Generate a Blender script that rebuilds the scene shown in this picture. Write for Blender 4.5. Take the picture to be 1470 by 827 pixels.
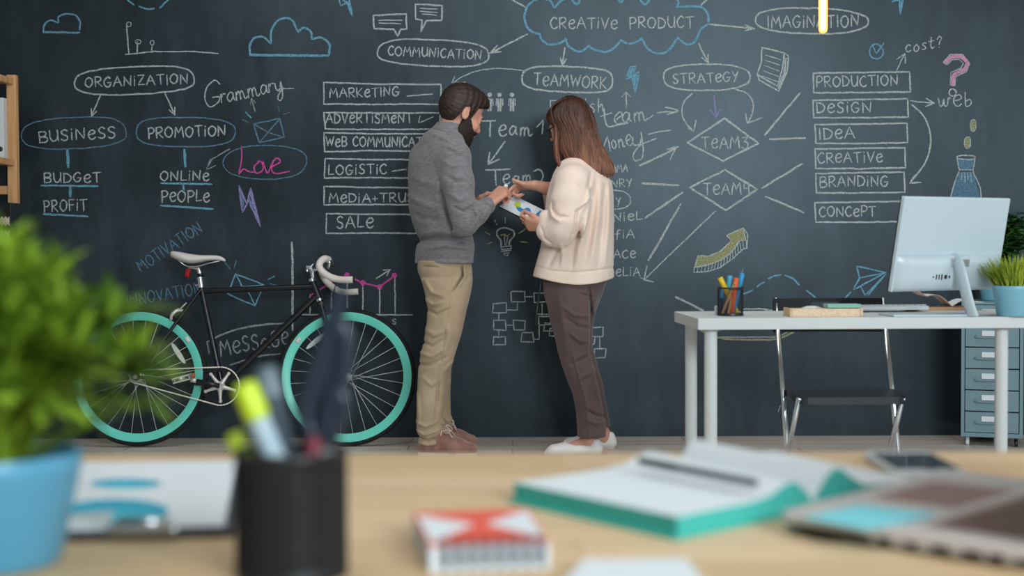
import bpy, bmesh, math, random
import numpy as np
from mathutils import Vector, Matrix, noise as mnoise

for _o in list(bpy.data.objects):
    bpy.data.objects.remove(_o)
SC = bpy.context.scene
COL = SC.collection
random.seed(7)
rng = np.random.default_rng(11)

# ---------------------------------------------------------------- camera
FPX = 2042.0            # focal length in pixels of the 1470 x 827 frame
CAM_H = 0.955
HORIZON = 356.0
PITCH = math.atan((413.5 - HORIZON) / FPX)
ROLL = -math.radians(0.22)
cam_d = bpy.data.cameras.new('camera')
cam_d.sensor_width = 36.0
cam_d.lens = 36.0 * FPX / 1470.0
cam_d.clip_start = 0.05
cam_d.dof.use_dof = True
cam_d.dof.focus_distance = 6.6
cam_d.dof.aperture_fstop = 3.9
cam = bpy.data.objects.new('camera', cam_d)
COL.objects.link(cam)
CAM_R = (Matrix.Rotation(math.pi / 2 - PITCH, 3, 'X') @ Matrix.Rotation(ROLL, 3, 'Z'))
cam.matrix_world = Matrix.Translation((0, 0, CAM_H)) @ CAM_R.to_4x4()
SC.camera = cam

# ---------------------------------------------------------------- light and exposure
SC.view_settings.view_transform = 'Standard'
SC.view_settings.look = 'None'
SC.view_settings.exposure = 0.0
SC.view_settings.gamma = 1.0
SC.view_settings.use_curve_mapping = False
SC.cycles.use_denoising = True
SC.cycles.max_bounces = 6
SC.cycles.sample_clamp_indirect = 4.0
W = bpy.data.worlds.new('daylight')
SC.world = W
W.use_nodes = True
W.node_tree.nodes['Background'].inputs[0].default_value = (0.80, 0.90, 1.0, 1)
W.node_tree.nodes['Background'].inputs[1].default_value = 0.17


def area_light(name, loc, target, sx, sy, power, color):
    d = bpy.data.lights.new(name, 'AREA')
    d.shape = 'RECTANGLE'
    d.size, d.size_y = sx, sy
    d.energy = power
    d.color = color
    o = bpy.data.objects.new(name, d)
    COL.objects.link(o)
    o.location = loc
    o.rotation_euler = (Vector(target) - Vector(loc)).to_track_quat('-Z', 'Y').to_euler()
    return o


area_light('window_daylight', (2.25, -2.5, 2.45), (0.9, 7.0, 1.5), 2.4, 1.3, 290, (0.84, 0.95, 1.0))
area_light('table_fill_light', (-0.3, 0.95, 2.84), (-0.2, 1.0, 0), 2.4, 0.8, 15, (0.98, 0.99, 1.0))  # added fill lamp, brightens the foreground table from above
area_light('floor_fill_light', (0.1, 5.3, 2.84), (0.1, 5.9, 0), 3.4, 0.9, 40, (0.97, 0.98, 1.0))  # added fill lamp, lifts the floor near the board
area_light('side_daylight', (4.7, 2.9, 1.7), (0.6, 5.6, 1.1), 2.6, 1.8, 36, (0.94, 0.98, 1.0))

# ---------------------------------------------------------------- projection helpers
CAMP = Vector((0, 0, CAM_H))


def ray(px, py):
    return CAM_R @ Vector(((px - 735.0) / FPX, -(py - 413.5) / FPX, -1.0))


def at(px, py, Y):
    """point of the vertical plane y = Y that the pixel looks at"""
    d = ray(px, py)
    return CAMP + d * (Y / d.y)


def on_z(px, py, z):
    d = ray(px, py)
    return CAMP + d * ((z - CAM_H) / d.z)


def hit(px, py, p0, n):
    d = ray(px, py)
    return CAMP + d * ((p0 - CAMP).dot(n) / d.dot(n))


# ---------------------------------------------------------------- materials
def lin(c):
    return tuple(((v / 255) / 12.92 if v / 255 <= 0.04045 else ((v / 255 + 0.055) / 1.055) ** 2.4) for v in c) + (1.0,)


class N:
    def __init__(self, m):
        self.t = m.node_tree

    def __call__(self, kind, **kw):
        n = self.t.nodes.new(kind)
        for k, v in kw.items():
            if k.startswith('_'):
                setattr(n, k[1:], v)
            else:
                key = k.replace('__', ' ')
                n.inputs[key].default_value = v
        return n

    def link(self, a, b):
        self.t.links.new(a, b)


def mat(name, rgb, rough=0.6, metal=0.0, spec=0.4, var=0.0, vscale=(8, 8, 8), bump=0.0, bscale=(60, 60, 60),
        rgb2=None, sheen=0.0, sss=0.0, trans=0.0, emit=None, estr=0.0, coat=0.0, detail=4.0, ramp=(0.35, 0.65)):
    m = bpy.data.materials.new(name)
    m.use_nodes = True
    n = N(m)
    b = m.node_tree.nodes['Principled BSDF']
    b.inputs['Base Color'].default_value = lin(rgb)
    b.inputs['Roughness'].default_value = rough
    b.inputs['Metallic'].default_value = metal
    b.inputs['Specular IOR Level'].default_value = spec
    b.inputs['Sheen Weight'].default_value = sheen
    b.inputs['Coat Weight'].default_value = coat
    b.inputs['Transmission Weight'].default_value = trans
    if sss:
        b.inputs['Subsurface Weight'].default_value = sss
        b.inputs['Subsurface Radius'].default_value = (0.012, 0.005, 0.003)
        b.inputs['Subsurface Scale'].default_value = 0.6
    if emit:
        b.inputs['Emission Color'].default_value = lin(emit)
        b.inputs['Emission Strength'].default_value = estr
    tc = n('ShaderNodeTexCoord')
    if var or rgb2:
        mp = n('ShaderNodeMapping', Scale=vscale)
        n.link(tc.outputs['Object'], mp.inputs[0])
        nz = n('ShaderNodeTexNoise', Scale=1.0, Detail=detail)
        n.link(mp.outputs[0], nz.inputs['Vector'])
        r = n('ShaderNodeValToRGB')
        c1 = lin(rgb)
        c2 = lin(rgb2) if rgb2 else tuple(v * (1 - var) for v in c1[:3]) + (1,)
        r.color_ramp.elements[0].position, r.color_ramp.elements[1].position = ramp
        r.color_ramp.elements[0].color = c2
        r.color_ramp.elements[1].color = c1
        n.link(nz.outputs[0], r.inputs[0])
        n.link(r.outputs[0], b.inputs['Base Color'])
    if bump:
        mp = n('ShaderNodeMapping', Scale=bscale)
        n.link(tc.outputs['Object'], mp.inputs[0])
        nz = n('ShaderNodeTexNoise', Scale=1.0, Detail=3.0)
        n.link(mp.outputs[0], nz.inputs['Vector'])
        bp = n('ShaderNodeBump', Strength=bump, Distance=0.004)
        n.link(nz.outputs[0], bp.inputs['Height'])
        n.link(bp.outputs[0], b.inputs['Normal'])
    return m


# ---------------------------------------------------------------- object helpers
def tag(o, label=None, cat=None, group=None, kind=None):
    if label:
        o['label'] = label
    if cat:
        o['category'] = cat
    if group:
        o['group'] = group
    if kind:
        o['kind'] = kind
    return o


def empty(name, loc, rz=0.0, label=None, cat=None, group=None):
    o = bpy.data.objects.new(name, None)
    o.empty_display_size = 0.05
    COL.objects.link(o)
    o.location = loc
    o.rotation_euler = (0, 0, rz)
    return tag(o, label, cat, group)


def abs_loc(o):
    v = Vector((0, 0, 0))
    while o is not None:
        v += o.location
        o = o.parent
    return v


def copy_tree(o, parent=None):
    c = o.copy()
    COL.objects.link(c)
    c.parent = parent
    for ch in list(o.children):
        copy_tree(ch, c)
    return c


class MB:
    """collects shapes into one mesh"""

    def __init__(self):
        self.v, self.f, self.s, self.mi = [], [], [], []
        self.m = 0

    def add(self, verts, faces, smooth=True):
        o = len(self.v)
        self.v += [tuple(p) for p in verts]
        self.f += [tuple(i + o for i in f) for f in faces]
        self.s += [smooth] * len(faces)
        self.mi += [self.m] * len(faces)
        return self

    def box(self, c, size, R=None, bev=0.0, seg=2):
        bm = bmesh.new()
        bmesh.ops.create_cube(bm, size=1.0)
        for v in bm.verts:
            v.co = Vector((v.co.x * size[0], v.co.y * size[1], v.co.z * size[2]))
        if bev > 0:
            bmesh.ops.bevel(bm, geom=list(bm.edges), offset=bev, segments=seg, profile=0.5, affect='EDGES', clamp_overlap=True)
        return self.bm(bm, Matrix.Translation(c) @ (R.to_4x4() if R is not None else Matrix.Identity(4)), smooth=False)

    def bm(self, bm, M=None, smooth=True):
        bm.verts.index_update()
        vs = [(M @ v.co if M is not None else v.co.copy()) for v in bm.verts]
        fs = [[v.index for v in f.verts] for f in bm.faces]
        bm.free()
        return self.add(vs, fs, smooth)

    def tube(self, pts, r, seg=10, caps=True, flat=None, closed=False, smooth=True):
        """tube along pts; r a number or list; flat=(vector, factor) squashes the section along the vector"""
        pts = [Vector(p) for p in pts]
        n = len(pts)
        rs = r if isinstance(r, (list, tuple, np.ndarray)) else [r] * n
        vs, fs = [], []
        up = None
        for i in range(n):
            if closed:
                t = pts[(i + 1) % n] - pts[i - 1]
            else:
                t = pts[min(i + 1, n - 1)] - pts[max(i - 1, 0)]
            if t.length < 1e-9:
                t = Vector((0, 0, 1))
            t.normalize()
            if up is None:
                up = t.orthogonal().normalized()
                if flat is not None:
                    q = Vector(flat[0])
                    q = q - t * q.dot(t)
                    if q.length > 1e-6:
                        up = q.normalized()
            up = up - t * up.dot(t)
            if up.length < 1e-6:
                up = t.orthogonal()
            up.normalize()
            w = t.cross(up)
            fk = flat[1] if flat is not None else 1.0
            for k in range(seg):
                a = 2 * math.pi * k / seg
                vs.append(pts[i] + up * (math.cos(a) * rs[i] * fk) + w * (math.sin(a) * rs[i]))
        m = n if closed else n - 1
        for i in range(m):
            j = (i + 1) % n
            for k in range(seg):
                k2 = (k + 1) % seg
                fs.append((i * seg + k, i * seg + k2, j * seg + k2, j * seg + k))
        if caps and not closed:
            fs.append(tuple(reversed(range(seg))))
            fs.append(tuple((n - 1) * seg + k for k in range(seg)))
        return self.add(vs, fs, smooth)

    def lathe(self, prof, c=(0, 0, 0), seg=40, M=None, close=False):
        """prof: list of (r, z) turned about z"""
        vs, fs = [], []
        c = Vector(c)
        n = len(prof)
        for (r, z) in prof:
            for k in range(seg):
                a = 2 * math.pi * k / seg
                p = Vector((r * math.cos(a), r * math.sin(a), z))
                vs.append((M @ p if M is not None else p) + c)
        for i in range(n if close else n - 1):
            j = (i + 1) % n
            for k in range(seg):
                k2 = (k + 1) % seg
                fs.append((i * seg + k, i * seg + k2, j * seg + k2, j * seg + k))
        if not close:
            if prof[0][0] > 1e-6:
                fs.append(tuple(reversed(range(seg))))
            if prof[-1][0] > 1e-6:
                fs.append(tuple((n - 1) * seg + k for k in range(seg)))
        return self.add(vs, fs, True)

    def prism(self, outline, ax, ay, o, depth, smooth=False):
        """2D outline (u, v) placed at o + u*ax + v*ay and extruded by the vector depth"""
        ax, ay, o, depth = Vector(ax), Vector(ay), Vector(o), Vector(depth)
        n = len(outline)
        a = [o + ax * u + ay * v for u, v in outline]
        b = [p + depth for p in a]
        fs = [tuple(range(n)), tuple(reversed(range(n, 2 * n)))]
        self.add(a + b, fs, smooth)
        vs = a + b
        self.add(vs, [(i, i + n, (i + 1) % n + n, (i + 1) % n) for i in range(n)], smooth)
        return self

    def sheet(self, P, thick=None):
        """grid of points P[i][j]; with thick (a vector) it becomes a closed slab"""
        ni, nj = len(P), len(P[0])
        vs = [Vector(p) for row in P for p in row]
        fs = [(i * nj + j, i * nj + j + 1, (i + 1) * nj + j + 1, (i + 1) * nj + j) for i in range(ni - 1) for j in range(nj - 1)]
        if thick is None:
            return self.add(vs, fs, True)
        t = Vector(thick)
        o = len(vs)
        vs2 = vs + [p + t for p in vs]
        fs2 = list(fs) + [tuple(reversed([i + o for i in f])) for f in fs]
        rim = [(0, j) for j in range(nj)] + [(i, nj - 1) for i in range(1, ni)] + [(ni - 1, j) for j in range(nj - 2, -1, -1)] + [(i, 0) for i in range(ni - 2, 0, -1)]
        ids = [i * nj + j for i, j in rim]
        for q in range(len(ids)):
            a, b = ids[q], ids[(q + 1) % len(ids)]
            fs2.append((a, a + o, b + o, b))
        return self.add(vs2, fs2, True)

    def build(self, name, mats, parent=None, local=False, fix=True, auto=None):
        me = bpy.data.meshes.new(name)
        off = Vector((0, 0, 0)) if local else abs_loc(parent)
        me.from_pydata([tuple(Vector(p) - off) for p in self.v], [], self.f)
        me.polygons.foreach_set('use_smooth', self.s)
        if not isinstance(mats, (list, tuple)):
            mats = [mats]
        for m in mats:
            me.materials.append(m)
        if len(mats) > 1:
            me.polygons.foreach_set('material_index', self.mi)
        if fix:
            bm = bmesh.new()
            bm.from_mesh(me)
            bmesh.ops.recalc_face_normals(bm, faces=bm.faces)
            bm.to_mesh(me)
            bm.free()
        me.update()
        if auto is not None:
            me.polygons.foreach_set('use_smooth', [True] * len(me.polygons))
            try:
                me.set_sharp_from_angle(angle=math.radians(auto))
            except Exception:
                pass
        o = bpy.data.objects.new(name, me)
        COL.objects.link(o)
        o.parent = parent
        return o


def top(o, loc=None):
    """move a top-level mesh's origin to loc (default: the middle of its base)"""
    me = o.data
    n = len(me.vertices)
    a = np.empty(n * 3, dtype=np.float32)
    me.vertices.foreach_get('co', a)
    a = a.reshape(-1, 3)
    if loc is None:
        loc = np.array([(a[:, 0].min() + a[:, 0].max()) / 2, (a[:, 1].min() + a[:, 1].max()) / 2, a[:, 2].min()])
    a -= np.array(loc, dtype=np.float32)
    me.vertices.foreach_set('co', a.ravel())
    o.location = [float(v) for v in loc]
    me.update()
    return o


def rotz(a):
    return Matrix.Rotation(a, 3, 'Z')


def crom(pts, n=8, closed=False):
    """smooth curve through the points"""
    P = [Vector(p) for p in pts]
    out = []
    L = len(P)
    m = L if closed else L - 1
    for i in range(m):
        if closed:
            p0, p1, p2, p3 = P[i - 1], P[i], P[(i + 1) % L], P[(i + 2) % L]
        else:
            p1, p2 = P[i], P[i + 1]
            p0 = P[i - 1] if i > 0 else p1 * 2 - p2
            p3 = P[i + 2] if i + 2 < L else p2 * 2 - p1
        for k in range(n):
            t = k / n
            out.append(0.5 * ((2 * p1) + (p2 - p0) * t + (2 * p0 - 5 * p1 + 4 * p2 - p3) * t * t + (3 * p1 - p0 - 3 * p2 + p3) * t ** 3))
    if not closed:
        out.append(P[-1])
    return out
# ================================================================= the room
YW = 7.165
XL, XR = -3.9, 4.9
ZC = 2.9

m_board = mat('chalkboard_paint', (40, 47, 52), rough=0.36, spec=0.44)
m_board.node_tree.nodes['Principled BSDF'].inputs['Specular Tint'].default_value = (0.74, 0.94, 1.08, 1)
n = N(m_board)
_b = m_board.node_tree.nodes['Principled BSDF']
_tc = n('ShaderNodeTexCoord')
_m1 = n('ShaderNodeMapping', Scale=(0.8, 0.8, 1.1))
n.link(_tc.outputs['Object'], _m1.inputs[0])
_n1 = n('ShaderNodeTexNoise', Scale=1.0, Detail=7.0, Roughness=0.62, Distortion=0.5)
n.link(_m1.outputs[0], _n1.inputs['Vector'])
_m2 = n('ShaderNodeMapping', Scale=(6.0, 6.0, 1.6), Rotation=(0, 0.5, 0))
n.link(_tc.outputs['Object'], _m2.inputs[0])
_n2 = n('ShaderNodeTexNoise', Scale=1.0, Detail=6.0, Roughness=0.7)
n.link(_m2.outputs[0], _n2.inputs['Vector'])
_mx = n('ShaderNodeMath', _operation='MULTIPLY')
n.link(_n1.outputs[0], _mx.inputs[0])
n.link(_n2.outputs[0], _mx.inputs[1])
_r = n('ShaderNodeValToRGB')
_r.color_ramp.elements[0].position = 0.16
_r.color_ramp.elements[0].color = lin((26, 31, 34))
_r.color_ramp.elements[1].position = 0.46
_r.color_ramp.elements[1].color = lin((54, 66, 74))
n.link(_mx.outputs[0], _r.inputs[0])
n.link(_r.outputs[0], _b.inputs['Base Color'])

mb = MB()
mb.box(((XL + XR) / 2, YW + 0.06, ZC / 2), (XR - XL, 0.12, ZC))
wall = tag(mb.build('wall_back', m_board), label='dark chalkboard wall covered in chalk diagrams behind the two people', kind='structure')

# grey wood plank floor
m_floor = mat('grey_oak_floor', (200, 190, 180), rough=0.38, spec=0.5)
n = N(m_floor)
_b = m_floor.node_tree.nodes['Principled BSDF']
_tc = n('ShaderNodeTexCoord')
_br = n('ShaderNodeTexBrick', Scale=1.0, Mortar__Size=0.0025, Brick__Width=1.35, Row__Height=0.14)
_br.offset = 0.37
_br.inputs['Color1'].default_value = lin((224, 216, 206))
_br.inputs['Color2'].default_value = lin((206, 196, 186))
_br.inputs['Mortar'].default_value = lin((120, 110, 102))
n.link(_tc.outputs['Object'], _br.inputs['Vector'])
_mp = n('ShaderNodeMapping', Scale=(2.0, 42.0, 1.0))
n.link(_tc.outputs['Object'], _mp.inputs[0])
_nz = n('ShaderNodeTexNoise', Scale=1.0, Detail=6.0, Roughness=0.65)
n.link(_mp.outputs[0], _nz.inputs['Vector'])
_rr = n('ShaderNodeValToRGB')
_rr.color_ramp.elements[0].position = 0.3
_rr.color_ramp.elements[0].color = (0.74, 0.71, 0.68, 1)
_rr.color_ramp.elements[1].position = 0.68
_rr.color_ramp.elements[1].color = (1.12, 1.1, 1.08, 1)
n.link(_nz.outputs[0], _rr.inputs[0])
_mm = n('ShaderNodeMix', _data_type='RGBA', _blend_type='MULTIPLY')
_mm.inputs[0].default_value = 1.0
n.link(_br.outputs[0], _mm.inputs[6])
n.link(_rr.outputs[0], _mm.inputs[7])
n.link(_mm.outputs[2], _b.inputs['Base Color'])
mb = MB()
mb.box(((XL + XR) / 2, YW / 2 - 0.55, -0.05), (XR - XL, YW + 1.1 + 0.24, 0.1))
tag(mb.build('floor', m_floor), label='grey brown wood plank floor', kind='structure')

m_ceil = mat('white_ceiling', (225, 225, 222), rough=0.9)
mb = MB()
mb.box(((XL + XR) / 2, YW / 2 - 0.55, ZC + 0.05), (XR - XL, YW + 1.34, 0.1))
tag(mb.build('ceiling', m_ceil), label='plain white ceiling', kind='structure')
m_plaster = mat('pale_plaster', (205, 206, 205), rough=0.9)
mb = MB()
mb.box((XL - 0.06, YW / 2 - 0.55, ZC / 2), (0.12, YW + 1.34, ZC))
tag(mb.build('wall_left', m_plaster), label='pale plaster side wall on the left', kind='structure')

# ================================================================= chalk
CHALK = {}


def chalk_mat(name, rgb, cover=0.62):
    m = mat(name, rgb, rough=0.95, spec=0.05)
    n = N(m)
    b = m.node_tree.nodes['Principled BSDF']
    tc = n('ShaderNodeTexCoord')
    mp = n('ShaderNodeMapping', Scale=(170, 170, 170))
    n.link(tc.outputs['Object'], mp.inputs[0])
    nz = n('ShaderNodeTexNoise', Scale=1.0, Detail=3.0, Roughness=0.7)
    n.link(mp.outputs[0], nz.inputs['Vector'])
    r = n('ShaderNodeValToRGB')
    r.color_ramp.elements[0].position = 0.30
    r.color_ramp.elements[0].color = lin((44, 52, 57))
    r.color_ramp.elements[1].position = 0.30 + 0.5 * (1.25 - cover)
    r.color_ramp.elements[1].color = lin(rgb)
    n.link(nz.outputs[0], r.inputs[0])
    n.link(r.outputs[0], b.inputs['Base Color'])
    return m


CHALK['w'] = chalk_mat('white_chalk', (186, 194, 195), 0.72)
CHALK['g'] = chalk_mat('faint_white_chalk', (176, 184, 186), 0.55)
CHALK['b'] = chalk_mat('blue_chalk', (116, 172, 198), 0.72)
CHALK['d'] = chalk_mat('faint_blue_chalk', (108, 146, 172), 0.6)
CHALK['p'] = chalk_mat('pink_chalk', (206, 84, 158), 0.85)
CHALK['q'] = chalk_mat('dusty_pink_chalk', (204, 150, 178), 0.85)
CHALK['v'] = chalk_mat('violet_chalk', (150, 142, 196), 0.75)
CHALK['y'] = chalk_mat('yellow_chalk', (174, 176, 128), 0.6)
CHALK['k'] = m_board

_layer = [0]


def board(p):
    _layer[0] += 1
    return at(p[0], p[1], YW)


class Chalk:
    """strokes of chalk lying on the board, given in the photo's pixels"""

    def __init__(self):
        self.mb = MB()
        self.cols = []

    def _mi(self, c):
        if c not in self.cols:
            self.cols.append(c)
        self.mb.m = self.cols.index(c)

    def line(self, pts, c='w', w=2.2, curve=False, closed=False):
        self._mi(c)
        P = [Vector((x, y, 0)) for x, y in pts]
        if closed and not curve:
            P.append(P[0])
        if curve:
            P = crom(P, 7, closed)
            if closed:
                P.append(P[0])
        # resample
        Q = [P[0]]
        for a, b in zip(P[:-1], P[1:]):
            L = (b - a).length
            k = max(1, int(L / 5.0))
            Q += [a + (b - a) * (i / k) for i in range(1, k + 1)]
        _layer[0] += 1
        Y0 = YW - 0.0006 - (_layer[0] % 40) * 0.00002
        A, B = [], []
        nq = len(Q)
        ph = random.random() * 50
        for i in range(nq):
            t = Q[min(i + 1, nq - 1)] - Q[max(i - 1, 0)]
            if t.length < 1e-6:
                t = Vector((1, 0, 0))
            t.normalize()
            nn = Vector((-t.y, t.x, 0))
            jit = mnoise.noise(Vector((Q[i].x * 0.11 + ph, Q[i].y * 0.11, ph)))
            hw = w * 0.5 * (1.0 + 0.32 * mnoise.noise(Vector((Q[i].x * 0.3, Q[i].y * 0.3, ph))))
            c0 = Q[i] + nn * (jit * 0.7)
            if i == 0:
                c0 = c0 - t * w * 0.3
                hw *= 0.7
            if i == nq - 1:
                c0 = c0 + t * w * 0.3
                hw *= 0.7
            a, b = c0 + nn * hw, c0 - nn * hw
            Y = Y0 - i * 0.000004
            A.append(at(a.x, a.y, Y))
            B.append(at(b.x, b.y, Y))
        o = A + B
        self.mb.add(o, [(i, i + 1, nq + i + 1, nq + i) for i in range(nq - 1)], False)
        return self

    def fill(self, pts, c='w', curve=False):
        self._mi(c)
        P = [Vector((x, y, 0)) for x, y in pts]
        if curve:
            P = crom(P, 6, True)
        _layer[0] += 1
        Y = YW - 0.0004 - (_layer[0] % 400) * 0.0000004
        self.mb.add([at(p.x, p.y, Y) for p in P], [tuple(range(len(P)))], False)
        return self

    def arrow(self, a, b, c='w', w=2.2, head=11, spread=0.42):
        self.line([a, b], c, w)
        d = Vector((a[0] - b[0], a[1] - b[1], 0)).normalized()
        for s in (-1, 1):
            q = Matrix.Rotation(s * spread, 3, 'Z') @ d
            self.line([(b[0] + q.x * head, b[1] + q.y * head), b], c, w)
        return self

    def oval(self, cx, cy, rx, ry, c='w', w=2.2, rot=0.0, p=2.6, ph=0.0):
        pts = []
        for k in range(26):
            a = 2 * math.pi * k / 26 + ph
            ca, sa = math.cos(a), math.sin(a)
            x = rx * math.copysign(abs(ca) ** (2 / p), ca) * (1 + 0.02 * math.sin(3 * a + cx))
            y = ry * math.copysign(abs(sa) ** (2 / p), sa) * (1 + 0.05 * math.sin(2 * a + cy))
            pts.append((cx + x * math.cos(rot) - y * math.sin(rot), cy + x * math.sin(rot) + y * math.cos(rot)))
        return self.line(pts, c, w, curve=True, closed=True)

    def rect(self, pts, c='w', w=2.0):
        return self.line(list(pts), c, w, closed=True)

    def done(self, name, label=None):
        o = self.mb.build(name, [CHALK[c] for c in self.cols], wall, fix=False)
        for pl in o.data.polygons:
            pl.use_smooth = False
        if label:
            o['label'] = label
        return o


# single-stroke hand lettering: glyph -> (width, [(curved, points)...]) with y up, cap height 1
G = {
    'A': (.8, [(0, [(0, 0), (.4, 1), (.8, 0)]), (0, [(.15, .36), (.68, .4)])]),
    'B': (.68, [(0, [(.06, 0), (.04, 1)]), (1, [(.04, .98), (.5, .95), (.6, .75), (.45, .56), (.08, .52)]), (1, [(.08, .52), (.55, .48), (.68, .24), (.5, .03), (.04, 0)])]),
    'C': (.66, [(1, [(.62, .86), (.4, 1), (.1, .75), (.02, .42), (.2, .06), (.46, .02), (.66, .16)])]),
    'D': (.72, [(0, [(.06, 0), (.04, 1)]), (1, [(.0, .98), (.42, .9), (.7, .55), (.5, .12), (.02, .02)])]),
    'E': (.58, [(0, [(.56, .98), (.05, 1), (.04, .02), (.58, .04)]), (0, [(.05, .52), (.46, .54)])]),
    'F': (.6, [(0, [(.06, 0), (.04, 1), (.6, .98)]), (0, [(.06, .52), (.5, .54)])]),
    'G': (.74, [(1, [(.64, .86), (.4, 1), (.1, .76), (.02, .4), (.2, .05), (.5, .04), (.68, .3)]), (0, [(.38, .42), (.74, .42), (.56, .2)])]),
    'H': (.7, [(0, [(.04, 0), (.04, 1)]), (0, [(.66, 0), (.66, 1)]), (0, [(.04, .5), (.66, .52)])]),
    'I': (.16, [(0, [(.08, 0), (.06, 1)])]),
    'i': (.2, [(0, [(.08, 0), (.1, .68)]), (0, [(.1, .9), (.12, .98)])]),
    'K': (.66, [(0, [(.06, 0), (.06, 1)]), (0, [(.6, .96), (.08, .46), (.66, .02)])]),
    'L': (.58, [(0, [(.1, 1), (.04, .02), (.58, .06)])]),
    'M': (.92, [(0, [(.02, 0), (.14, 1), (.44, .4), (.76, 1), (.9, 0)])]),
    'N': (.78, [(0, [(.05, 0), (.06, .98), (.66, .04), (.74, 1)])]),
    'O': (.8, [(1, [(.4, 1), (.08, .72), (.06, .28), (.4, 0), (.72, .3), (.74, .74), (.42, 1.0)])]),
    'P': (.62, [(0, [(.06, -.04), (.05, 1)]), (1, [(.0, .96), (.42, 1), (.62, .76), (.44, .5), (.08, .44)])]),
    'R': (.68, [(0, [(.06, 0), (.05, 1)]), (1, [(.0, .96), (.44, 1), (.6, .76), (.42, .54), (.08, .46)]), (0, [(.2, .46), (.68, .0)])]),
    'S': (.6, [(1, [(.56, .88), (.34, 1), (.08, .8), (.22, .56), (.5, .4), (.52, .14), (.28, 0), (.02, .14)])]),
    'T': (.74, [(0, [(.0, .96), (.74, 1)]), (0, [(.36, .97), (.38, 0)])]),
    'U': (.7, [(1, [(.04, 1), (.04, .4), (.24, .02), (.54, .12), (.66, .5), (.66, 1)]), (0, [(.66, .6), (.7, 0)])]),
    'Y': (.66, [(0, [(.04, 1), (.3, .5), (.64, 1)]), (0, [(.62, .96), (.2, -.06)])]),
    'V': (.68, [(0, [(.0, 1), (.32, 0), (.68, 1)])]),
    'W': (1.0, [(0, [(.0, 1), (.24, .02), (.5, .8), (.72, .02), (1.0, 1)])]),
    'Z': (.7, [(0, [(.06, .98), (.66, .98), (.04, .02), (.7, .04)])]),
    'e': (.62, [(1, [(.06, .4), (.4, .44), (.6, .58), (.46, .8), (.2, .72), (.04, .4), (.16, .06), (.4, .0), (.62, .14)])]),
    'a': (.66, [(1, [(.54, .54), (.3, .62), (.04, .3), (.18, .0), (.42, .16), (.56, .5)]), (1, [(.56, .58), (.54, .14), (.66, .02)])]),
    'm': (.96, [(1, [(.02, 0), (.08, .58), (.1, .4), (.26, .6), (.36, .46), (.36, .02)]), (1, [(.36, .36), (.54, .6), (.66, .44), (.68, .08), (.8, .0), (.96, .14)])]),
    'n': (.66, [(1, [(.02, 0), (.08, .58), (.1, .38), (.32, .6), (.46, .42), (.48, .06), (.66, .06)])]),
    'o': (.6, [(1, [(.3, .6), (.06, .36), (.12, .04), (.38, .0), (.54, .3), (.36, .58), (.28, .6)])]),
    'r': (.46, [(1, [(.02, 0), (.08, .58), (.1, .36), (.24, .56), (.46, .56)])]),
    's': (.48, [(1, [(.44, .54), (.26, .6), (.1, .46), (.3, .3), (.4, .12), (.2, .0), (.0, .08)])]),
    't': (.5, [(1, [(.2, 1), (.18, .3), (.28, .0), (.5, .1)]), (0, [(.0, .62), (.46, .66)])]),
    'h': (.6, [(1, [(.04, 0), (.14, 1), (.1, .36), (.34, .58), (.46, .4), (.46, .04), (.6, .04)])]),
    'w': (.9, [(1, [(.0, .6), (.14, .02), (.3, .1), (.42, .5), (.46, .06), (.64, .06), (.78, .6), (.9, .52)])]),
    'v': (.6, [(1, [(.0, .58), (.22, .0), (.46, .6), (.6, .54)])]),
    'b': (.6, [(1, [(.1, 1), (.08, .1), (.3, .0), (.54, .24), (.4, .5), (.12, .36)])]),
    'c': (.52, [(1, [(.48, .5), (.26, .6), (.04, .3), (.2, .0), (.52, .1)])]),
    'y': (.7, [(1, [(.04, .6), (.12, .14), (.34, .1), (.54, .58)]), (1, [(.56, .62), (.5, -.2), (.28, -.62), (.02, -.5), (.22, -.16), (.7, .16)])]),
    'f': (.5, [(1, [(.5, .9), (.32, 1), (.2, .7), (.2, .1), (.12, -.2)]), (0, [(.02, .46), (.44, .5)])]),
    'l': (.3, [(1, [(.12, 1), (.08, .2), (.16, .0), (.3, .06)])]),
    'g': (.62, [(1, [(.52, .54), (.26, .62), (.04, .3), (.2, .06), (.44, .2), (.54, .56)]), (1, [(.54, .58), (.5, -.2), (.24, -.4), (.02, -.24)])]),
    '1': (.5, [(0, [(.0, .66), (.36, 1), (.36, 0)])]),
    '2': (.6, [(1, [(.04, .78), (.3, 1), (.56, .74), (.4, .4), (.02, .02), (.6, .04)])]),
    '3': (.62, [(0, [(.04, .94), (.6, .98), (.26, .6)]), (1, [(.26, .6), (.56, .5), (.56, .16), (.3, -.04), (.02, .12)])]),
    '4': (.6, [(0, [(.1, 1), (.06, .5), (.56, .52)]), (0, [(.5, 1), (.56, -.06)])]),
    '?': (.5, [(1, [(.06, .76), (.3, 1), (.5, .78), (.32, .5), (.26, .28)]), (0, [(.25, .06), (.27, .0)])]),
    '+': (.5, [(0, [(.02, .4), (.48, .42)]), (0, [(.25, .64), (.25, .16)])]),
    ' ': (.4, []),
}


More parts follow.
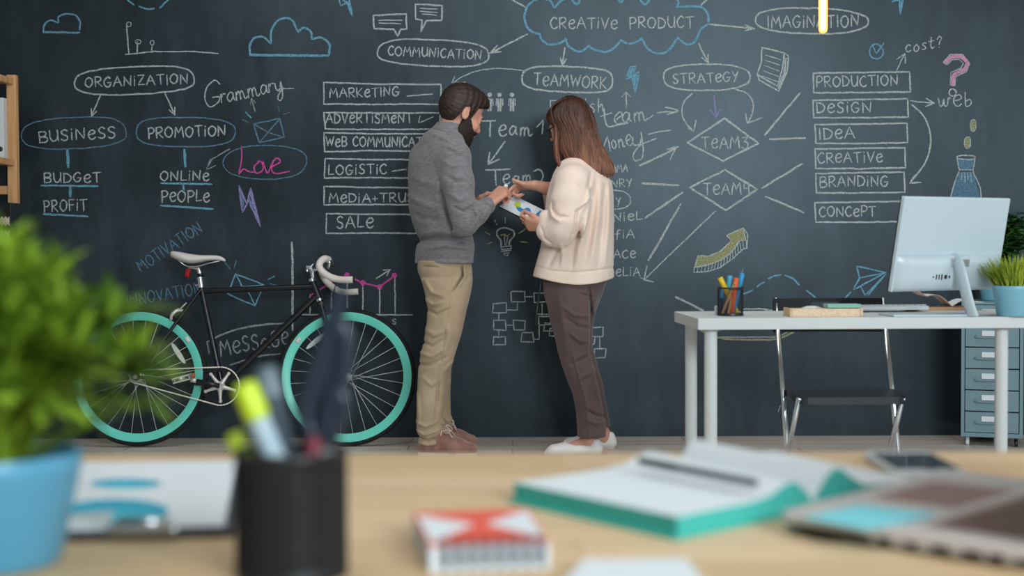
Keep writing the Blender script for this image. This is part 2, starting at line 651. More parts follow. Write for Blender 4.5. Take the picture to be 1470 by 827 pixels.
def word(txt, a, b, h, c='w', w=2.0, slant=0.0, gap=0.2, name='chalk_lettering', ck=None, hide=()):
    """hand-lettered word whose baseline runs from pixel a to pixel b, cap height h pixels"""
    K = ck or Chalk()
    ws = [G[ch][0] for ch in txt]
    total = sum(ws) + gap * (len(txt) - 1)
    u = Vector((b[0] - a[0], b[1] - a[1]))
    L = u.length
    u.normalize()
    v = Vector((u.y, -u.x))
    x = 0.0
    k = L / total
    for i, ch in enumerate(txt):
        dy = random.uniform(-.05, .05)
        for cu, pts in G[ch][1]:
            q = [Vector(a) + u * ((x + p[0]) * k + slant * p[1] * h) + v * ((p[1] + dy) * h) for p in pts]
            K.line([(p.x, p.y) for p in q], c, w, curve=bool(cu))
        x += ws[i] + gap
    if ck is None:
        K.done(name, 'chalk writing that reads ' + txt)
    return K


# ---- organisation tree, left
word('ORGANiZATION', (122, 125), (270, 120), 14)
Chalk().oval(194, 115.5, 86, 20.5, 'w', 2.2, -0.035).done('chalk_oval')
Chalk().arrow((144, 137), (131, 167), 'w', 2.0).done('chalk_arrow')
Chalk().arrow((236, 132), (251, 165), 'w', 2.0).done('chalk_arrow')
word('BUSiNeSS', (56, 205), (166, 197), 16)
Chalk().oval(106.5, 191, 75, 23, 'd', 1.6, -0.03).done('chalk_oval')
word('PROMOTiON', (213, 199), (324, 194), 15)
Chalk().oval(265.5, 189.5, 71, 22, 'd', 1.8, 0.0).done('chalk_oval')
K = Chalk()
K.line([(97, 216), (98, 240)], 'b', 4).line([(59, 266.5), (140, 267)], 'b', 2.6).line([(101, 268), (101, 282)], 'b', 4.2).line([(62, 307), (126, 311)], 'b', 2.8)
K.done('chalk_underline')
word('BUDGeT', (63, 263), (145, 261), 14)
word('PROFiT', (63, 304), (125, 302), 16)
K = Chalk()
K.line([(264.5, 215), (266, 239)], 'b', 4).line([(231, 263), (304, 264.5)], 'b', 2.6).line([(263, 264), (263.5, 273)], 'b', 3.6).line([(231, 295), (306, 300)], 'b', 2.8)
K.done('chalk_underline')
word('ONLiNe', (230, 259), (300, 259), 14)
word('PeOPLe', (232, 290), (301, 289), 16)
Chalk().line([(330, 214), (305, 228), (297, 242)], 'g', 1.6).line([(302, 228), (297, 243), (310, 238)], 'g', 1.4).done('chalk_arrow')
# small cloud, large cloud
Chalk().line([(62, 45), (64, 35), (72, 29), (83, 32), (84, 24), (95, 20), (108, 22), (115, 32), (114, 43)], 'b', 2.4, curve=True).line([(62, 46), (114, 47)], 'b', 3).done('chalk_cloud')
K = Chalk()
K.line([(359, 78), (359, 64), (366, 54), (378, 53), (389, 62)], 'b', 3, curve=True).line([(389, 62), (390, 42), (403, 27), (418, 28), (428, 45)], 'b', 3, curve=True)
K.line([(428, 46), (436, 40), (446, 45), (448, 56)], 'b', 3, curve=True).line([(449, 56), (462, 54), (473, 64), (472, 79)], 'b', 3, curve=True).line([(359, 79), (471, 80)], 'b', 3.6)
K.done('chalk_cloud')
Chalk().line([(180, -2), (192, 7)], 'b', 2.4).line([(200, 9), (211, 13), (221, 12)], 'b', 2.6, curve=True).line([(229, 11), (244, -2)], 'b', 2.4, curve=True).done('chalk_dashed_arc')
# little pin chart
K = Chalk()
K.line([(182, 36), (185, 78)], 'w', 2).line([(180, 78), (222, 74), (280, 74), (313, 77)], 'w', 1.8).line([(197, 60), (197, 78)], 'w', 1.8).line([(219, 64), (217, 75)], 'w', 1.8)
K.oval(185, 35, 3, 3, 'w', 1.2).oval(198, 60, 4, 3, 'w', 1.2).oval(218.5, 61, 2.5, 3, 'w', 1.2)
K.done('chalk_pin_chart')
# grammary, envelope, love
K = Chalk()
K.line([(316, 121), (308, 115), (297, 126), (294, 142), (301, 153), (313, 147), (315, 139), (305, 140)], 'w', 1.7, curve=True)
word('rammary', (318, 148), (408, 129), 21, 'w', 1.7, ck=K, gap=0.06)
K.line([(400, 128), (422, 127)], 'w', 1.5)
K.done('chalk_lettering', 'chalk writing that reads Grammary')
Chalk().arrow((366, 160), (361, 141), 'g', 1.6, 9).done('chalk_arrow')
K = Chalk()
K.rect([(364, 178), (402, 170), (408, 197), (372, 205)], 'd', 1.8).line([(364, 178), (385, 190), (402, 170)], 'd', 1.8).line([(372, 205), (385, 190), (408, 197)], 'd', 1.4)
K.line([(353, 161), (360, 169)], 'b', 2.2).line([(348, 172), (357, 176)], 'd', 1.6).line([(400, 153), (401, 160)], 'd', 1.6).line([(407, 164), (416, 161)], 'd', 1.6)
K.done('chalk_envelope')
K = Chalk()
K.line([(347, 210), (347, 230), (343, 250)], 'p', 1.9).line([(343, 249), (350, 243), (357, 246), (365, 247)], 'p', 1.9, curve=True)
K.line([(372, 232), (365, 240), (368, 249), (377, 244), (376, 233), (370, 231)], 'p', 1.9, curve=True).line([(378, 232), (384, 248), (392, 230)], 'p', 1.9, curve=True)
K.line([(390, 240), (402, 232), (396, 227), (390, 240), (394, 249), (416, 246)], 'p', 1.9, curve=True)
K.done('chalk_lettering', 'pink chalk writing that reads Love')
Chalk().oval(381, 233, 60, 25, 'd', 1.5, -0.03, p=2.2).done('chalk_oval')
K = Chalk()
K.line([(343, 267), (348, 305), (357, 288), (374, 326), (360, 270), (354, 292), (343, 267)], 'v', 2.2).line([(346, 272), (350, 298)], 'd', 2.4).line([(359, 276), (368, 310)], 'v', 2.6).line([(357, 283), (366, 305)], 'd', 2.2)
K.done('chalk_lightning')
word('MOTIVATION', (203, 391), (292, 332), 17, 'd', 1.8)
word('INNOVATION', (184, 441), (290, 421), 17, 'd', 1.9)
# letter behind the top tube
K = Chalk()
K.rect([(338, 393), (379, 409), (366, 439), (327, 422)], 'b', 2.0).line([(338, 393), (348, 412), (357, 420), (366, 439)], 'b', 1.8).line([(348, 412), (379, 409)], 'b', 1.6)
K.line([(323, 377), (330, 386)], 'd', 1.8).line([(339, 374), (336, 385)], 'd', 1.8).line([(385, 401), (394, 397)], 'b', 1.8).line([(387, 407), (396, 410)], 'd', 1.6)
K.done('chalk_envelope')
# message bubble
K = Chalk()
K.line([(297, 491), (330, 476), (370, 467), (412, 464)], 'g', 2.6, curve=True).line([(330, 524), (370, 512), (402, 508)], 'g', 2.2, curve=True).line([(297, 491), (300, 508)], 'g', 2.2)
K.done('chalk_speech_bubble')
word('MeSSaGe', (317, 511), (416, 494), 22, 'g', 2.2)
# chart with pink line
K = Chalk()
K.line([(419, 348), (420, 380), (420, 474)], 'w', 3.0).line([(429, 452), (592, 452)], 'w', 2.0)
for x, y in ((445, 423), (476, 413), (498.5, 402), (521, 410), (545, 415), (567, 398)):
    K.line([(x, y), (x, 451)], 'w', 2.0)
K.line([(445, 425), (476, 405), (498, 396), (521, 406), (545, 412), (566, 396)], 'p', 2.4)
for x, y in ((498, 395), (521, 406), (545, 412), (566, 395.5)):
    K.fill([(x + 4 * math.cos(a * .7), y + 4 * math.sin(a * .7)) for a in range(9)], 'p')
K.done('chalk_line_chart')
Chalk().arrow((540, 400), (560, 387), 'w', 2.0, 10, 0.5).done('chalk_arrow')
word('S', (563, 466), (569, 466), 8, 'g', 1.6)
# ---- list of boxes, middle left
for (x0, y0, x1, y1, t, a, b, h) in (
        (464, 119, 633, 150, 'MARKeTING', (473, 140), (573, 138), 13),
        (466, 161, 632, 186, 'ADVeRTiSMeNT', (468, 177), (592, 176), 14),
        (465, 191, 614, 218, 'WeB COMMUNICATION', (468, 210), (632, 211), 14),
        (466, 228, 610, 256, 'LOGiSTiC', (471, 250), (555, 250), 14),
        (466, 267, 612, 294, 'MeDiA+TRUST', (472, 291), (608, 290), 13),
        (468, 306, 597, 335, 'SALe', (483, 327), (536, 326), 17)):
    K = Chalk()
    j = [random.uniform(-1, 1) for _ in range(8)]
    K.rect([(x0 + j[0], y0 + j[1]), ((x0 + x1) / 2, y0 + 1.5 + j[2]), (x1, y0 + j[3] + 2), (x1, y1 + j[4]), ((x0 + x1) / 2, y1 - 1 + j[5]), (x0 + j[6], y1 + j[7])], 'w', 2.2)
    K.done('chalk_box')
    word(t, a, b, h)
Chalk().line([(584, 138), (621, 135)], 'w', 1.8).done('chalk_dash')
Chalk().line([(603, 167), (601, 176), (622, 168)], 'w', 1.8).done('chalk_tick')
Chalk().line([(562, 246), (583, 243)], 'w', 1.8).done('chalk_dash')
K = Chalk()
K.line([(754, 102), (720, 98), (690, 101), (664, 110), (652, 118)], 'w', 1.6, curve=True).line([(653, 110), (649, 119), (668, 118)], 'w', 1.8)
K.done('chalk_arrow')
# speech bubbles
Chalk().line([(536, 22), (583, 20), (584, 41), (575, 42), (571, 52), (565, 42), (537, 41), (536, 22)], 'w', 2.6).line([(543, 29), (578, 29)], 'w', 1.5).line([(544, 33), (575, 34)], 'w', 1.5).done('chalk_speech_bubble')
Chalk().line([(596, 6), (635, 8), (634, 29), (612, 30), (604, 46), (606, 29), (597, 27), (596, 6)], 'w', 2.4).line([(603, 12), (628, 13)], 'w', 1.5).line([(603, 16), (628, 18)], 'w', 1.5).line([(606, 20), (627, 22)], 'w', 1.5).done('chalk_speech_bubble')
Chalk().line([(486, -2), (489, 8), (498, 4), (506, 24), (501, -2)], 'b', 2.4).line([(492, 0), (500, 4), (504, 16)], 'b', 3).done('chalk_lightning')
Chalk().line([(1281, 2), (1292, -1), (1297, -4)], 'b', 3).line([(1292, 0), (1292, 20), (1296, -3)], 'b', 3).done('chalk_lightning')
word('COMMUNiCATiON', (557, 79), (691, 85), 13)
Chalk().oval(622, 76, 80, 19.5, 'w', 2.2, 0.03).done('chalk_oval')
Chalk().arrow((757, 49), (704, 76), 'w', 2.4, 15, 0.35).done('chalk_arrow')
# ---- big cloud
K = Chalk()
for pts in ([(796, 11), (789, 1), (775, -2), (760, 6), (753, 22), (756, 38), (765, 46), (775, 49)],
            [(775, 49), (778, 58), (790, 64), (803, 62), (813, 56)], [(811, 55), (818, 68), (832, 74), (846, 66)],
            [(846, 66), (856, 72), (872, 74), (885, 66), (891, 57)], [(891, 57), (902, 63), (914, 60), (921, 55)],
            [(921, 55), (930, 70), (945, 77), (960, 72), (973, 54)], [(973, 54), (984, 63), (996, 61), (1006, 42)],
            [(1006, 42), (1016, 34), (1016, 20), (1008, 11), (992, 9), (972, 10)], [(972, 10), (974, 2), (968, -4)],
            [(796, 11), (804, 2), (812, -3)], [(818, -3), (828, 6), (834, -3)], [(886, -3), (891, 3), (896, -3)], [(918, -2), (926, 6), (934, -2)]):
    K.line(pts, 'b', 3.2, curve=True)
K.done('chalk_cloud')
word('CReATiVe', (790, 41), (886, 41), 16)
word('PRODUCT', (904, 41), (996, 40), 16)
Chalk().line([(733, -2), (754, 10)], 'w', 2.4).line([(1006, 8), (1016, -1)], 'w', 2.4).done('chalk_dash')
Chalk().arrow((811, 68), (807, 95), 'w', 2.2, 12, 0.35).done('chalk_arrow')
Chalk().arrow((1018, 35), (1083, 41), 'w', 2.4, 14, 0.3).done('chalk_arrow')
Chalk().arrow((1003, 62), (1017, 91), 'w', 2.2, 13, 0.4).done('chalk_arrow')
word('IMAGiNATION', (1102, 40), (1233, 38), 17)
Chalk().oval(1164, 30, 81, 17.5, 'w', 2.4, 0.02).done('chalk_oval')
word('TeAMWORK', (766, 122), (870, 127), 17)
Chalk().oval(815.5, 114, 65, 19, 'w', 2.6, 0.03, p=3).done('chalk_oval')
# ---- people pictograms and team notes
for x in (703, 717, 735):
    K = Chalk()
    K.fill([(x + 3.4 * math.cos(a * .7), 136 + 3.4 * math.sin(a * .7)) for a in range(9)], 'w')
    K.line([(x - 1.8, 142), (x - 1.8, 159)], 'w', 3.2).line([(x + 1.8, 142), (x + 1.8, 159)], 'w', 3.2).line([(x - 4.2, 142), (x - 4.8, 151)], 'w', 2).line([(x + 4.2, 142), (x + 4.8, 151)], 'w', 2)
    K.done('chalk_pictogram')
K = Chalk()
K.line([(692, 174), (711, 173)], 'w', 2.4).line([(704, 174), (703, 196)], 'w', 2.4)
word('eam', (716, 195), (764, 194), 20, 'w', 2.2, ck=K)
K.line([(770, 183), (780, 172), (778, 192)], 'w', 2)
K.done('chalk_lettering', 'chalk writing that reads Team 1')
Chalk().arrow((725, 203), (701, 236), 'w', 2.4, 17, 0.5).done('chalk_arrow')
K = Chalk()
K.line([(697, 244), (732, 243)], 'w', 2.2).line([(711, 244), (712, 266)], 'w', 2.4)
word('eam', (722, 264), (766, 262), 17, 'w', 2.0, ck=K)
K.line([(766, 246), (774, 244), (779, 251), (777, 260), (770, 270), (784, 270)], 'w', 2.2, curve=True)
K.done('chalk_lettering', 'chalk writing that reads Team 2')
word('English', (790, 164), (868, 160), 20, 'w', 1.8) if 'E' in G else word('Tnglish', (790, 164), (864, 160), 20, 'w', 1.8)
Chalk().arrow((899, 155), (899, 132), 'w', 2.0, 9, 0.7).done('chalk_arrow')
Chalk().line([(905, 96), (898, 114), (907, 111), (912, 132), (917, 104), (909, 107), (913, 95), (905, 96)], 'b', 2.4).fill([(906, 98), (901, 112), (908, 110), (911, 128), (915, 106), (907, 108), (911, 97)], 'b').done('chalk_lightning')
K = Chalk()
K.line([(867, 155), (869, 172), (874, 182), (888, 179), (902, 176)], 'w', 2.2, curve=True).line([(862, 167), (878, 162)], 'w', 2)
K.line([(884, 172), (893, 165), (889, 161), (882, 170), (886, 178), (894, 177)], 'w', 1.9, curve=True)
word('am', (894, 177), (930, 172), 22, 'w', 1.9, ck=K)
K.line([(929, 172), (938, 165)], 'w', 1.8)
K.done('chalk_lettering', 'chalk writing that reads team')
Chalk().line([(943, 162), (970, 160)], 'w', 2).line([(955, 154), (974, 159), (958, 164)], 'w', 2, curve=True).done('chalk_arrow')
K = Chalk()
K.line([(850, 222), (857, 194), (866, 212), (872, 196), (877, 217)], 'w', 2.1)
word('one', (878, 213), (908, 208), 20, 'w', 2.0, ck=K)
K.line([(908, 197), (910, 208), (918, 207), (921, 196)], 'w', 2, curve=True)
K.line([(920, 190), (923, 210), (922, 226), (912, 231), (909, 222), (920, 208), (942, 199)], 'w', 2.0, curve=True)
K.done('chalk_lettering', 'chalk writing that reads Money')
Chalk().line([(931, 193), (945, 189), (962, 187)], 'w', 1.8, curve=True).done('chalk_dash')
# names
word('EMMA' if 'E' in G else 'MMA', (870, 247), (901, 247), 10.5, 'w', 1.9)
word('HeNRY', (858, 270), (907, 268), 11, 'w', 1.9)
word('Y', (884, 296), (891, 296), 12, 'w', 1.8)
Chalk().oval(880, 287, 25, 13, 'w', 1.7).done('chalk_oval')
word('DANieL', (852, 320), (922, 315), 12, 'w', 2.0)
word('SofiA', (860, 342), (911, 342), 12, 'w', 1.9)
word('GRACe', (858, 371), (912, 370), 12, 'w', 1.9)
word('AMeLiA', (858, 397), (919, 396), 12, 'w', 1.9)
Chalk().line([(918, 238), (970, 213)], 'w', 3).line([(971, 211), (962, 229)], 'w', 2).line([(958, 214), (974, 211)], 'w', 2.4).done('chalk_arrow')
Chalk().line([(922, 263), (974, 266)], 'w', 3).done('chalk_dash')
Chalk().line([(926, 313), (980, 276)], 'w', 3).done('chalk_dash')
Chalk().line([(931, 374), (977, 293)], 'w', 3).done('chalk_dash')
Chalk().line([(1027, 303), (924, 402)], 'w', 1.8).line([(929, 382), (924, 402), (938, 405)], 'w', 2).line([(919, 399), (926, 401)], 'w', 1.6).done('chalk_arrow')
# ---- strategy
word('STRATeGY', (966, 120), (1060, 117), 14)
Chalk().oval(1013.5, 111, 62, 18, 'w', 2.2, 0.0, p=2.8).done('chalk_oval')
Chalk().line([(994, 134), (982, 146), (979, 160), (984, 176), (996, 188)], 'w', 2, curve=True).line([(988, 184), (996, 188), (999, 173)], 'w', 2).done('chalk_arrow')
Chalk().line([(1055, 128), (1072, 134), (1081, 148), (1080, 163), (1073, 177)], 'w', 2, curve=True).line([(1070, 163), (1073, 177), (1094, 169)], 'w', 1.8).done('chalk_arrow')
Chalk().arrow((1025, 137), (1028, 168), 'v', 2.2, 13, 0.6).done('chalk_arrow')
Chalk().rect([(987, 205), (1040, 170), (1089, 206), (1038, 231)], 'w', 2.8).done('chalk_diamond')
word('TeAM3', (1007, 213), (1074, 213), 17)
Chalk().rect([(990, 269), (1041, 244), (1087, 272), (1042, 302)], 'w', 2.8).done('chalk_diamond')
word('TeAM4', (1010, 279), (1076, 279), 17)
for a, b in (((1098, 194), (1148, 134)), ((1105, 200), (1156, 198)), ((1094, 270), (1152, 235)), ((1099, 282), (1154, 305)), ((970, 426), (1010, 446))):
    Chalk().line([a, b], 'w', 2.8).done('chalk_dash')
K = Chalk()
K.line([(1094, 68), (1126, 76), (1123, 101), (1116, 124), (1087, 107), (1093, 88), (1094, 68)], 'w', 2.2)
K.line([(1126, 76), (1132, 80), (1130, 103), (1118, 131), (1090, 115), (1087, 107)], 'w', 2.0).line([(1128, 84), (1126, 106), (1117, 127)], 'w', 3)
for i in range(5):
    K.line([(1099 - i, 79 + i * 7.5), (1121 - i, 86 + i * 8)], 'w', 1.3)
K.done('chalk_paper_stack')
# ---- production list
for (x0, y0, x1, y1, t, a, b, h) in (
        (1167, 104, 1306, 132, 'PRODUCTION', (1172, 125), (1289, 123), 15),
        (1167, 143, 1303, 168, 'DeSiGN', (1172, 162), (1251, 161), 15),
        (1170, 178, 1302, 205, 'IDeA', (1176, 200), (1227, 198), 16),
        (1170, 213, 1299, 241, 'CReATiVe', (1174, 234), (1267, 232), 15),
        (1171, 248, 1298, 276, 'BRANDiNG', (1177, 269), (1275, 267), 15),
        (1170, 290, 1300, 318, 'CONCePT', (1176, 311), (1257, 310), 14)):
    K = Chalk()
    K.rect([(x0, y0 + 1), ((x0 + x1) / 2, y0), (x1, y0 - 1), (x1 + 1, y1), ((x0 + x1) / 2, y1 + 1), (x0 + 1, y1 + 1)], 'w', 2.4)
    K.done('chalk_box')
    word(t, a, b, h)
Chalk().oval(1258, 74, 10, 10, 'b', 1.9, p=2).line([(1253, 65), (1258, 77), (1269, 62)], 'b', 2).done('chalk_tick')
Chalk().arrow((1287, 101), (1299, 77), 'w', 1.8, 14, 0.5).done('chalk_arrow')
word('cost?', (1300, 75), (1352, 68), 16, 'w', 1.7, slant=0.12)
K = Chalk()
K.line([(1357, 90), (1366, 82), (1380, 82), (1388, 90), (1384, 100), (1370, 107), (1368, 122)], 'q', 5.4, curve=True)
K.line([(1354, 90), (1364, 78), (1382, 78), (1392, 91), (1387, 103), (1372, 110), (1371, 123), (1364, 122), (1365, 104), (1379, 98), (1383, 91), (1377, 85), (1366, 86), (1360, 93), (1354, 90)], 'w', 1.4)
K.oval(1367.5, 133, 5, 5, 'w', 2, p=2)
K.done('chalk_question_mark')
Chalk().arrow((1307, 145), (1341, 148), 'w', 2.0, 13, 0.45).done('chalk_arrow')
word('web', (1347, 153), (1396, 152), 20, 'w', 1.8)
K = Chalk()
K.line([(1309, 150), (1328, 170), (1336, 200), (1329, 232), (1306, 263)], 'w', 2.4, curve=True).line([(1313, 252), (1306, 263), (1322, 262)], 'w', 2.4)
K.done('chalk_arrow')
# bottle and drops
K = Chalk()
K.fill([(1374, 228), (1399, 228), (1397, 243), (1377, 243)], 'd').fill([(1378, 247), (1397, 247), (1408, 288), (1364, 288), (1368, 272)], 'd')
K.oval(1387, 226, 13, 3, 'w', 1.8).line([(1374, 227), (1377, 244), (1397, 244), (1400, 227)], 'w', 1.6).line([(1377, 245), (1367, 273), (1364, 290)], 'w', 1.8).line([(1397, 245), (1407, 270), (1409, 290)], 'w', 1.8)
for i in range(4):
    K.line([(1381 + i * 4, 248), (1380 + i * 5, 258 + (i % 2) * 4)], 'w', 1.3)
K.done('chalk_bottle')
K = Chalk()
K.fill([(1397 + 4 * math.cos(a * .63), 180 + 8 * math.sin(a * .63)) for a in range(10)], 'y').fill([(1389 + 4.4 * math.cos(a * .63), 205 + 8 * math.sin(a * .63)) for a in range(10)], 'y')
K.oval(1397, 180, 4, 8, 'w', 1.3).oval(1389, 205, 4.4, 8, 'w', 1.3)
K.done('chalk_drops')
# yellow arrow
K = Chalk()
up = [(1002, 367), (1016, 368), (1032, 362), (1044, 352), (1050, 345), (1043, 338), (1067, 327), (1071, 345), (1063, 345), (1052, 360), (1036, 373), (1018, 380), (997, 384)]
K.fill(up, 'y').line(up, 'w', 1.8, closed=True)
lo = [(997, 384), (1018, 380), (1036, 373), (1052, 360), (1063, 345), (1071, 345), (1072, 356), (1066, 358), (1052, 371), (1034, 384), (1016, 390), (996, 391)]
K.line(lo, 'w', 1.6, closed=True).line([(1067, 327), (1073, 336), (1072, 356)], 'w', 1.6)
for i in range(17):
    t = i / 16
    q0 = crom([(997, 384, 0), (1018, 380, 0), (1036, 373, 0), (1052, 360, 0), (1066, 346, 0)], 4)
    q1 = crom([(996, 391, 0), (1016, 390, 0), (1034, 384, 0), (1052, 371, 0), (1068, 357, 0)], 4)
    K.line([(q0[i].x, q0[i].y), (q1[i].x, q1[i].y)], 'w', 1.2)
K.done('chalk_curved_arrow')
# dashed flight path, paper plane, bubble behind the desk
K = Chalk()
for pts in ([(1066, 422), (1074, 420), (1081, 416)], [(1087, 412), (1092, 408), (1097, 405)], [(1103, 400), (1112, 396), (1121, 395)], [(1127, 395), (1138, 400), (1147, 409)], [(1158, 417), (1164, 422), (1170, 427)], [(1214, 427), (1221, 420)]):
    K.line(pts, 'b', 2.4, curve=True)
K.done('chalk_dashed_path')
K = Chalk()
K.line([(1230, 382), (1272, 391), (1225, 416), (1234, 399), (1230, 382)], 'b', 2.2).line([(1234, 399), (1272, 391)], 'b', 1.8).line([(1236, 412), (1242, 424), (1272, 393), (1246, 424)], 'b', 2)
K.done('chalk_paper_plane')
K = Chalk()
K.line([(970, 427), (990, 436), (1010, 447)], 'w', 2.4).line([(1066, 444), (1090, 443), (1112, 446)], 'w', 2.4)
K.line([(1006, 474), (1020, 482), (1050, 487), (1090, 488), (1118, 486), (1142, 475)], 'y', 2.6, curve=True).line([(1030, 484), (1090, 484), (1116, 483), (1134, 475)], 'g', 2.0, curve=True)
K.done('chalk_speech_bubble')
Chalk().line([(1120, 583), (1117, 592)], 'g', 2).done('chalk_dash')
# ---- light bulb
K = Chalk()
K.line([(719, 353), (719, 345), (713, 337), (715, 330), (725, 327.5), (736, 331), (738, 338), (732, 346), (731, 353)], 'w', 2.2, curve=True)
K.rect([(719, 354), (734, 353), (734, 357), (720, 358)], 'w', 1.8).line([(720, 361), (733, 359)], 'w', 2).line([(723, 364), (731, 363), (728, 367), (724, 366)], 'w', 1.8)
K.line([(719, 338), (724, 336), (728, 339), (732, 336)], 'y', 1.8, curve=True).line([(724, 338), (725, 352)], 'w', 1.4).line([(729, 338), (727, 352)], 'w', 1.4)
for a, b in (((697, 333), (703, 337)), ((700, 350), (706, 348)), ((710, 316), (713, 323)), ((725, 312), (725, 320)), ((745, 335), (755, 328)), ((747, 347), (757, 348))):
    K.line([a, b], 'y', 2.0)
K.done('chalk_light_bulb')
# ---- flow chart between and behind the legs
K = Chalk()
for (x, y, bw, bh) in ((717, 442, 19, 13), (744, 426, 20, 13), (776, 427, 18, 13), (717, 467, 18, 13), (745, 467, 16, 13), (717, 489, 17, 12), (757, 485, 17, 13), (782, 460, 18, 12), (788, 470, 14, 12), (797, 477, 16, 12), (858, 477, 16, 13), (861, 507, 17, 13)):
    j = [random.uniform(-1, 1) for _ in range(8)]
    K.rect([(x - bw / 2 + j[0], y - bh / 2 + j[1]), (x + bw / 2 + j[2], y - bh / 2 + j[3]), (x + bw / 2 + j[4], y + bh / 2 + j[5]), (x - bw / 2 + j[6], y + bh / 2 + j[7])], 'w', 1.9)
for pts in ([(727, 445), (743, 445), (743, 433)], [(755, 426), (766, 426)], [(716, 449), (716, 460)], [(716, 474), (716, 482)], [(726, 467), (736, 467)], [(766, 487), (774, 487), (774, 462)],
            [(778, 434), (778, 450)], [(770, 451), (790, 451)], [(861, 484), (861, 500)], [(854, 484), (853, 494), (848, 495)]):
    K.line(pts, 'w', 1.8)
K.done('chalk_flow_chart')
# ================================================================= shared materials
m_black = mat('black_gloss_paint', (20, 21, 25), rough=0.28, spec=0.5)
m_rubber = mat('black_rubber', (26, 27, 29), rough=0.75, spec=0.3)
m_teal = mat('turquoise_rim_paint', (106, 216, 196), rough=0.35, spec=0.5)
m_steel = mat('polished_steel', (200, 203, 206), rough=0.25, metal=1.0)
m_alloy = mat('satin_alloy', (214, 212, 206), rough=0.38, metal=0.4)
m_spoke = mat('spoke_steel', (214, 216, 216), rough=0.4, metal=0.2)
m_tape = mat('off_white_bar_tape', (212, 206, 198), rough=0.65, spec=0.3, bump=0.15, bscale=(300, 300, 300))
m_saddle = mat('white_saddle_leather', (222, 218, 214), rough=0.45, spec=0.4)
m_red = mat('red_light_lens', (150, 16, 20), rough=0.3)
m_amber = mat('amber_reflector', (206, 92, 30), rough=0.35)
m_clearr = mat('pale_reflector', (206, 210, 208), rough=0.3, bump=0.3, bscale=(400, 400, 400))
m_white = mat('white_laminate', (204, 208, 208), rough=0.42, spec=0.4)
m_whitep = mat('white_plastic', (212, 220, 224), rough=0.35, spec=0.5)
m_darkplastic = mat('black_plastic', (24, 26, 30), rough=0.38, spec=0.5)
m_paper = mat('white_paper', (214, 221, 225), rough=0.85, spec=0.15)
m_wood = mat('light_pine', (226, 200, 160), rough=0.6, rgb2=(200, 168, 124), vscale=(4, 60, 60))

# ================================================================= bicycle leaning on the board
LEAN = math.radians(6.0)
YB = FPX / 298.6
BN = Vector((0, -math.cos(LEAN), math.sin(LEAN)))      # near-side normal of the bicycle plane
BO = Vector((0, YB, 0))
BZ = Vector((0, math.sin(LEAN), math.cos(LEAN)))
BX = Vector((1, 0, 0))


def bk(px, py, o=0.0):
    """bicycle-plane point seen at a pixel, o metres towards the viewer's side"""
    return hit(px, py, BO + BN * o, BN)


MBK = Matrix((BX, BZ, BN)).transposed()      # local x along, y up, z towards the viewer
HUB_R = bk(199, 541)
HUB_F = bk(498, 541.3)
RW = (HUB_F - BO).dot(BZ) - 0.0005
bike = empty('bicycle', (float((HUB_R.x + HUB_F.x) / 2), YB, 0),
             label='black bicycle with turquoise rims leaning against the chalkboard wall', cat='bicycle')


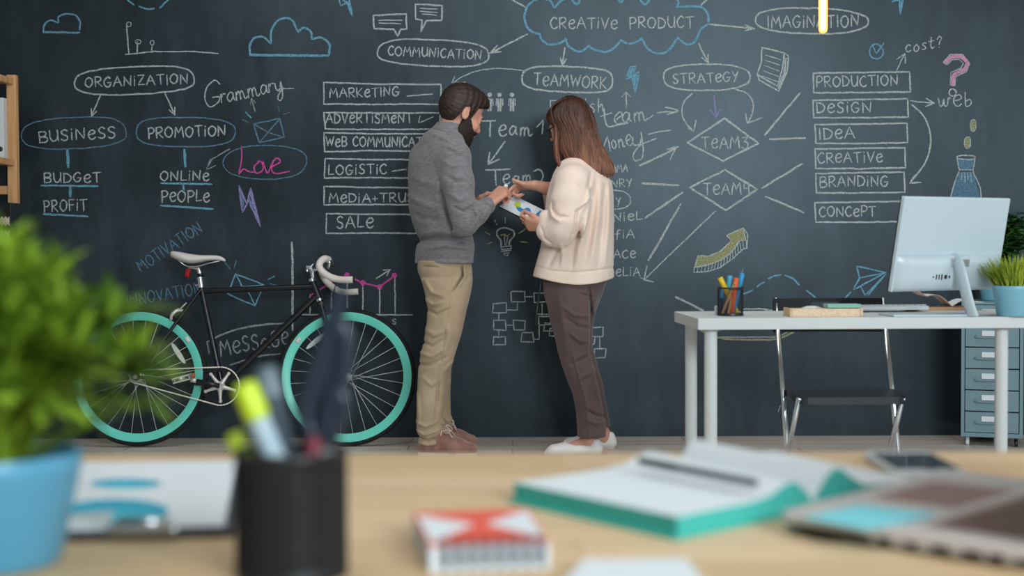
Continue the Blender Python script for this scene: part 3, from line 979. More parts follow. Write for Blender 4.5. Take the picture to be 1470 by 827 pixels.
def bwheel(hub, refl_px, rear):
    w = empty('wheel', hub - Vector(bike.location))
    w.parent = bike
    mb = MB()
    ring = []
    for k in range(16):
        a = 2 * math.pi * k / 16
        ring.append((RW - 0.0135 + 0.0135 * math.cos(a), 0.0145 * math.sin(a)))
    mb.lathe(ring, hub, 96, M=MBK, close=True)
    mb.build('tire', m_rubber, w)
    mb = MB()
    r0, r1 = RW * 0.818, RW * 0.935
    prof = [(r0, -0.004), (r0, 0.004), (r0 + 0.008, 0.0085), (r1 - 0.006, 0.0115), (r1, 0.0125), (r1 + 0.003, 0.0115), (r1 + 0.003, -0.0115), (r1, -0.0125), (r1 - 0.006, -0.0115), (r0 + 0.008, -0.0085)]
    mb.lathe(prof, hub, 96, M=MBK, close=True)
    mb.build('rim', m_teal, w, auto=50)
    mb = MB()
    mb.lathe([(0.0, -0.052), (0.005, -0.052), (0.005, -0.044), (0.019, -0.040), (0.020, -0.036), (0.012, -0.033), (0.010, 0), (0.012, 0.033), (0.020, 0.036), (0.019, 0.040), (0.008, 0.044), (0.007, 0.058), (0.011, 0.060), (0.011, 0.068), (0, 0.069)], hub, 20, M=MBK)
    mb.build('hub', m_alloy, w, auto=40)
    ns = 28
    for k in range(ns):
        side = 1 if k % 2 else -1
        a = 2 * math.pi * (k + 0.5) / ns
        tw = 0.95 * (1 if (k // 2) % 2 else -1)
        a0 = a + tw
        p = hub + MBK @ Vector((0.018 * math.cos(a0), 0.018 * math.sin(a0), side * 0.037))
        q = hub + MBK @ Vector(((r0 + 0.002) * math.cos(a), (r0 + 0.002) * math.sin(a), side * 0.002))
        MB().tube([p, q], 0.00135, 6).build('spoke', m_spoke, w)
    # reflector clipped between the spokes
    (x0, y0), (x1, y1) = refl_px
    a, b = bk(x0, y0, 0.016), bk(x1, y1, 0.016)
    d = (b - a)
    L = d.length
    d.normalize()
    e = BN.cross(d)
    mb = MB()
    out = []
    for k in range(24):
        t = 2 * math.pi * k / 24
        out.append((L * 0.5 * math.cos(t), 0.0115 * math.sin(t)))
    mb.prism(out, d, e, (a + b) / 2, BN * 0.008)
    mb.lathe([(0, 0.0), (0.0045, 0.0), (0.0045, 0.003), (0, 0.003)], (a + b) / 2 + BN * 0.008, 12, M=Matrix((d, e, BN)).transposed())
    tag(mb.build('reflector', m_clearr, w), label='clear oval wheel reflector')
    # pale sticker on the rim
    am = math.radians(37 if rear else 143)
    mb = MB()
    P = []
    for i in range(5):
        a = am + (i - 2) * 0.025
        P.append([hub + MBK @ Vector((r * math.cos(a), r * math.sin(a), zz)) for r, zz in ((r0 + 0.012, 0.0097), ((r0 + r1) / 2, 0.0112), (r1 - 0.006, 0.0124))])
    mb.sheet(P, BN * 0.0006)
    mb.build('rim_sticker', m_clearr, w)
    return w


bwheel(HUB_R, ((247, 493), (266, 522)), True)
bwheel(HUB_F, ((440, 501), (468, 478)), False)
# frame
BBp = bk(319, 554.5)
ST = bk(288.5, 411)
HT, HB = bk(448, 402), bk(459, 430.5)
mb = MB()
mb.tube([BBp, ST], 0.0145, 16)
mb.tube([bk(289.5, 418), bk(450.5, 411.5)], 0.0138, 16)
mb.tube([BBp, bk(456.5, 423)], 0.0155, 16)
mb.tube([HT, HB], 0.018, 18)
mb.tube([BBp - BN * 0.036, BBp + BN * 0.036], 0.021, 18)
for s in (-1, 1):
    mb.tube(crom([BBp + BN * s * 0.03, BBp.lerp(HUB_R, 0.4) + BN * s * 0.035, HUB_R + BN * s * 0.06], 5), [0.010] * 5 + [0.009] * 5 + [0.007], 12)
    mb.tube([bk(288, 416, s * 0.016), bk(245, 474, s * 0.035), HUB_R + BN * s * 0.06], [0.008, 0.008, 0.006], 12)
    mb.lathe([(0, -0.003), (0.016, -0.003), (0.016, 0.003), (0, 0.003)], HUB_R + BN * s * 0.06, 16, M=MBK)
mb.tube([bk(262, 450, -0.03), bk(262, 450, 0.03)], 0.006, 10)
mb.build('frame', m_black, bike, auto=45)
MB().tube([bk(447.5, 400), bk(448.5, 404)], 0.0195, 18).build('headset_cup', m_steel, bike, auto=45)
MB().tube([bk(458.3, 429), bk(459.6, 433)], 0.0195, 18).build('headset_cup', m_steel, bike, auto=45)
mb = MB()
mb.tube([bk(459.5, 432), bk(462.5, 439)], 0.02, 16)
mb.tube([bk(461.5, 438, -0.05), bk(461.5, 438, 0.05)], 0.013, 12)
for s in (-1, 1):
    mb.tube(crom([bk(461, 437, s * 0.046), bk(471, 473, s * 0.05), bk(483, 512, s * 0.052), bk(491, 532, s * 0.053), HUB_F + BN * s * 0.052], 5), list(np.linspace(0.0125, 0.007, 21)), 12)
mb.build('fork', m_black, bike, auto=45)
# seat post, saddle, tail light
mb = MB()
mb.tube([bk(289, 413), bk(287, 398)], 0.0165, 16)
mb.tube([bk(287.2, 397), bk(286.2, 389)], 0.0125, 16)
mb.tube([bk(286, 391), bk(285, 385.5), bk(277, 384), bk(271, 385)], [0.012, 0.0125, 0.010, 0.008], 12)
mb.tube([bk(289.5, 408), bk(281, 410)], 0.007, 10)
for s in (-1, 1):
    mb.tube(crom([bk(256, 374, s * 0.03), bk(268, 382, s * 0.022), bk(283, 382.5, s * 0.018), bk(300, 378, s * 0.012), bk(316, 374.5, s * 0.004)], 6), 0.0032, 8)
mb.build('seat_post', m_steel, bike, auto=45)
mb = MB()
mb.tube([bk(287.5, 393), bk(288, 397)], 0.0172, 16)
mb.build('seat_clamp', m_black, bike)
secs = [(245, 361, 369, 0.012), (247, 359, 371, 0.045), (254, 359.3, 375, 0.066), (264, 361, 379, 0.072), (275, 363, 381, 0.062), (286, 365, 378.5, 0.045), (297, 365.7, 375.3, 0.028), (307, 365.5, 374.5, 0.021), (315, 366.3, 374.8, 0.019), (320, 368.5, 376, 0.016), (323.5, 372, 376, 0.006)]
P = []
for (x, yt, yb, hw) in secs:
    row = []
    a, b = bk(x, yt), bk(x, yb)
    c, up = (a + b) / 2, (a - b) / 2
    for k in range(20):
        t = 2 * math.pi * k / 20
        u, vv = math.cos(t), math.sin(t)
        drop = -0.35 * abs(u) ** 3
        row.append(c + BN * hw * math.copysign(abs(u) ** 0.8, u) + up * (math.copysign(abs(vv) ** 0.8, vv) * 0.8 + drop * (1 if vv > 0 else -.2)))
    row.append(row[0])
    P.append(row)
mb = MB()
mb.sheet(P)
mb.add([p for p in P[0][:20]], [tuple(range(20))])
mb.add([p for p in P[-1][:20]], [tuple(range(20))])
o = mb.build('saddle', m_saddle, bike)
sm = o.modifiers.new('s', 'SUBSURF')
sm.levels = sm.render_levels = 1
mb = MB()
mb.box((bk(268.5, 386) + bk(271, 398)) / 2, (0.024, 0.03, 0.044), Matrix.Rotation(0.18, 3, 'Y'), 0.006, 3)
tag(mb.build('tail_light', m_red, bike), label='red tail light')
# stem and handlebar
mb = MB()
mb.tube([bk(449.5, 402), bk(448.5, 390)], 0.0125, 16)
mb.tube([bk(449, 392), bk(447.5, 384.5)], 0.016, 16)
mb.tube([bk(441, 384), bk(446, 385), bk(456, 384)], [0.013, 0.016, 0.017], 14)
mb.tube([bk(451, 384, -0.03), bk(451, 384, 0.03)], 0.0185, 18)
mb.tube([bk(441, 381.5), bk(441, 390)], 0.008, 12)
mb.build('stem', m_steel, bike, auto=45)
hb = empty('handlebar', bk(451, 384) - Vector(bike.location))
hb.parent = bike
MB().tube(crom([bk(463, 391, -0.15), bk(457, 387, -0.1), bk(451, 384, -0.03), bk(451, 384, 0.03), bk(456, 378.5, 0.10), bk(464, 373, 0.17)], 6), 0.0125, 14).build('bar', m_steel, hb)
near = [(472, 373, .14), (466, 371.5, .175), (460, 376, .19), (458.5, 383, .195), (463, 390, .195), (471, 396, .195), (482, 400.3, .195), (494, 401.8, .195), (507, 401.5, .195)]
far = [(462, 391, -.15), (464.5, 398, -.185), (470, 405.5, -.19), (479, 413.5, -.19), (487, 418, -.19), (496, 419.8, -.19), (515, 418.5, -.19)]
for lst in (near, far):
    pts = crom([bk(*q) for q in lst], 7)
    MB().tube(pts, 0.0165, 16).build('bar_tape', m_tape, hb)
    e0, e1 = pts[-2], pts[-1]
    d = (e1 - e0).normalized()
    MB().tube([e1 - d * 0.001, e1 + d * 0.006], [0.0168, 0.015], 16).build('end_plug', m_darkplastic, hb)
mb = MB()
mb.tube(crom([bk(470, 372.5, .15), bk(473, 378, .15), bk(471, 386, .145)], 5), [0.011] * 5 + [0.010] * 5 + [0.007], 12)
mb.build('brake_lever', m_steel, bike)
mb = MB()
mb.box(bk(477.5, 377, .13), (0.018, 0.04, 0.036), Matrix.Rotation(-0.1, 3, 'Y'), 0.005)
mb.build('brake_hood', m_darkplastic, bike)
mb = MB()
mb.tube(crom([bk(476, 392, .12), bk(484, 400, .05), bk(481, 412, -.1), bk(478, 424, -.06), bk(466, 428, 0.0), bk(452, 424, 0.02)], 7), 0.0023, 8)
mb.tube([bk(483, 409, -.19 + .001), bk(479, 417, -.19 + .0185)], 0.0022, 6)
mb.build('brake_cable', m_black, bike)
# rear brake
mb = MB()
for s in (-1, 1):
    mb.tube(crom([bk(262, 446, s * .012), bk(254, 446, s * .03), bk(247, 452, s * .034), bk(245.5, 459, s * .024)], 5), [.008] * 5 + [.009] * 5 + [.0075] * 6, 10)
mb.tube([bk(258, 450, -.03), bk(256, 444, .03)], 0.006, 10)
mb.tube([bk(257, 445, .03), bk(268, 434.5, .02)], 0.003, 8)
mb.build('rear_brake', m_alloy, bike)
# chainset: ring, spider, cranks, pedals, chain
CO = 0.045
C0 = BBp + BN * CO
cs = empty('chainset', C0 - Vector(bike.location))
cs.parent = bike
mb = MB()
pr = []
TEETH = 46
vs = []
for r in (0.082, 0.0905):
    pass
outer = []
for k in range(TEETH * 2):
    a = 2 * math.pi * k / (TEETH * 2)
    r = 0.0925 if k % 2 else 0.0885
    outer.append(C0 + MBK @ Vector((r * math.cos(a), r * math.sin(a), 0)))
inner = [C0 + MBK @ Vector((0.073 * math.cos(2 * math.pi * k / (TEETH * 2)), 0.073 * math.sin(2 * math.pi * k / (TEETH * 2)), 0)) for k in range(TEETH * 2)]
nn = TEETH * 2
for z in (-0.0015, 0.0015):
    vs += [p + BN * z for p in outer] + [p + BN * z for p in inner]
fs = []
for k in range(nn):
    k2 = (k + 1) % nn
    fs += [(k, k2, nn + k2, nn + k), (2 * nn + k, 3 * nn + k, 3 * nn + k2, 2 * nn + k2), (k, 2 * nn + k, 2 * nn + k2, k2), (nn + k, nn + k2, 3 * nn + k2, 3 * nn + k)]
mb.add(vs, fs, False)
mb.build('chainring', m_black, cs)
mb = MB()
for k in range(5):
    a = math.radians(56 + 72 * k)
    d = MBK @ Vector((math.cos(a), math.sin(a), 0))
    mb.tube([C0 + BN * .007 + d * 0.012, C0 + BN * .006 + d * 0.05, C0 + BN * .004 + d * 0.071], [0.012, 0.0075, 0.0065], 12)
    mb.lathe([(0, 0), (0.008, 0), (0.008, 0.006), (0, 0.006)], C0 + d * 0.073, 12, M=MBK)
mb.lathe([(0, 0.0), (0.024, 0.0), (0.024, 0.012), (0.016, 0.02), (0.013, 0.02), (0.011, 0.014), (0, 0.014)], C0, 24, M=MBK)
mb.build('spider', m_alloy, cs, auto=45)
mb = MB()
PA = bk(277, 545.5, CO + .022)
mb.tube([C0 + BN * .018, bk(300, 550.3, CO + .022), PA], [0.0135, 0.0105, 0.010], 12)
mb.tube([C0 - BN * .09, bk(372, 563.5, -CO - .02), bk(376, 566.5, -CO - .02)], [0.012, 0.0105, 0.011], 12)
mb.build('crank_arm', m_black, cs)
MB().tube([bk(282, 546.6, CO + .0225), bk(274, 545, CO + .0225)], [0.0115, 0.0125], 14).build('crank_end', m_alloy, cs)
for (px, py, so) in ((262, 543.5, CO + .075), (376, 568, -CO - .07)):
    mb = MB()
    c = bk(px, py, so)
    R = Matrix.Rotation(-0.25, 3, 'Y')
    for k in (-1, 1):
        for j in (-1, 1):
            mb.box(c + R @ Vector((k * 0.036, 0, 0)), (0.012, 0.075, 0.024), R, 0.003)
        mb.box(c + R @ Vector((0, k * 0.034, 0.010)), (0.084, 0.01, 0.006), R, 0.002)
        mb.box(c + R @ Vector((0, k * 0.034, -0.010)), (0.084, 0.01, 0.006), R, 0.002)
    mb.tube([c - BN * 0.05, c + BN * 0.045], 0.009, 12)
    mb.build('pedal', m_alloy, cs)
mb = MB()
mb.box(bk(278, 538.5, CO + .05), (0.01, 0.03, 0.016), None, 0.002)
mb.build('pedal_reflector', m_amber, cs)
mb = MB()
RC = 0.0915
path = []
a0, a1 = math.radians(88), math.radians(-97)
for k in range(40):
    a = a0 + (a1 - a0) * k / 39
    path.append(C0 + MBK @ Vector((RC * math.cos(a), RC * math.sin(a), 0)))
HR = HUB_R + BN * CO
rc = 0.031
for k in range(16):
    a = math.radians(-97) - math.radians(175) * k / 15
    path.append(HR + MBK @ Vector((rc * math.cos(a), rc * math.sin(a), 0)))
cl = []
n_ = len(path)
for i in range(n_):
    a, b = path[i], path[(i + 1) % n_]
    m_ = max(1, round((b - a).length / 0.00635))
    cl += [a.lerp(b, j / m_) for j in range(m_)]
mb.tube(cl, [0.0046 if i % 2 else 0.0026 for i in range(len(cl))], 6, closed=True, flat=(BN, 0.8))
mb.build('chain', mat('silver_chain', (236, 232, 220), rough=0.4, metal=0.2), bike)
MB().lathe([(0.012, -.003), (0.03, -.002), (0.03, .002), (0.012, .003)], HR, 24, M=MBK, close=True).build('sprocket', m_steel, bike)

# ================================================================= white desk
ZD = 0.73
fl = on_z(1002, 457.2, ZD)
rl = on_z(957, 446.6, ZD)
DYAW = math.radians(2.0)
DX = Vector((math.cos(DYAW), math.sin(DYAW), 0))
DY = Vector((-math.sin(DYAW), math.cos(DYAW), 0))
DW, DD, DT = 1.40, 0.50, 0.0365
deskR = rotz(DYAW)
O = Vector((fl.x, fl.y, 0))       # front left corner on the floor plan


def dk(u, v, z=ZD):
    """desk coordinates: u along the front edge, v towards the board"""
    return O + DX * u + DY * v + Vector((0, 0, z))


desk = empty('desk', dk(DW / 2, DD / 2, 0), label='white laminate desk with round white legs holding the computer', cat='desk')
mb = MB()
mb.box(dk(DW / 2, DD / 2, ZD - DT / 2), (DW, DD, DT), deskR, 0.0015, 1)
mb.build('desk_top', m_white, desk)
for (u, v) in ((0.05, 0.055), (0.05, DD - 0.055), (0.993, 0.055), (1.31, DD - 0.055)):
    mb = MB()
    c = dk(u, v, 0)
    mb.lathe([(0.016, 0), (0.0185, 0.003), (0.0185, 0.02), (0.0208, 0.024), (0.0208, ZD - DT - 0.006), (0.032, ZD - DT - 0.005), (0.032, ZD - DT)], c, 28)
    mb.build('leg', m_white, desk, auto=40)


def ond(px, py, z=ZD):
    return on_z(px, py, z)


# ---- pencil cup of black wire mesh
def mesh_cup(name, loc, R, H, label, group, wire=.0013):
    root = empty(name, loc, label=label, cat='pencil cup', group=group)
    NU, NV = 72, 26
    mb = MB()
    V = []
    for j in range(NV + 1):
        z = 0.004 + (H - 0.008) * j / NV
        for i in range(NU):
            a = 2 * math.pi * (i + 0.5 * (j % 2)) / NU
            V.append((R * math.cos(a), R * math.sin(a), z))
    F = []
    for j in range(0, NV - 1):
        for i in range(NU):
            if j % 2 == 0:
                F.append((j * NU + i, (j + 1) * NU + i, (j + 2) * NU + i, (j + 1) * NU + (i - 1) % NU))
            else:
                F.append((j * NU + i, (j + 1) * NU + (i + 1) % NU, (j + 2) * NU + i, (j + 1) * NU + i))
    mb.add(V, F)
    o = mb.build('mesh_wall', m_darkplastic, root, local=True)
    md = o.modifiers.new('w', 'WIREFRAME')
    md.thickness = wire
    md.use_even_offset = False
    dg = bpy.context.evaluated_depsgraph_get()
    me = bpy.data.meshes.new_from_object(o.evaluated_get(dg))
    o.modifiers.clear()
    o.data = me
    mb = MB()
    mb.lathe([(R - .0015, H - .006), (R + .0015, H - .006), (R + .0022, H - .002), (R + .001, H), (R - .001, H), (R - .002, H - .002)], (0, 0, 0), 48, close=True)
    mb.build('top_rim', m_darkplastic, root, local=True)
    mb = MB()
    mb.lathe([(0, 0), (R + .0012, 0), (R + .0018, .003), (R + .0008, .008), (R - .0012, .008), (R - .0014, .003), (0, .003)], (0, 0, 0), 48)
    mb.build('base', m_darkplastic, root, local=True, auto=40)
    return root


cupc = ond(1048.5, 453.2)
mesh_cup('pencil_cup', cupc, 0.0415, 0.094, 'black mesh pencil cup on the left end of the white desk', 'black mesh pencil cups', .0008)


def color_mat(name, rgb, rough=0.4):
    return mat(name, rgb, rough=rough, spec=0.45)


m_yellow = color_mat('yellow_marker_plastic', (236, 196, 36))
m_cyan = color_mat('cyan_marker_plastic', (70, 178, 208))
m_orange = color_mat('orange_marker_plastic', (236, 96, 36))
m_blue = color_mat('blue_marker_plastic', (46, 150, 200))
m_lime = color_mat('lime_marker_plastic', (190, 214, 40))
m_pencil = mat('raw_wood_pencil', (190, 140, 96), rough=0.6)
m_graphite = mat('grey_graphite', (120, 122, 126), rough=0.5)


def pen(name, base, tip, R, body_m, cap_m, label, cat='marker', group=None, cap=0.33, sharp=False, body_label=None):
    base, tip = Vector(base), Vector(tip)
    root = empty(name, base, label=label, cat=cat, group=group)
    if not sharp:
        p = base.lerp(tip, 1 - cap)
        mb = MB()
        mb.tube([base, base.lerp(tip, 0.02), p], [R * 0.7, R * 0.92, R * 0.92], 16)
        b = mb.build('barrel', body_m, root, auto=40)
        mb = MB()
        mb.tube([p, p.lerp(tip, 0.04), base.lerp(tip, 0.985), tip], [R * 0.9, R * 1.06, R, R * 0.8], 16)
        mb.build('cap', cap_m, root, auto=40)
    else:
        p = base.lerp(tip, 0.88)
        MB().tube([base, p], R, 6, smooth=False).build('barrel', body_m, root)
        MB().tube([p, tip], [R * 0.98, R * 0.1], 8).build('point', cap_m, root)
    return root


def cup_pen(name, c, R, px, py, Ytip, a, rr, bm_, cm_, label, **k):
    """pen standing in a cup: foot on the cup's floor at angle a, tip at a pixel"""
    foot = Vector(c) + Vector((math.cos(a) * R, math.sin(a) * R, 0.006 + rr * 0.3))
    return pen(name, foot, at(px, py, Ytip), rr, bm_, cm_, label, **k)


YC_ = cupc.y
cup_pen('marker', cupc, 0.026, 1033.5, 398.5, YC_ + .012, 0.4, 0.0085, m_yellow, m_yellow, 'yellow marker leaning left in the mesh cup on the white desk', group='markers in the desk pencil cup')
cup_pen('marker', cupc, 0.016, 1048, 396, YC_ + .018, 1.9, 0.0088, m_cyan, m_cyan, 'cyan marker standing behind the yellow marker on the white desk', group='markers in the desk pencil cup')
cup_pen('marker', cupc, 0.012, 1057, 399, YC_ - .014, -1.4, 0.0085, m_orange, m_orange, 'orange marker at the front of the desk pencil cup', group='markers in the desk pencil cup')
cup_pen('marker', cupc, 0.012, 1066, 392, YC_ + .004, 0.6, 0.0078, m_blue, m_blue, 'blue marker leaning right in the desk pencil cup', group='markers in the desk pencil cup')
cup_pen('pencil', cupc, 0.02, 1067.5, 385, YC_ + .022, 2.6, 0.0042, m_graphite, m_graphite, 'grey pencil with its point up behind the blue marker', cat='pencil', sharp=True, group='pencils in the desk pencil cup')
cup_pen('pencil', cupc, 0.031, 1056, 403.5, YC_ - .022, -2.75, 0.0045, m_pencil, m_pencil, 'plain wooden pencil slanting across the front of the desk cup', cat='pencil', sharp=True, group='pencils in the desk pencil cup')
cup_pen('pencil', cupc, 0.024, 1050.5, 424, YC_ - .012, -2.0, 0.0045, m_pencil, m_pencil, 'short wooden pencil hardly rising inside the desk cup', cat='pencil', sharp=True, group='pencils in the desk pencil cup')
cup_pen('pen', cupc, 0.03, 1036, 416, YC_ - .012, 2.9, 0.0062, mat('navy_pen_plastic', (28, 40, 92), rough=.4), m_blue, 'navy pen with a blue cap hidden inside the desk cup', cat='pen')

# small white eraser by the cup
e = ond(1028.5, 452.2)
mb = MB()
mb.box(e + Vector((0, 0, .015)), (.011, .02, .03), deskR, .002)
tag(top(mb.build('eraser', m_whitep)), 'small white eraser standing at the left of the desk pencil cup', 'eraser')

# pine box, mint sticky block, white mouse
m_lattice = mat('pine_lattice', (222, 190, 158), rough=.6, rgb2=(232, 206, 178), vscale=(150, 150, 150), ramp=(.45, .55))
a, b = ond(1137.5, 455.2), ond(1235, 454.6)
L = (b - a).length
bx = Vector(((a.x + b.x) / 2, (a.y + b.y) / 2, 0)) + DY * 0.045
root = empty('wooden_box', bx + Vector((0, 0, ZD)), label='flat pale wooden box with a lattice pattern on the white desk', cat='box')
mb = MB()
mb.box(bx + Vector((0, 0, ZD + .0125)), (L, .09, .025), deskR, .0015, 1)
mb.build('body', m_lattice, root)
for s in (-1, 1):
    mb = MB()
    mb.box(bx + DX * s * (L / 2 + .004) + Vector((0, 0, ZD + .0135)), (.008, .094, .027), deskR, .0012, 1)
    mb.build('end_panel', m_wood, root)
m_mint = mat('mint_paper', (140, 190, 178), rough=.8)
c = at(1209, 441, (bx + DY * .012).y)
mb = MB()
mb.box(bx + DX * ((c - bx).dot(DX)) + DY * .012 + Vector((0, 0, ZD + .027 + .006)), (.108, .06, .012), deskR, .001, 1)
tag(top(mb.build('sticky_note_block', m_mint)), 'mint green sticky note block lying on the flat wooden box', 'sticky notes')
c = at(1165, 441, (bx + DY * .1).y)
mm = bx + DX * ((c - bx).dot(DX)) + DY * .1
mb = MB()
bmx = bmesh.new()
bmesh.ops.create_uvsphere(bmx, u_segments=28, v_segments=16, radius=1)
for v in bmx.verts:
    v.co = Vector((v.co.x * .052, v.co.y * .029, max(0, v.co.z) * .030))
mb.bm(bmx, Matrix.Translation(mm + Vector((0, 0, ZD))) @ deskR.to_4x4())
tag(top(mb.build('computer_mouse', m_whitep)), 'white computer mouse behind the wooden box on the desk', 'computer mouse')

# ---- all-in-one computer seen from behind
TH = math.radians(30)
TILT = math.radians(11)
ux = Vector((math.cos(TH), math.sin(TH), 0))            # along the screen, left to right as seen
nb0 = Vector((math.sin(TH), -math.cos(TH), 0))           # back normal before tilting, towards the viewer
nb = (nb0 * math.cos(TILT) + Vector((0, 0, -1)) * math.sin(TILT)).normalized()
uz = (Vector((0, 0, 1)) * math.cos(TILT) + nb0 * math.sin(TILT)).normalized()
YM = FPX / 455.5
BL = at(1279, 419.5, YM)
MWD, MHT = 0.478, 0.305
m_mon = mat('white_computer_shell', (192, 208, 216), rough=.3, spec=.5)
foot = ond(1370, 451.5)
comp = empty('desktop_computer', Vector((foot.x, foot.y, ZD)), label='white all-in-one desktop computer seen from behind on the white desk', cat='computer')


def mo(u, w, d=0.0):
    """back of the monitor: u to the right, w up, d out of the back"""
    return BL + ux * u + uz * w + nb * d


RM = Matrix((ux, nb, uz)).transposed()
mb = MB()
mb.box(mo(MWD / 2, MHT / 2, -.008), (MWD, .016, MHT), RM, .004, 3)
mb.build('back_panel', m_mon, comp)
mb = MB()
mb.box(mo(MWD / 2, MHT / 2, -.0185), (MWD - .004, .005, MHT - .004), RM, .002, 2)
tag(mb.build('screen', mat('dark_screen_glass', (18, 20, 24), rough=.12, spec=.5), comp), label='dark glass screen on the far side')
P = []
prof = [(.119, .0), (.1185, .012), (.115, .019), (.09, .0245), (.05, .0265), (.02, .024), (.006, .012), (.002, .0)]
for (w, d) in prof:
    row = []
    for i in range(21):
        t = i / 20
        e_ = min(t, 1 - t)
        k = min(1.0, (e_ / .05)) ** .5 if e_ < .05 else 1.0
        row.append(mo(.006 + (MWD - .012) * t, w, d * k))
    P.append(row)
mb = MB()
mb.sheet(P)
hs = mb.build('rear_housing', m_mon, comp)
mb = MB()
c0 = mo(MWD * .545, .1)
mb.box(mo(MWD * .545, .098, .024), (.078, .010, .026), RM, .002, 2)
mb.build('hinge_plate', mat('satin_silver', (190, 198, 204), rough=.3, metal=.6), comp)
for i, (u, w_, h_) in enumerate(((-.058, .005, .005), (-.044, .004, .016), (-.032, .004, .016), (-.02, .005, .018), (-.003, .012, .012), (.014, .006, .008))):
    mb = MB()
    mb.box(mo(MWD * .43 + u, .052, .0268), (w_, .003, h_), RM, .0008, 1)
    mb.build('port', m_darkplastic, comp)
# stand: curved arm and flat foot
mb = MB()
Yf = foot.y - .02
arm = [(1362, 373, .012), (1370, 372.5, .0), (1376, 379, -.03), (1381, 396, -.05), (1386.5, 420, -.055), (1392, 441, -.055), (1396, 454.5, -.055)]
hz = mo(MWD * .545, .1, .02)
pts = [at(x, y, hz.y + (d * 1.0)) for x, y, d in arm]
pts[-1].z = ZD + .004
cc = crom(pts, 6)
mb.tube(cc, list(np.linspace(.020, .0235, len(cc))), 16, flat=(Vector((-1, 0, 0)), .42))
mb.build('stand_arm', m_mon, comp, auto=60)
mb = MB()
fe = pts[-1]
a, b = Vector((fe.x + .02, fe.y - .012, 0)), ond(1279, 455.0)
mb.box(Vector(((a.x + b.x) / 2, (a.y + b.y) / 2 + .085, ZD + .004)), (a.x - b.x, .17, .008), deskR, .003, 2)
mb.build('stand_foot', m_mon, comp)
# keyboard / white wedge in front of it
a, b = ond(1238, 451), ond(1345, 449.5)
mb = MB()
R_ = rotz(DYAW) @ Matrix.Rotation(math.radians(-3), 3, 'X')
kc = Vector(((a.x + b.x) / 2 - .02, foot.y + .285 - .06, ZD))
kb = empty('keyboard', kc, label='thin white keyboard lying behind the wooden box on the desk', cat='keyboard')
kL = .29
mb.box(kc + Vector((0, 0, .012)), (kL, .11, .014), R_, .003, 2)
mb.build('keyboard_body', m_whitep, kb)
for r in range(5):
    for q in range(14):
        mb = MB()
        p = kc + R_ @ Vector((-kL / 2 + .0165 + q * .0198, -.043 + r * .0205, .0215))
        mb.box(p, (.0165, .017, .005), R_, .0015, 1)
        mb.build('key', m_white, kb)
# papers and folder behind the stand
m_folder = mat('tan_card', (196, 160, 124), rough=.8)
p0 = ond(1350, 446.2)
mb = MB()
mb.box(Vector((p0.x, p0.y + .06, ZD + .006)), (.25, .11, .012), rotz(.12), .001, 1)
tag(top(mb.build('document_folder', m_folder)), 'tan card folder lying under the curled magazine on the desk', 'folder')
root = empty('magazine', Vector((p0.x + .06, p0.y + .06, ZD + .0122)), label='open white magazine with curling pages behind the computer stand', cat='magazine')
m_pink = mat('pinkish_page', (228, 212, 206), rough=.6)
for s in (-1, 1):
    P = []
    for i in range(13):
        t = i / 12
        x = s * .115 * t
        z = .002 + .036 * math.sin(min(1, t * 1.35) * math.pi * .8) * (1 if s < 0 else .62) + (.032 * t ** 3 if s < 0 else 0)
        P.append([Vector((p0.x + .045 + x, p0.y + .012 + .1 * j / 4 + .01 * t, ZD + .0125 + z)) for j in range(5)])
    mb = MB()
    mb.sheet(P, (0, 0, .0018))
    mb.build('page', m_pink if s < 0 else m_paper, root)

# ---- potted grass
m_pot = mat('blue_glazed_pot', (84, 152, 184), rough=.35, spec=.45)
m_soil = mat('dark_soil', (52, 40, 30), rough=.95, bump=.6, bscale=(200, 200, 200))


def grass_mat(name, c1, c2):
    m = mat(name, c1, rough=.55, spec=.3)
    n = N(m)
    b = m.node_tree.nodes['Principled BSDF']
    tc = n('ShaderNodeTexCoord')
    mp = n('ShaderNodeMapping', Scale=(60, 60, 4))
    n.link(tc.outputs['Object'], mp.inputs[0])
    nz = n('ShaderNodeTexNoise', Scale=1.0, Detail=2.0)
    n.link(mp.outputs[0], nz.inputs['Vector'])
    r = n('ShaderNodeValToRGB')
    r.color_ramp.elements[0].position = .3
    r.color_ramp.elements[0].color = lin(c2)
    r.color_ramp.elements[1].position = .7
    r.color_ramp.elements[1].color = lin(c1)
    n.link(nz.outputs[0], r.inputs[0])
    n.link(r.outputs[0], b.inputs['Base Color'])
    b.inputs['Subsurface Weight'].default_value = 0.15
    b.inputs['Subsurface Radius'].default_value = (.004, .008, .002)
    return m


m_grass = grass_mat('artificial_grass', (190, 200, 66), (92, 130, 34))
m_leaf = grass_mat('leaf_green', (70, 122, 48), (34, 74, 30))
m_herb = grass_mat('bright_herb_green', (150, 182, 48), (54, 92, 26))


m_pot2 = mat('pale_blue_glazed_pot', (126, 184, 204), rough=.35, spec=.45)


def pot(name, loc, R, H, label, cat, group=None, taper=.8, pm=None):
    root = empty(name, loc, label=label, cat=cat, group=group)
    mb = MB()
    r0 = R * taper
    mb.lathe([(0, 0), (r0 * .93, 0), (r0, .004), (R * .985, H - .014), (R, H - .012), (R, H - .002), (R * .985, H), (R * .93, H - .001), (R * .92, H - .02), (r0 * .9, .01), (0, .01)], (0, 0, 0), 56)
    mb.build('pot', pm or m_pot2, root, local=True, auto=50)
    mb = MB()
    mb.lathe([(0, H - .012), (R * .5, H - .010), (R * .915, H - .014)], (0, 0, 0), 40)
    mb.build('soil', m_soil, root, local=True)
    return root


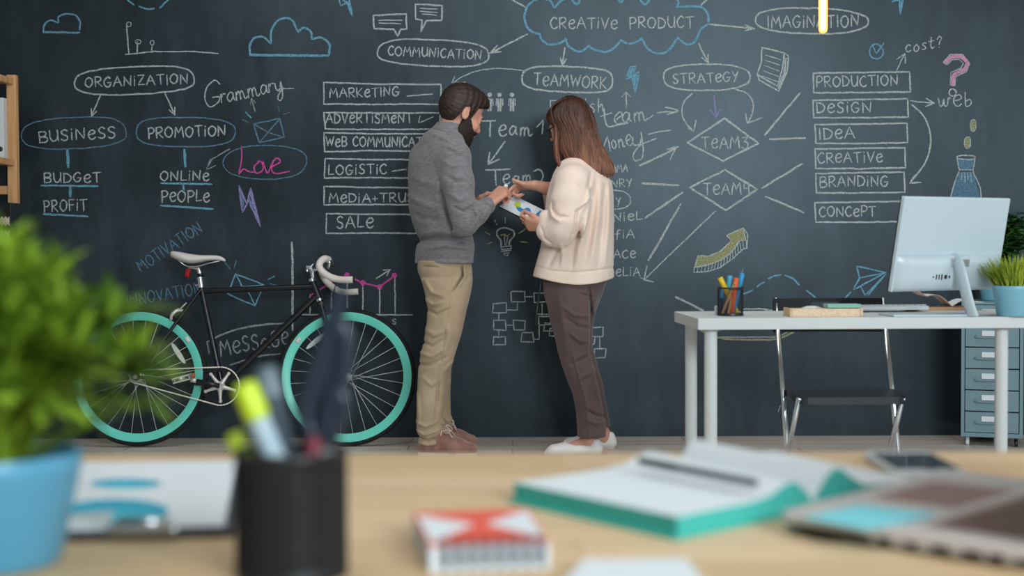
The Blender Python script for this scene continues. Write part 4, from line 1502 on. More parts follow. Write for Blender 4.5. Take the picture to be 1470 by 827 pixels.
def blade(mb, p, d, L, w, bend, seg=5):
    """one grass blade from p, leaning along d"""
    d = Vector(d)
    h = Vector((d.x, d.y, 0))
    h = h.normalized() if h.length > 1e-4 else Vector((1, 0, 0))
    side = h.cross(Vector((0, 0, 1)))
    A = []
    q = Vector(p)
    t = d.normalized()
    for i in range(seg + 1):
        f = i / seg
        ww = w * (1 - f ** 2.2) * (.7 + .6 * min(1, f * 3)) * .5 + .0002
        A.append((q - side * ww, q + Vector((0, 0, 0)) - t.cross(side) * ww * .35, q + side * ww))
        t = (t + (h * bend - Vector((0, 0, bend * .9))) / seg).normalized()
        q = q + t * (L / seg)
    vs = [v for r in A for v in r]
    fs = []
    for i in range(seg):
        for j in range(2):
            fs.append((i * 3 + j, i * 3 + j + 1, i * 3 + 4 + j, i * 3 + 3 + j))
    mb.add(vs, fs)


gp = at(1456, 440, FPX / 447.5)
GL = Vector((gp.x, gp.y, ZD))
R_ = .068
root = pot('potted_grass', GL, R_, .098, 'pot of upright yellow green grass beside the computer on the white desk', 'potted plant')
mb = MB()
for i in range(420):
    a = random.uniform(0, 2 * math.pi)
    r = R_ * .84 * math.sqrt(random.random())
    p = (r * math.cos(a), r * math.sin(a), .086)
    k = r / (R_ * .84)
    tlt = .08 + .42 * k * random.uniform(.5, 1.1)
    d = Vector((math.cos(a) * tlt + random.uniform(-.12, .12), math.sin(a) * tlt + random.uniform(-.12, .12), 1))
    blade(mb, p, d, random.uniform(.075, .135) * (1 - .12 * k), random.uniform(.003, .0055), .12 + .55 * k * random.random())
mb.build('grass', m_grass, root, local=True, fix=False)

# ---- folding chair behind the desk
YCH = FPX / 400
m_chrome = mat('chrome_tube', (214, 220, 224), rough=.15, metal=1.0)
ch = empty('folding_chair', Vector((at(1205, 600, YCH).x, YCH - .1, 0)), label='black and chrome folding chair tucked behind the white desk', cat='chair')
zs = .437
BT = [at(1111, 430, YCH), at(1268, 427, YCH)]
for (xt, xm, xb, s) in ((1113.5, 1124, 1135, -1), (1267, 1281, 1294, 1)):
    a = at(xt, 428, YCH + .03)
    m1 = at(xm, 565, YCH - .06)
    zz = on_z(xb + 3, 700, 0.0)
    t_ = (a - m1)
    b = m1 - t_ * (m1.z / t_.z) * .985
    MB().tube([a, m1, Vector((b.x, b.y, .006))], .0095, 14).build('leg', m_chrome, ch)
for (xt, xb, s) in ((1147, 1131, -1), (1296, 1276, 1)):
    a = at(xt, 571, YCH - .33)
    b = at(xb, 650, YCH - .16)
    t_ = b - a
    e_ = a + t_ * ((a.z - .006) / -t_.z)
    MB().tube([a, a.lerp(e_, .5), e_], .0092, 14).build('leg', m_chrome, ch)
    MB().lathe([(0, 0), (.012, 0), (.012, .012), (.0096, .018), (0, .018)], (e_.x, e_.y, .0), 14).build('foot_cap', m_darkplastic, ch)
q = [at(1126, 563, YCH - .02), at(1147, 571, YCH - .34), at(1303, 567, YCH - .34), at(1282, 561, YCH - .02)]
for p in q:
    p.z = zs
cq = (q[0] + q[1] + q[2] + q[3]) / 4
mb = MB()
out = []
for i in range(4):
    a, b, c = q[i - 1], q[i], q[(i + 1) % 4]
    for t in (0, .33, .66, 1):
        p = b + (a - b).normalized() * .03 * (1 - t) ** 2 + (c - b).normalized() * .03 * t ** 2
        out.append((p.x, p.y))
mb.prism(out, (1, 0, 0), (0, 1, 0), (0, 0, zs - .012), (0, 0, .024))
mb.build('seat', m_darkplastic, ch)
mb = MB()
P = []
xs0, xs1 = BT[0].x, BT[1].x
nx = 33
zt = (BT[0].z + BT[1].z) / 2
for (f0, f1, z0, z1) in ((0, 1, zt - .014, zt), (0, 1, zt - .122, zt - .048), (0, .36, zt - .05, zt - .012), (.62, 1, zt - .05, zt - .012)):
    P = []
    for i in range(nx):
        f = f0 + (f1 - f0) * i / (nx - 1)
        yy = YCH + .012 + .03 * (1 - (2 * f - 1) ** 2)
        P.append([Vector((xs0 + (xs1 - xs0) * f, yy, z)) for z in (z0, (z0 + z1) / 2, z1)])
    mb.sheet(P, (0, .012, 0))
mb.build('backrest', m_darkplastic, ch, auto=40)

# ---- drawer cabinet on castors
YK = FPX / 304
m_cab = mat('grey_blue_metal', (112, 140, 148), rough=.45, spec=.4)
x0, x1 = at(1382.5, 550, YK).x, at(1463, 550, YK).x
KW, KD, KH = .28, .43, .69
kx = (x0 + x1) / 2
cab = empty('drawer_cabinet', (kx, YK + KD / 2, 0), label='grey blue metal drawer cabinet on castors behind the desk', cat='cabinet')
mb = MB()
zb = .045
for s in (-1, 1):
    mb.box((kx + s * (KW / 2 - .008), YK + KD / 2, (zb + KH) / 2), (.016, KD, KH - zb), None, .001, 1)
mb.box((kx, YK + KD / 2, KH - .006), (KW - .03, KD, .012), None, .001, 1)
mb.box((kx, YK + KD / 2, zb + .01), (KW - .03, KD, .02), None, .001, 1)
mb.box((kx, YK + KD - .005, (zb + KH) / 2), (KW - .03, .008, KH - zb - .02), None)
mb.build('cabinet_body', m_cab, cab)
dh = (KH - .012 - zb - .02) / 6
for i in range(6):
    z = zb + .02 + dh * (i + .5)
    d = empty('drawer', Vector((0, -KD / 2 + .009, z)))
    d.parent = cab
    mb = MB()
    mb.box((kx, YK + .009, z), (KW - .038, .016, dh - .005), None, .0015, 1)
    mb.box((kx, YK + .2, z - .01), (KW - .05, .36, dh - .03), None)
    mb.build('drawer_front', m_cab, d)
    hx = kx - .024
    mb = MB()
    mb.tube(crom([(hx - .048, YK + .001, z + .006), (hx - .05, YK - .016, z - .001), (hx - .02, YK - .022, z - .004), (hx + .03, YK - .022, z - .004), (hx + .05, YK - .016, z - .001), (hx + .048, YK + .001, z + .006)], 5), .0028, 8)
    mb.build('handle', m_cab, d)
    mb = MB()
    mb.box((hx + .012, YK - .002, z + .016), (.07, .004, .026), Matrix.Rotation(.0, 3, 'X'), .001, 1)
    mb.build('label_holder', m_whitep, d)
for sx in (-1, 1):
    for sy in (-1, 1):
        mb = MB()
        cx, cy = kx + sx * (KW / 2 - .03), YK + KD / 2 + sy * (KD / 2 - .04)
        mb.lathe([(0, -.008), (.016, -.008), (.018, -.005), (.018, .005), (.016, .008), (0, .008)], (cx, cy, .018), 18, M=Matrix.Rotation(math.pi / 2, 3, 'Y'))
        mb.tube([(cx - .004, cy, .02), (cx, cy, .035), (cx, cy, .046)], [.006, .009, .009], 10)
        mb.build('castor', m_whitep if sx < 0 and sy < 0 else m_darkplastic, cab)

KA = math.radians(-19)
cab.rotation_euler = (0, 0, KA)
_fc = at(1424, 550, FPX / 303)
cab.location = (_fc.x - math.sin(KA) * KD / 2, _fc.y + math.cos(KA) * KD / 2 , 0)
# leafy plant standing on the cabinet
root = pot('leafy_plant', (cab.location.x + .01, cab.location.y + .0, KH), .085, .15, 'dark green leafy plant standing on the drawer cabinet beside the board', 'potted plant', taper=.75)


def leaf(mb, p, d, up, L, w, seg=5, cup=.15, droop=.3):
    d, up = Vector(d).normalized(), Vector(up)
    s = d.cross(up)
    if s.length < 1e-4:
        s = d.orthogonal()
    s.normalize()
    u = s.cross(d).normalized()
    vs, fs = [], []
    for i in range(seg + 1):
        f = i / seg
        ww = w * .5 * math.sin(math.pi * min(1, f * .93 + .05)) ** .8
        c = Vector(p) + d * (L * f) - Vector((0, 0, droop * L * f * f))
        vs += [c - s * ww + u * cup * ww, c, c + s * ww + u * cup * ww]
    for i in range(seg):
        for j in range(2):
            fs.append((i * 3 + j, i * 3 + j + 1, i * 3 + 4 + j, i * 3 + 3 + j))
    mb.add(vs, fs)


mb, ms = MB(), MB()
for k in range(70):
    a = random.uniform(0, 2 * math.pi)
    rr = random.uniform(.03, .20)
    topz = .15 + random.uniform(.08, .31)
    pts = crom([(random.uniform(-.03, .03), random.uniform(-.03, .03), .13), (rr * .3 * math.cos(a), rr * .3 * math.sin(a), .13 + (topz - .13) * .6), (rr * math.cos(a), min(.17, rr * math.sin(a)), topz)], 6)
    ms.tube(pts, .0022, 6)
    for i in range(3, len(pts)):
        for j in range(3):
            b = random.uniform(0, 2 * math.pi)
            leaf(mb, pts[i], (math.cos(b), math.sin(b), random.uniform(-.1, .7)), (0, 0, 1), random.uniform(.045, .08), random.uniform(.028, .044))
mb.build('leaves', m_leaf, root, local=True, fix=False)
ms.build('stems', m_leaf, root, local=True)

# ---- wooden shelf unit on the left, cut off by the frame
m_shelfw = mat('orange_pine', (226, 178, 126), rough=.6, rgb2=(196, 146, 96), vscale=(30, 30, 3))
SW, SD = .75, .34
YS = 7.0 - SD
YR = 7.0 - .02
pl = at(12.0, 200, YR).x
pr_ = at(25.5, 200, YR).x
zt = at(18, 108, YR).z
sh = empty('shelf_unit', (pr_ - SW / 2, YS + SD / 2, 0), label='tall pine shelf unit standing against the board at the left edge', cat='shelf')
pw = pr_ - pl
for xx in (pr_ - pw / 2, pr_ - SW + pw / 2):
    for yy in (YS + .02, YS + SD - .02):
        mb = MB()
        mb.box((xx, yy, zt / 2), (pw, .04, zt), None, .002, 1)
        mb.build('post', m_shelfw, sh)
    for z in (at(10, 118, YR).z, at(10, 234, YR).z, at(10, 420, YR).z):
        mb = MB()
        mb.box((xx, YS + SD / 2, z), (pw * .6, SD - .08, .03), None, .002, 1)
        mb.build('cross_rail', m_shelfw, sh)
shz = []
for py_ in (117, 234, 355, 470, 590):
    z = at(6, py_, YR).z
    shz.append(z)
    mb = MB()
    mb.box((pr_ - SW / 2, YS + SD / 2, z - .0), (SW - pw * 2, SD - .02, .022), None, .002, 1)
    mb.build('shelf_board', m_shelfw, sh)
mb = MB()
mb.box((pr_ - SW / 2, YS + SD - .012, at(6, 273, YR).z), (SW - pw * 2, .02, .042), None, .002, 1)
mb.build('back_rail', m_shelfw, sh)
# white box file with a finger ring, its cover towards the room
xr = at(5.5, 200, 6.90).x
z0 = shz[1] + .0112
hB = at(3, 140, 6.90).z - z0
root = empty('ring_binder', (xr - .135, 6.925, z0), label='white ring binder with a black finger ring on the pine shelf at the left edge', cat='binder')
mb = MB()
mb.box((xr - .135, 6.925, z0 + hB / 2), (.27, .05, hB), None, .002, 1)
mb.build('cover', m_whitep, root)
mb = MB()
mb.lathe([(.0, -.002), (.012, -.002), (.012, .002), (0, .002)], (at(0.5, 214, 6.90).x, 6.8995, at(0.5, 214, 6.90).z), 18, M=Matrix.Rotation(math.pi / 2, 3, 'X'))
mb.build('finger_ring', m_darkplastic, root)
# patterned box
yb0 = 6.79
xr = at(15.5, 300, yb0).x
z1 = at(8, 291, yb0).z
z0 = shz[2] + .0112
root = empty('storage_box', (xr - .12, yb0 + .07, z0), label='black storage box with a pale zigzag pattern on the pine shelf', cat='box')
mb = MB()
mb.box((xr - .12, yb0 + .07, (z0 + z1) / 2), (.24, .14, z1 - z0), None, .003, 1)
mb.build('box_body', m_darkplastic, root)
m_zig = mat('pale_zigzag_print', (206, 192, 170), rough=.8)
for zz in (z1 - .075, z1 - .14):
    mb = MB()
    upz, loz = [], []
    for k in range(26):
        x = xr - .232 + k * .009
        upz.append((x, zz + (.011 if k % 2 else 0)))
        loz.append((x, zz - .026 + (-.011 if k % 2 else 0)))
    vs = [Vector((x, yb0 - .0008, z)) for x, z in upz] + [Vector((x, yb0 - .0008, z)) for x, z in loz]
    mb.add(vs, [(k, k + 1, 27 + k, 26 + k) for k in range(25)], False)
    mb.build('zigzag_band', m_zig, root)
# trailing plant on the top board
root = pot('trailing_plant', (pr_ - .36, YS + .17, shz[0] + .0112), .07, .13, 'dark trailing plant on the top board of the pine shelf', 'potted plant')
mb = MB()
for k in range(150):
    a = random.uniform(0, 2 * math.pi)
    b = random.uniform(.1, 1.4)
    p = Vector((math.cos(a) * .24 * math.sin(b), math.sin(a) * .1 * math.sin(b), .12 + .30 * math.cos(b) * random.uniform(.4, 1)))
    leaf(mb, p, (math.cos(a), math.sin(a), random.uniform(-.2, .5)), (0, 0, 1), random.uniform(.05, .08), random.uniform(.025, .04))
mb.build('leaves', m_leaf, root, local=True, fix=False)
ms = MB()
for k in range(8):
    a = k * .8
    ms.tube([(0, 0, .11), (.1 * math.cos(a), .05 * math.sin(a), .25), (.2 * math.cos(a), .08 * math.sin(a), .3)], .003, 6)
ms.build('stems', m_leaf, root, local=True)

# ---- tubular filament lamp hanging from the ceiling
YL = 4.75
b0 = at(1181.5, 48, YL)
lamp = empty('pendant_lamp', (b0.x, YL, b0.z), label='glowing tubular filament bulb hanging in front of the board', cat='lamp')
m_glow = mat('glowing_amber_glass', (255, 190, 100), rough=.2, emit=(255, 172, 72), estr=1.6)
m_glow.node_tree.nodes['Principled BSDF'].inputs['Alpha'].default_value = .45
m_hot = mat('white_hot_filament', (255, 220, 160), emit=(255, 214, 140), estr=14.0)
mb = MB()
R_ = .0145
mb.lathe([(0, 0), (R_ * .5, .0015), (R_ * .85, .006), (R_, .015), (R_, .27), (R_ * .8, .285), (.012, .295)], b0, 24)
mb.build('bulb', m_glow, lamp)
MB().tube([b0 + Vector((0, 0, .012)), b0 + Vector((0, 0, .02)), b0 + Vector((0, 0, .26))], [.006, .0085, .0085], 12).build('filament', m_hot, lamp)
mb = MB()
mb.lathe([(.012, .293), (.017, .295), (.019, .30), (.019, .35), (.012, .365), (.004, .37)], b0, 24)
mb.build('socket', mat('brass_socket', (150, 112, 60), rough=.3, metal=.9), lamp, auto=40)
mb = MB()
mb.tube([b0 + Vector((0, 0, .365)), Vector((b0.x, b0.y, ZC - .02))], .003, 8)
mb.build('cord', m_black, lamp)
mb = MB()
mb.lathe([(.003, -.03), (.045, -.022), (.05, 0), (0, 0)], (b0.x, b0.y, ZC), 28)
mb.build('ceiling_rose', m_black, lamp)
# ================================================================= sculpting in a distance field
class Field:
    """smooth union of shapes sampled on a grid and turned into one mesh"""

    def __init__(self, lo, hi, h):
        self.lo = np.array(lo, dtype=np.float64)
        self.h = h
        self.n = [int(math.ceil((b - a) / h)) + 1 for a, b in zip(lo, hi)]
        self.F = np.full(self.n, 0.2, dtype=np.float32)
        self.ax = [self.lo[i] + h * np.arange(self.n[i]) for i in range(3)]

    def _win(self, lo, hi, pad):
        s = []
        for i in range(3):
            a = int(max(0, math.floor((lo[i] - pad - self.lo[i]) / self.h)))
            b = int(min(self.n[i], math.ceil((hi[i] + pad - self.lo[i]) / self.h) + 1))
            if b <= a:
                return None, None
            s.append(slice(a, b))
        g = (self.ax[0][s[0]][:, None, None], self.ax[1][s[1]][None, :, None], self.ax[2][s[2]][None, None, :])
        return tuple(s), g

    def put(self, fn, lo, hi, k=0.01, op='add'):
        s, g = self._win(lo, hi, k + 3 * self.h)
        if s is None:
            return self
        d = fn(*g).astype(np.float32)
        f = self.F[s]
        if op == 'add':
            m = np.maximum(k - np.abs(f - d), 0) / max(k, 1e-6)
            self.F[s] = np.minimum(f, d) - m * m * k * 0.25
        elif op == 'cut':
            d = -d
            m = np.maximum(k - np.abs(f - d), 0) / max(k, 1e-6)
            self.F[s] = np.maximum(f, d) + m * m * k * 0.25
        return self

    def cone(self, a, b, r1, r2, k=0.01, op='add', flat=None):
        """rounded cone from a to b; flat=(direction, factor < 1 thins it along the direction)"""
        a, b = np.array(a, float), np.array(b, float)
        ab = b - a
        L2 = max(float(ab @ ab), 1e-12)

        def fn(X, Y, Z):
            x, y, z = X - a[0], Y - a[1], Z - a[2]
            t = np.clip((x * ab[0] + y * ab[1] + z * ab[2]) / L2, 0, 1)
            x, y, z = x - t * ab[0], y - t * ab[1], z - t * ab[2]
            if flat is not None:
                d = np.array(flat[0], float)
                d /= np.linalg.norm(d)
                q = (x * d[0] + y * d[1] + z * d[2]) * (1 / flat[1] - 1)
                x, y, z = x + q * d[0], y + q * d[1], z + q * d[2]
            return np.sqrt(x * x + y * y + z * z) - (r1 + (r2 - r1) * t)
        r = max(r1, r2)
        return self.put(fn, np.minimum(a, b) - r, np.maximum(a, b) + r, k, op)

    def chain(self, pts, rs, k=0.01, flat=None):
        for i in range(len(pts) - 1):
            self.cone(pts[i], pts[i + 1], rs[i], rs[i + 1], k, flat=flat)
        return self

    def ball(self, c, r, M=None, k=0.01, op='add', clip=None):
        """ellipsoid; clip(x, y, z) in local axes returns a distance that is kept where negative"""
        c = np.array(c, float)
        r = np.array(r if hasattr(r, '__len__') else (r, r, r), float)
        R = np.array(M if M is not None else Matrix.Identity(3), float)

        def fn(X, Y, Z):
            x, y, z = X - c[0], Y - c[1], Z - c[2]
            u = x * R[0, 0] + y * R[1, 0] + z * R[2, 0]
            v = x * R[0, 1] + y * R[1, 1] + z * R[2, 1]
            w = x * R[0, 2] + y * R[1, 2] + z * R[2, 2]
            k0 = np.sqrt((u / r[0]) ** 2 + (v / r[1]) ** 2 + (w / r[2]) ** 2)
            k1 = np.sqrt((u / r[0] ** 2) ** 2 + (v / r[1] ** 2) ** 2 + (w / r[2] ** 2) ** 2)
            d = k0 * (k0 - 1) / np.maximum(k1, 1e-6)
            if clip is not None:
                d = np.maximum(d, clip(u, v, w))
            return d
        e = r.max()
        return self.put(fn, c - e, c + e, k, op)

    def stack(self, rows, k=0.01, shear=0.0, p=2.0, sm=1.5):
        """rows: (z, centre x, centre y, half width, half depth); sections joined along z"""
        rows = sorted(rows)
        A = np.array(rows, float)
        zs = self.ax[2]
        ip = [np.interp(zs, A[:, 0], A[:, i]) for i in range(1, 5)]
        if sm:
            w = max(1, int(0.012 * sm / self.h))
            ker = np.hanning(2 * w + 3)[1:-1]
            ker /= ker.sum()
            ip = [np.convolve(np.pad(q, w, mode='edge'), ker, mode='valid') for q in ip]
        z0, z1 = A[0, 0], A[-1, 0]

        def fn(X, Y, Z):
            i0 = int(round((float(Z.ravel()[0]) - self.lo[2]) / self.h))
            m = Z.size
            cx, cy, a, b = [q[i0:i0 + m][None, None, :] for q in ip]
            y = Y - cy
            x = X - cx - shear * y
            a2 = np.sqrt(np.maximum(a * a - (shear * b) ** 2, 1e-5))
            u, v = np.abs(x / a2), np.abs(y / b)
            d = ((u ** p + v ** p) ** (1 / p) - 1) * np.minimum(a2, b)
            return np.maximum(d, np.maximum(Z - z1, z0 - Z))
        lo = np.array([(A[:, 1] - A[:, 3]).min() - .02, (A[:, 2] - A[:, 4]).min() - .02, z0])
        hi = np.array([(A[:, 1] + A[:, 3]).max() + .02, (A[:, 2] + A[:, 4]).max() + .02, z1])
        return self.put(fn, lo, hi, k)

    def half(self, p, n_, k=0.004):
        """keep only the side of the plane that n_ points away from"""
        p, n_ = np.array(p, float), np.array(n_, float)
        n_ /= np.linalg.norm(n_)
        X, Y, Z = self.ax[0][:, None, None], self.ax[1][None, :, None], self.ax[2][None, None, :]
        d = ((X - p[0]) * n_[0] + (Y - p[1]) * n_[1] + (Z - p[2]) * n_[2]).astype(np.float32)
        self.F = np.maximum(self.F, d)
        return self

    def fold(self, pts, w, amp, yr=None):
        """cloth fold along a line in x-z: amp > 0 raises a ridge, < 0 presses a groove"""
        P = [np.array((p.x, p.z)) for p in pts]
        lo = [min(p[0] for p in P) - 3 * w, self.lo[1] if yr is None else yr[0], min(p[1] for p in P) - 3 * w]
        hi = [max(p[0] for p in P) + 3 * w, self.ax[1][-1] if yr is None else yr[1], max(p[1] for p in P) + 3 * w]
        s, g = self._win(lo, hi, 0)
        if s is None:
            return self
        X, Y, Z = g
        best = None
        tot = sum(np.linalg.norm(P[i + 1] - P[i]) for i in range(len(P) - 1))
        acc = 0
        for i in range(len(P) - 1):
            a, ab = P[i], P[i + 1] - P[i]
            L = np.linalg.norm(ab)
            t = np.clip(((X - a[0]) * ab[0] + (Z - a[1]) * ab[1]) / max(L * L, 1e-9), 0, 1)
            d = np.sqrt((X - a[0] - t * ab[0]) ** 2 + (Z - a[1] - t * ab[1]) ** 2)
            f = (acc + t * L) / tot
            e = np.exp(-(d / w) ** 2) * np.sin(np.pi * np.clip(f * .9 + .05, 0, 1)) ** .6
            best = e if best is None else np.maximum(best, e)
            acc += L
        self.F[s] -= (amp * 2.1 * best).astype(np.float32)
        return self

    def mesh(self, name, m, parent=None, smooth=2):
        F, h = self.F, self.h
        I = F < 0
        cnt = np.zeros([q - 1 for q in self.n], dtype=np.int8)
        cor = [(i, j, k) for i in (0, 1) for j in (0, 1) for k in (0, 1)]
        nx, ny, nz = self.n
        sl = lambda c: (slice(c[0], nx - 1 + c[0]), slice(c[1], ny - 1 + c[1]), slice(c[2], nz - 1 + c[2]))
        for c in cor:
            cnt += I[sl(c)]
        act = (cnt > 0) & (cnt < 8)
        idx = np.full(act.shape, -1, dtype=np.int64)
        ii = np.argwhere(act)
        nv = len(ii)
        idx[act] = np.arange(nv)
        P = np.zeros((nv, 3))
        C = np.zeros(nv)
        val = [F[ii[:, 0] + c[0], ii[:, 1] + c[1], ii[:, 2] + c[2]].astype(float) for c in cor]
        for a in range(8):
            for b in range(a + 1, 8):
                ca, cb = np.array(cor[a]), np.array(cor[b])
                if np.abs(ca - cb).sum() != 1:
                    continue
                fa, fb = val[a], val[b]
                x = (fa < 0) != (fb < 0)
                t = np.where(x, fa / np.where(x, fa - fb, 1), 0)
                P += np.where(x[:, None], ca + (cb - ca) * t[:, None], 0)
                C += x
        P = (P / C[:, None] + ii) * h + self.lo
        faces = []
        for ax in range(3):
            o1, o2 = [(1, 2), (2, 0), (0, 1)][ax]
            A = np.take(I, range(0, self.n[ax] - 1), axis=ax)
            B = np.take(I, range(1, self.n[ax]), axis=ax)
            e = np.argwhere(A != B)
            e = e[(e[:, o1] > 0) & (e[:, o2] > 0) & (e[:, o1] < self.n[o1] - 1) & (e[:, o2] < self.n[o2] - 1)]
            ins = I[e[:, 0], e[:, 1], e[:, 2]]
            q = []
            for d1, d2 in ((-1, -1), (0, -1), (0, 0), (-1, 0)):
                w = e.copy()
                w[:, o1] += d1
                w[:, o2] += d2
                q.append(idx[w[:, 0], w[:, 1], w[:, 2]])
            q = np.stack(q, 1)
            q[~ins] = q[~ins][:, ::-1]
            faces.append(q)
        Q = np.concatenate(faces)
        Q = Q[(Q >= 0).all(1)]
        if smooth:
            E = np.concatenate([Q[:, [0, 1]], Q[:, [1, 2]], Q[:, [2, 3]], Q[:, [3, 0]]])
            for it in range(smooth):
                S = np.zeros_like(P)
                K = np.zeros(nv)
                for a, b in ((0, 1), (1, 0)):
                    for c in range(3):
                        S[:, c] += np.bincount(E[:, a], P[E[:, b], c], nv)
                    K += np.bincount(E[:, a], minlength=nv)
                P = P * .5 + S / np.maximum(K, 1)[:, None] * .5
        off = np.array(abs_loc(parent)) if parent is not None else np.zeros(3)
        me = bpy.data.meshes.new(name)
        me.vertices.add(nv)
        me.vertices.foreach_set('co', (P - off).astype(np.float32).ravel())
        me.loops.add(len(Q) * 4)
        me.loops.foreach_set('vertex_index', Q.astype(np.int32).ravel())
        me.polygons.add(len(Q))
        me.polygons.foreach_set('loop_start', np.arange(0, len(Q) * 4, 4, dtype=np.int32))
        me.polygons.foreach_set('loop_total', np.full(len(Q), 4, dtype=np.int32))
        me.update(calc_edges=True)
        me.validate()
        me.polygons.foreach_set('use_smooth', np.ones(len(me.polygons), dtype=bool))
        me.materials.append(m)
        o = bpy.data.objects.new(name, me)
        COL.objects.link(o)
        o.parent = parent
        return o


def hand(S, wrist, u, nrm, thumb_side, scale=1.0, curls=None, spread=.10, thumb=None, wr=.024, k=.006):
    """hand grown into the field S: u towards the fingers, nrm out of the palm, thumb_side towards the thumb"""
    u = Vector(u).normalized()
    n_ = Vector(nrm)
    n_ = (n_ - u * n_.dot(u)).normalized()
    v = n_.cross(u) * (1 if n_.cross(u).dot(Vector(thumb_side)) > 0 else -1)
    w = Vector(wrist)
    s = scale
    kn = []
    for i, (a, l) in enumerate(((.030, .088), (.010, .092), (-.011, .088), (-.030, .079))):
        kn.append(w + u * l * s + v * a * s)
    for i, q in enumerate(kn):
        S.cone(w + v * (.016 - .0105 * i) * s, q, .0165 * s, .0115 * s, .012, flat=(n_, .95))
    S.cone(w + v * .012 * s + u * .015 * s + n_ * .006 * s, w + v * .028 * s + u * .05 * s + n_ * .01 * s, .016 * s, .014 * s, .012)
    curls = curls or [(25, 35, 20)] * 4
    lens = ((.043, .026, .021), (.047, .030, .023), (.044, .028, .022), (.035, .021, .019))
    rad = ((.0092, .0083, .0076, .0062), (.0094, .0085, .0077, .0062), (.0090, .0081, .0074, .006), (.008, .0072, .0066, .0054))
    tips = []
    for i in range(4):
        p = kn[i]
        ang = 0
        sp = (1.5 - i) * spread
        pts = [p]
        for j in range(3):
            ang += math.radians(curls[i][j])
            d = (u * math.cos(ang) + n_ * math.sin(ang) + v * sp * max(0.0, math.cos(ang))).normalized()
            p = p + d * lens[i][j] * s
            pts.append(p)
        S.chain(pts, [r * s for r in rad[i]], .0035)
        tips.append((p, d))
    tb = w + u * .022 * s + v * .026 * s + n_ * .006 * s
    td = thumb or ((.65, .7, .25), (.85, .4, .25), (.95, .15, .2))
    pts = [tb]
    p = tb
    for j, (a, b, c) in enumerate(td):
        d = (u * a + v * b + n_ * c).normalized()
        p = p + d * (.04, .032, .026)[j] * s
        pts.append(p)
    S.chain(pts, [.0145 * s, .0115 * s, .0095 * s, .0072 * s], .006)
    tips.append((p, d))
    return tips


def px_rows(rows, Yc, shear=0.0):
    """silhouette rows (y pixel, left, right, y offset, half depth) -> stack rows"""
    out = []
    for (py, l, r, dy, dep) in rows:
        a, b = at(l, py, Yc + dy), at(r, py, Yc + dy)
        out.append((a.z, (a.x + b.x) / 2, Yc + dy, (b.x - a.x) / 2, dep))
    return out


m_skin = mat('skin', (206, 152, 130), rough=.5, spec=.35, sss=.12, var=.10, vscale=(14, 14, 14), bump=.06, bscale=(500, 500, 500))
m_hairm = mat('dark_brown_hair', (58, 40, 32), rough=.42, spec=.45, rgb2=(30, 20, 16), vscale=(45, 160, 220), bump=.7, bscale=(70, 260, 330))
m_beard = mat('dark_brown_beard', (50, 34, 27), rough=.6, rgb2=(26, 18, 15), vscale=(220, 220, 90), bump=.9, bscale=(330, 330, 140))
m_hairw = mat('chestnut_hair', (150, 100, 72), rough=.40, spec=.45, rgb2=(96, 58, 42), vscale=(90, 90, 3), bump=.5, bscale=(420, 420, 8))
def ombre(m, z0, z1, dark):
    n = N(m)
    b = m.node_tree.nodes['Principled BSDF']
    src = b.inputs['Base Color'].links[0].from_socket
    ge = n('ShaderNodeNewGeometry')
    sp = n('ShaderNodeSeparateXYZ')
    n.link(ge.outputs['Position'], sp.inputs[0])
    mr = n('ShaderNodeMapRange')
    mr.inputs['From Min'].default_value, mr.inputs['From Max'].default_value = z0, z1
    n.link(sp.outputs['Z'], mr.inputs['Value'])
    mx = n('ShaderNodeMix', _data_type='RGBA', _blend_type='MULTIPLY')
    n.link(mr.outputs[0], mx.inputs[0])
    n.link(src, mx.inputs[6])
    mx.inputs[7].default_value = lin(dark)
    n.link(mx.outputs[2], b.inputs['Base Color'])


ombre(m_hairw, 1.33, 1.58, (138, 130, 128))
m_knit = mat('grey_melange_knit', (132, 130, 133), rough=.92, spec=.15, sheen=.25, rgb2=(105, 103, 106), vscale=(40, 40, 190), ramp=(.3, .7), bump=.35, bscale=(240, 240, 520))
m_khaki = mat('khaki_chino', (178, 157, 131), rough=.85, spec=.2, sheen=.15, rgb2=(158, 138, 112), vscale=(7, 7, 7), bump=.12, bscale=(700, 700, 250))
m_cream = mat('cream_sweatshirt', (239, 219, 204), rough=.9, spec=.15, sheen=.3, rgb2=(229, 207, 191), vscale=(6, 6, 6), bump=.10, bscale=(600, 600, 600))
m_brown = mat('brown_trouser_wool', (98, 80, 80), rough=.82, spec=.2, sheen=.2, rgb2=(84, 68, 69), vscale=(9, 9, 5), bump=.12, bscale=(600, 600, 200))
m_suede = mat('rose_brown_suede', (150, 112, 100), rough=.95, spec=.1, sheen=.4, rgb2=(126, 92, 82), vscale=(30, 30, 30), bump=.15, bscale=(400, 400, 400))
m_sole = mat('pale_rubber_sole', (196, 182, 172), rough=.8)
m_lace = mat('pale_lace', (200, 178, 166), rough=.9)
m_wleather = mat('white_shoe_leather', (226, 222, 220), rough=.5, spec=.35)
m_eye = mat('eye_white', (226, 222, 216), rough=.2, spec=.5)
m_specs = mat('black_spectacle_frame', (20, 20, 24), rough=.3, spec=.5)


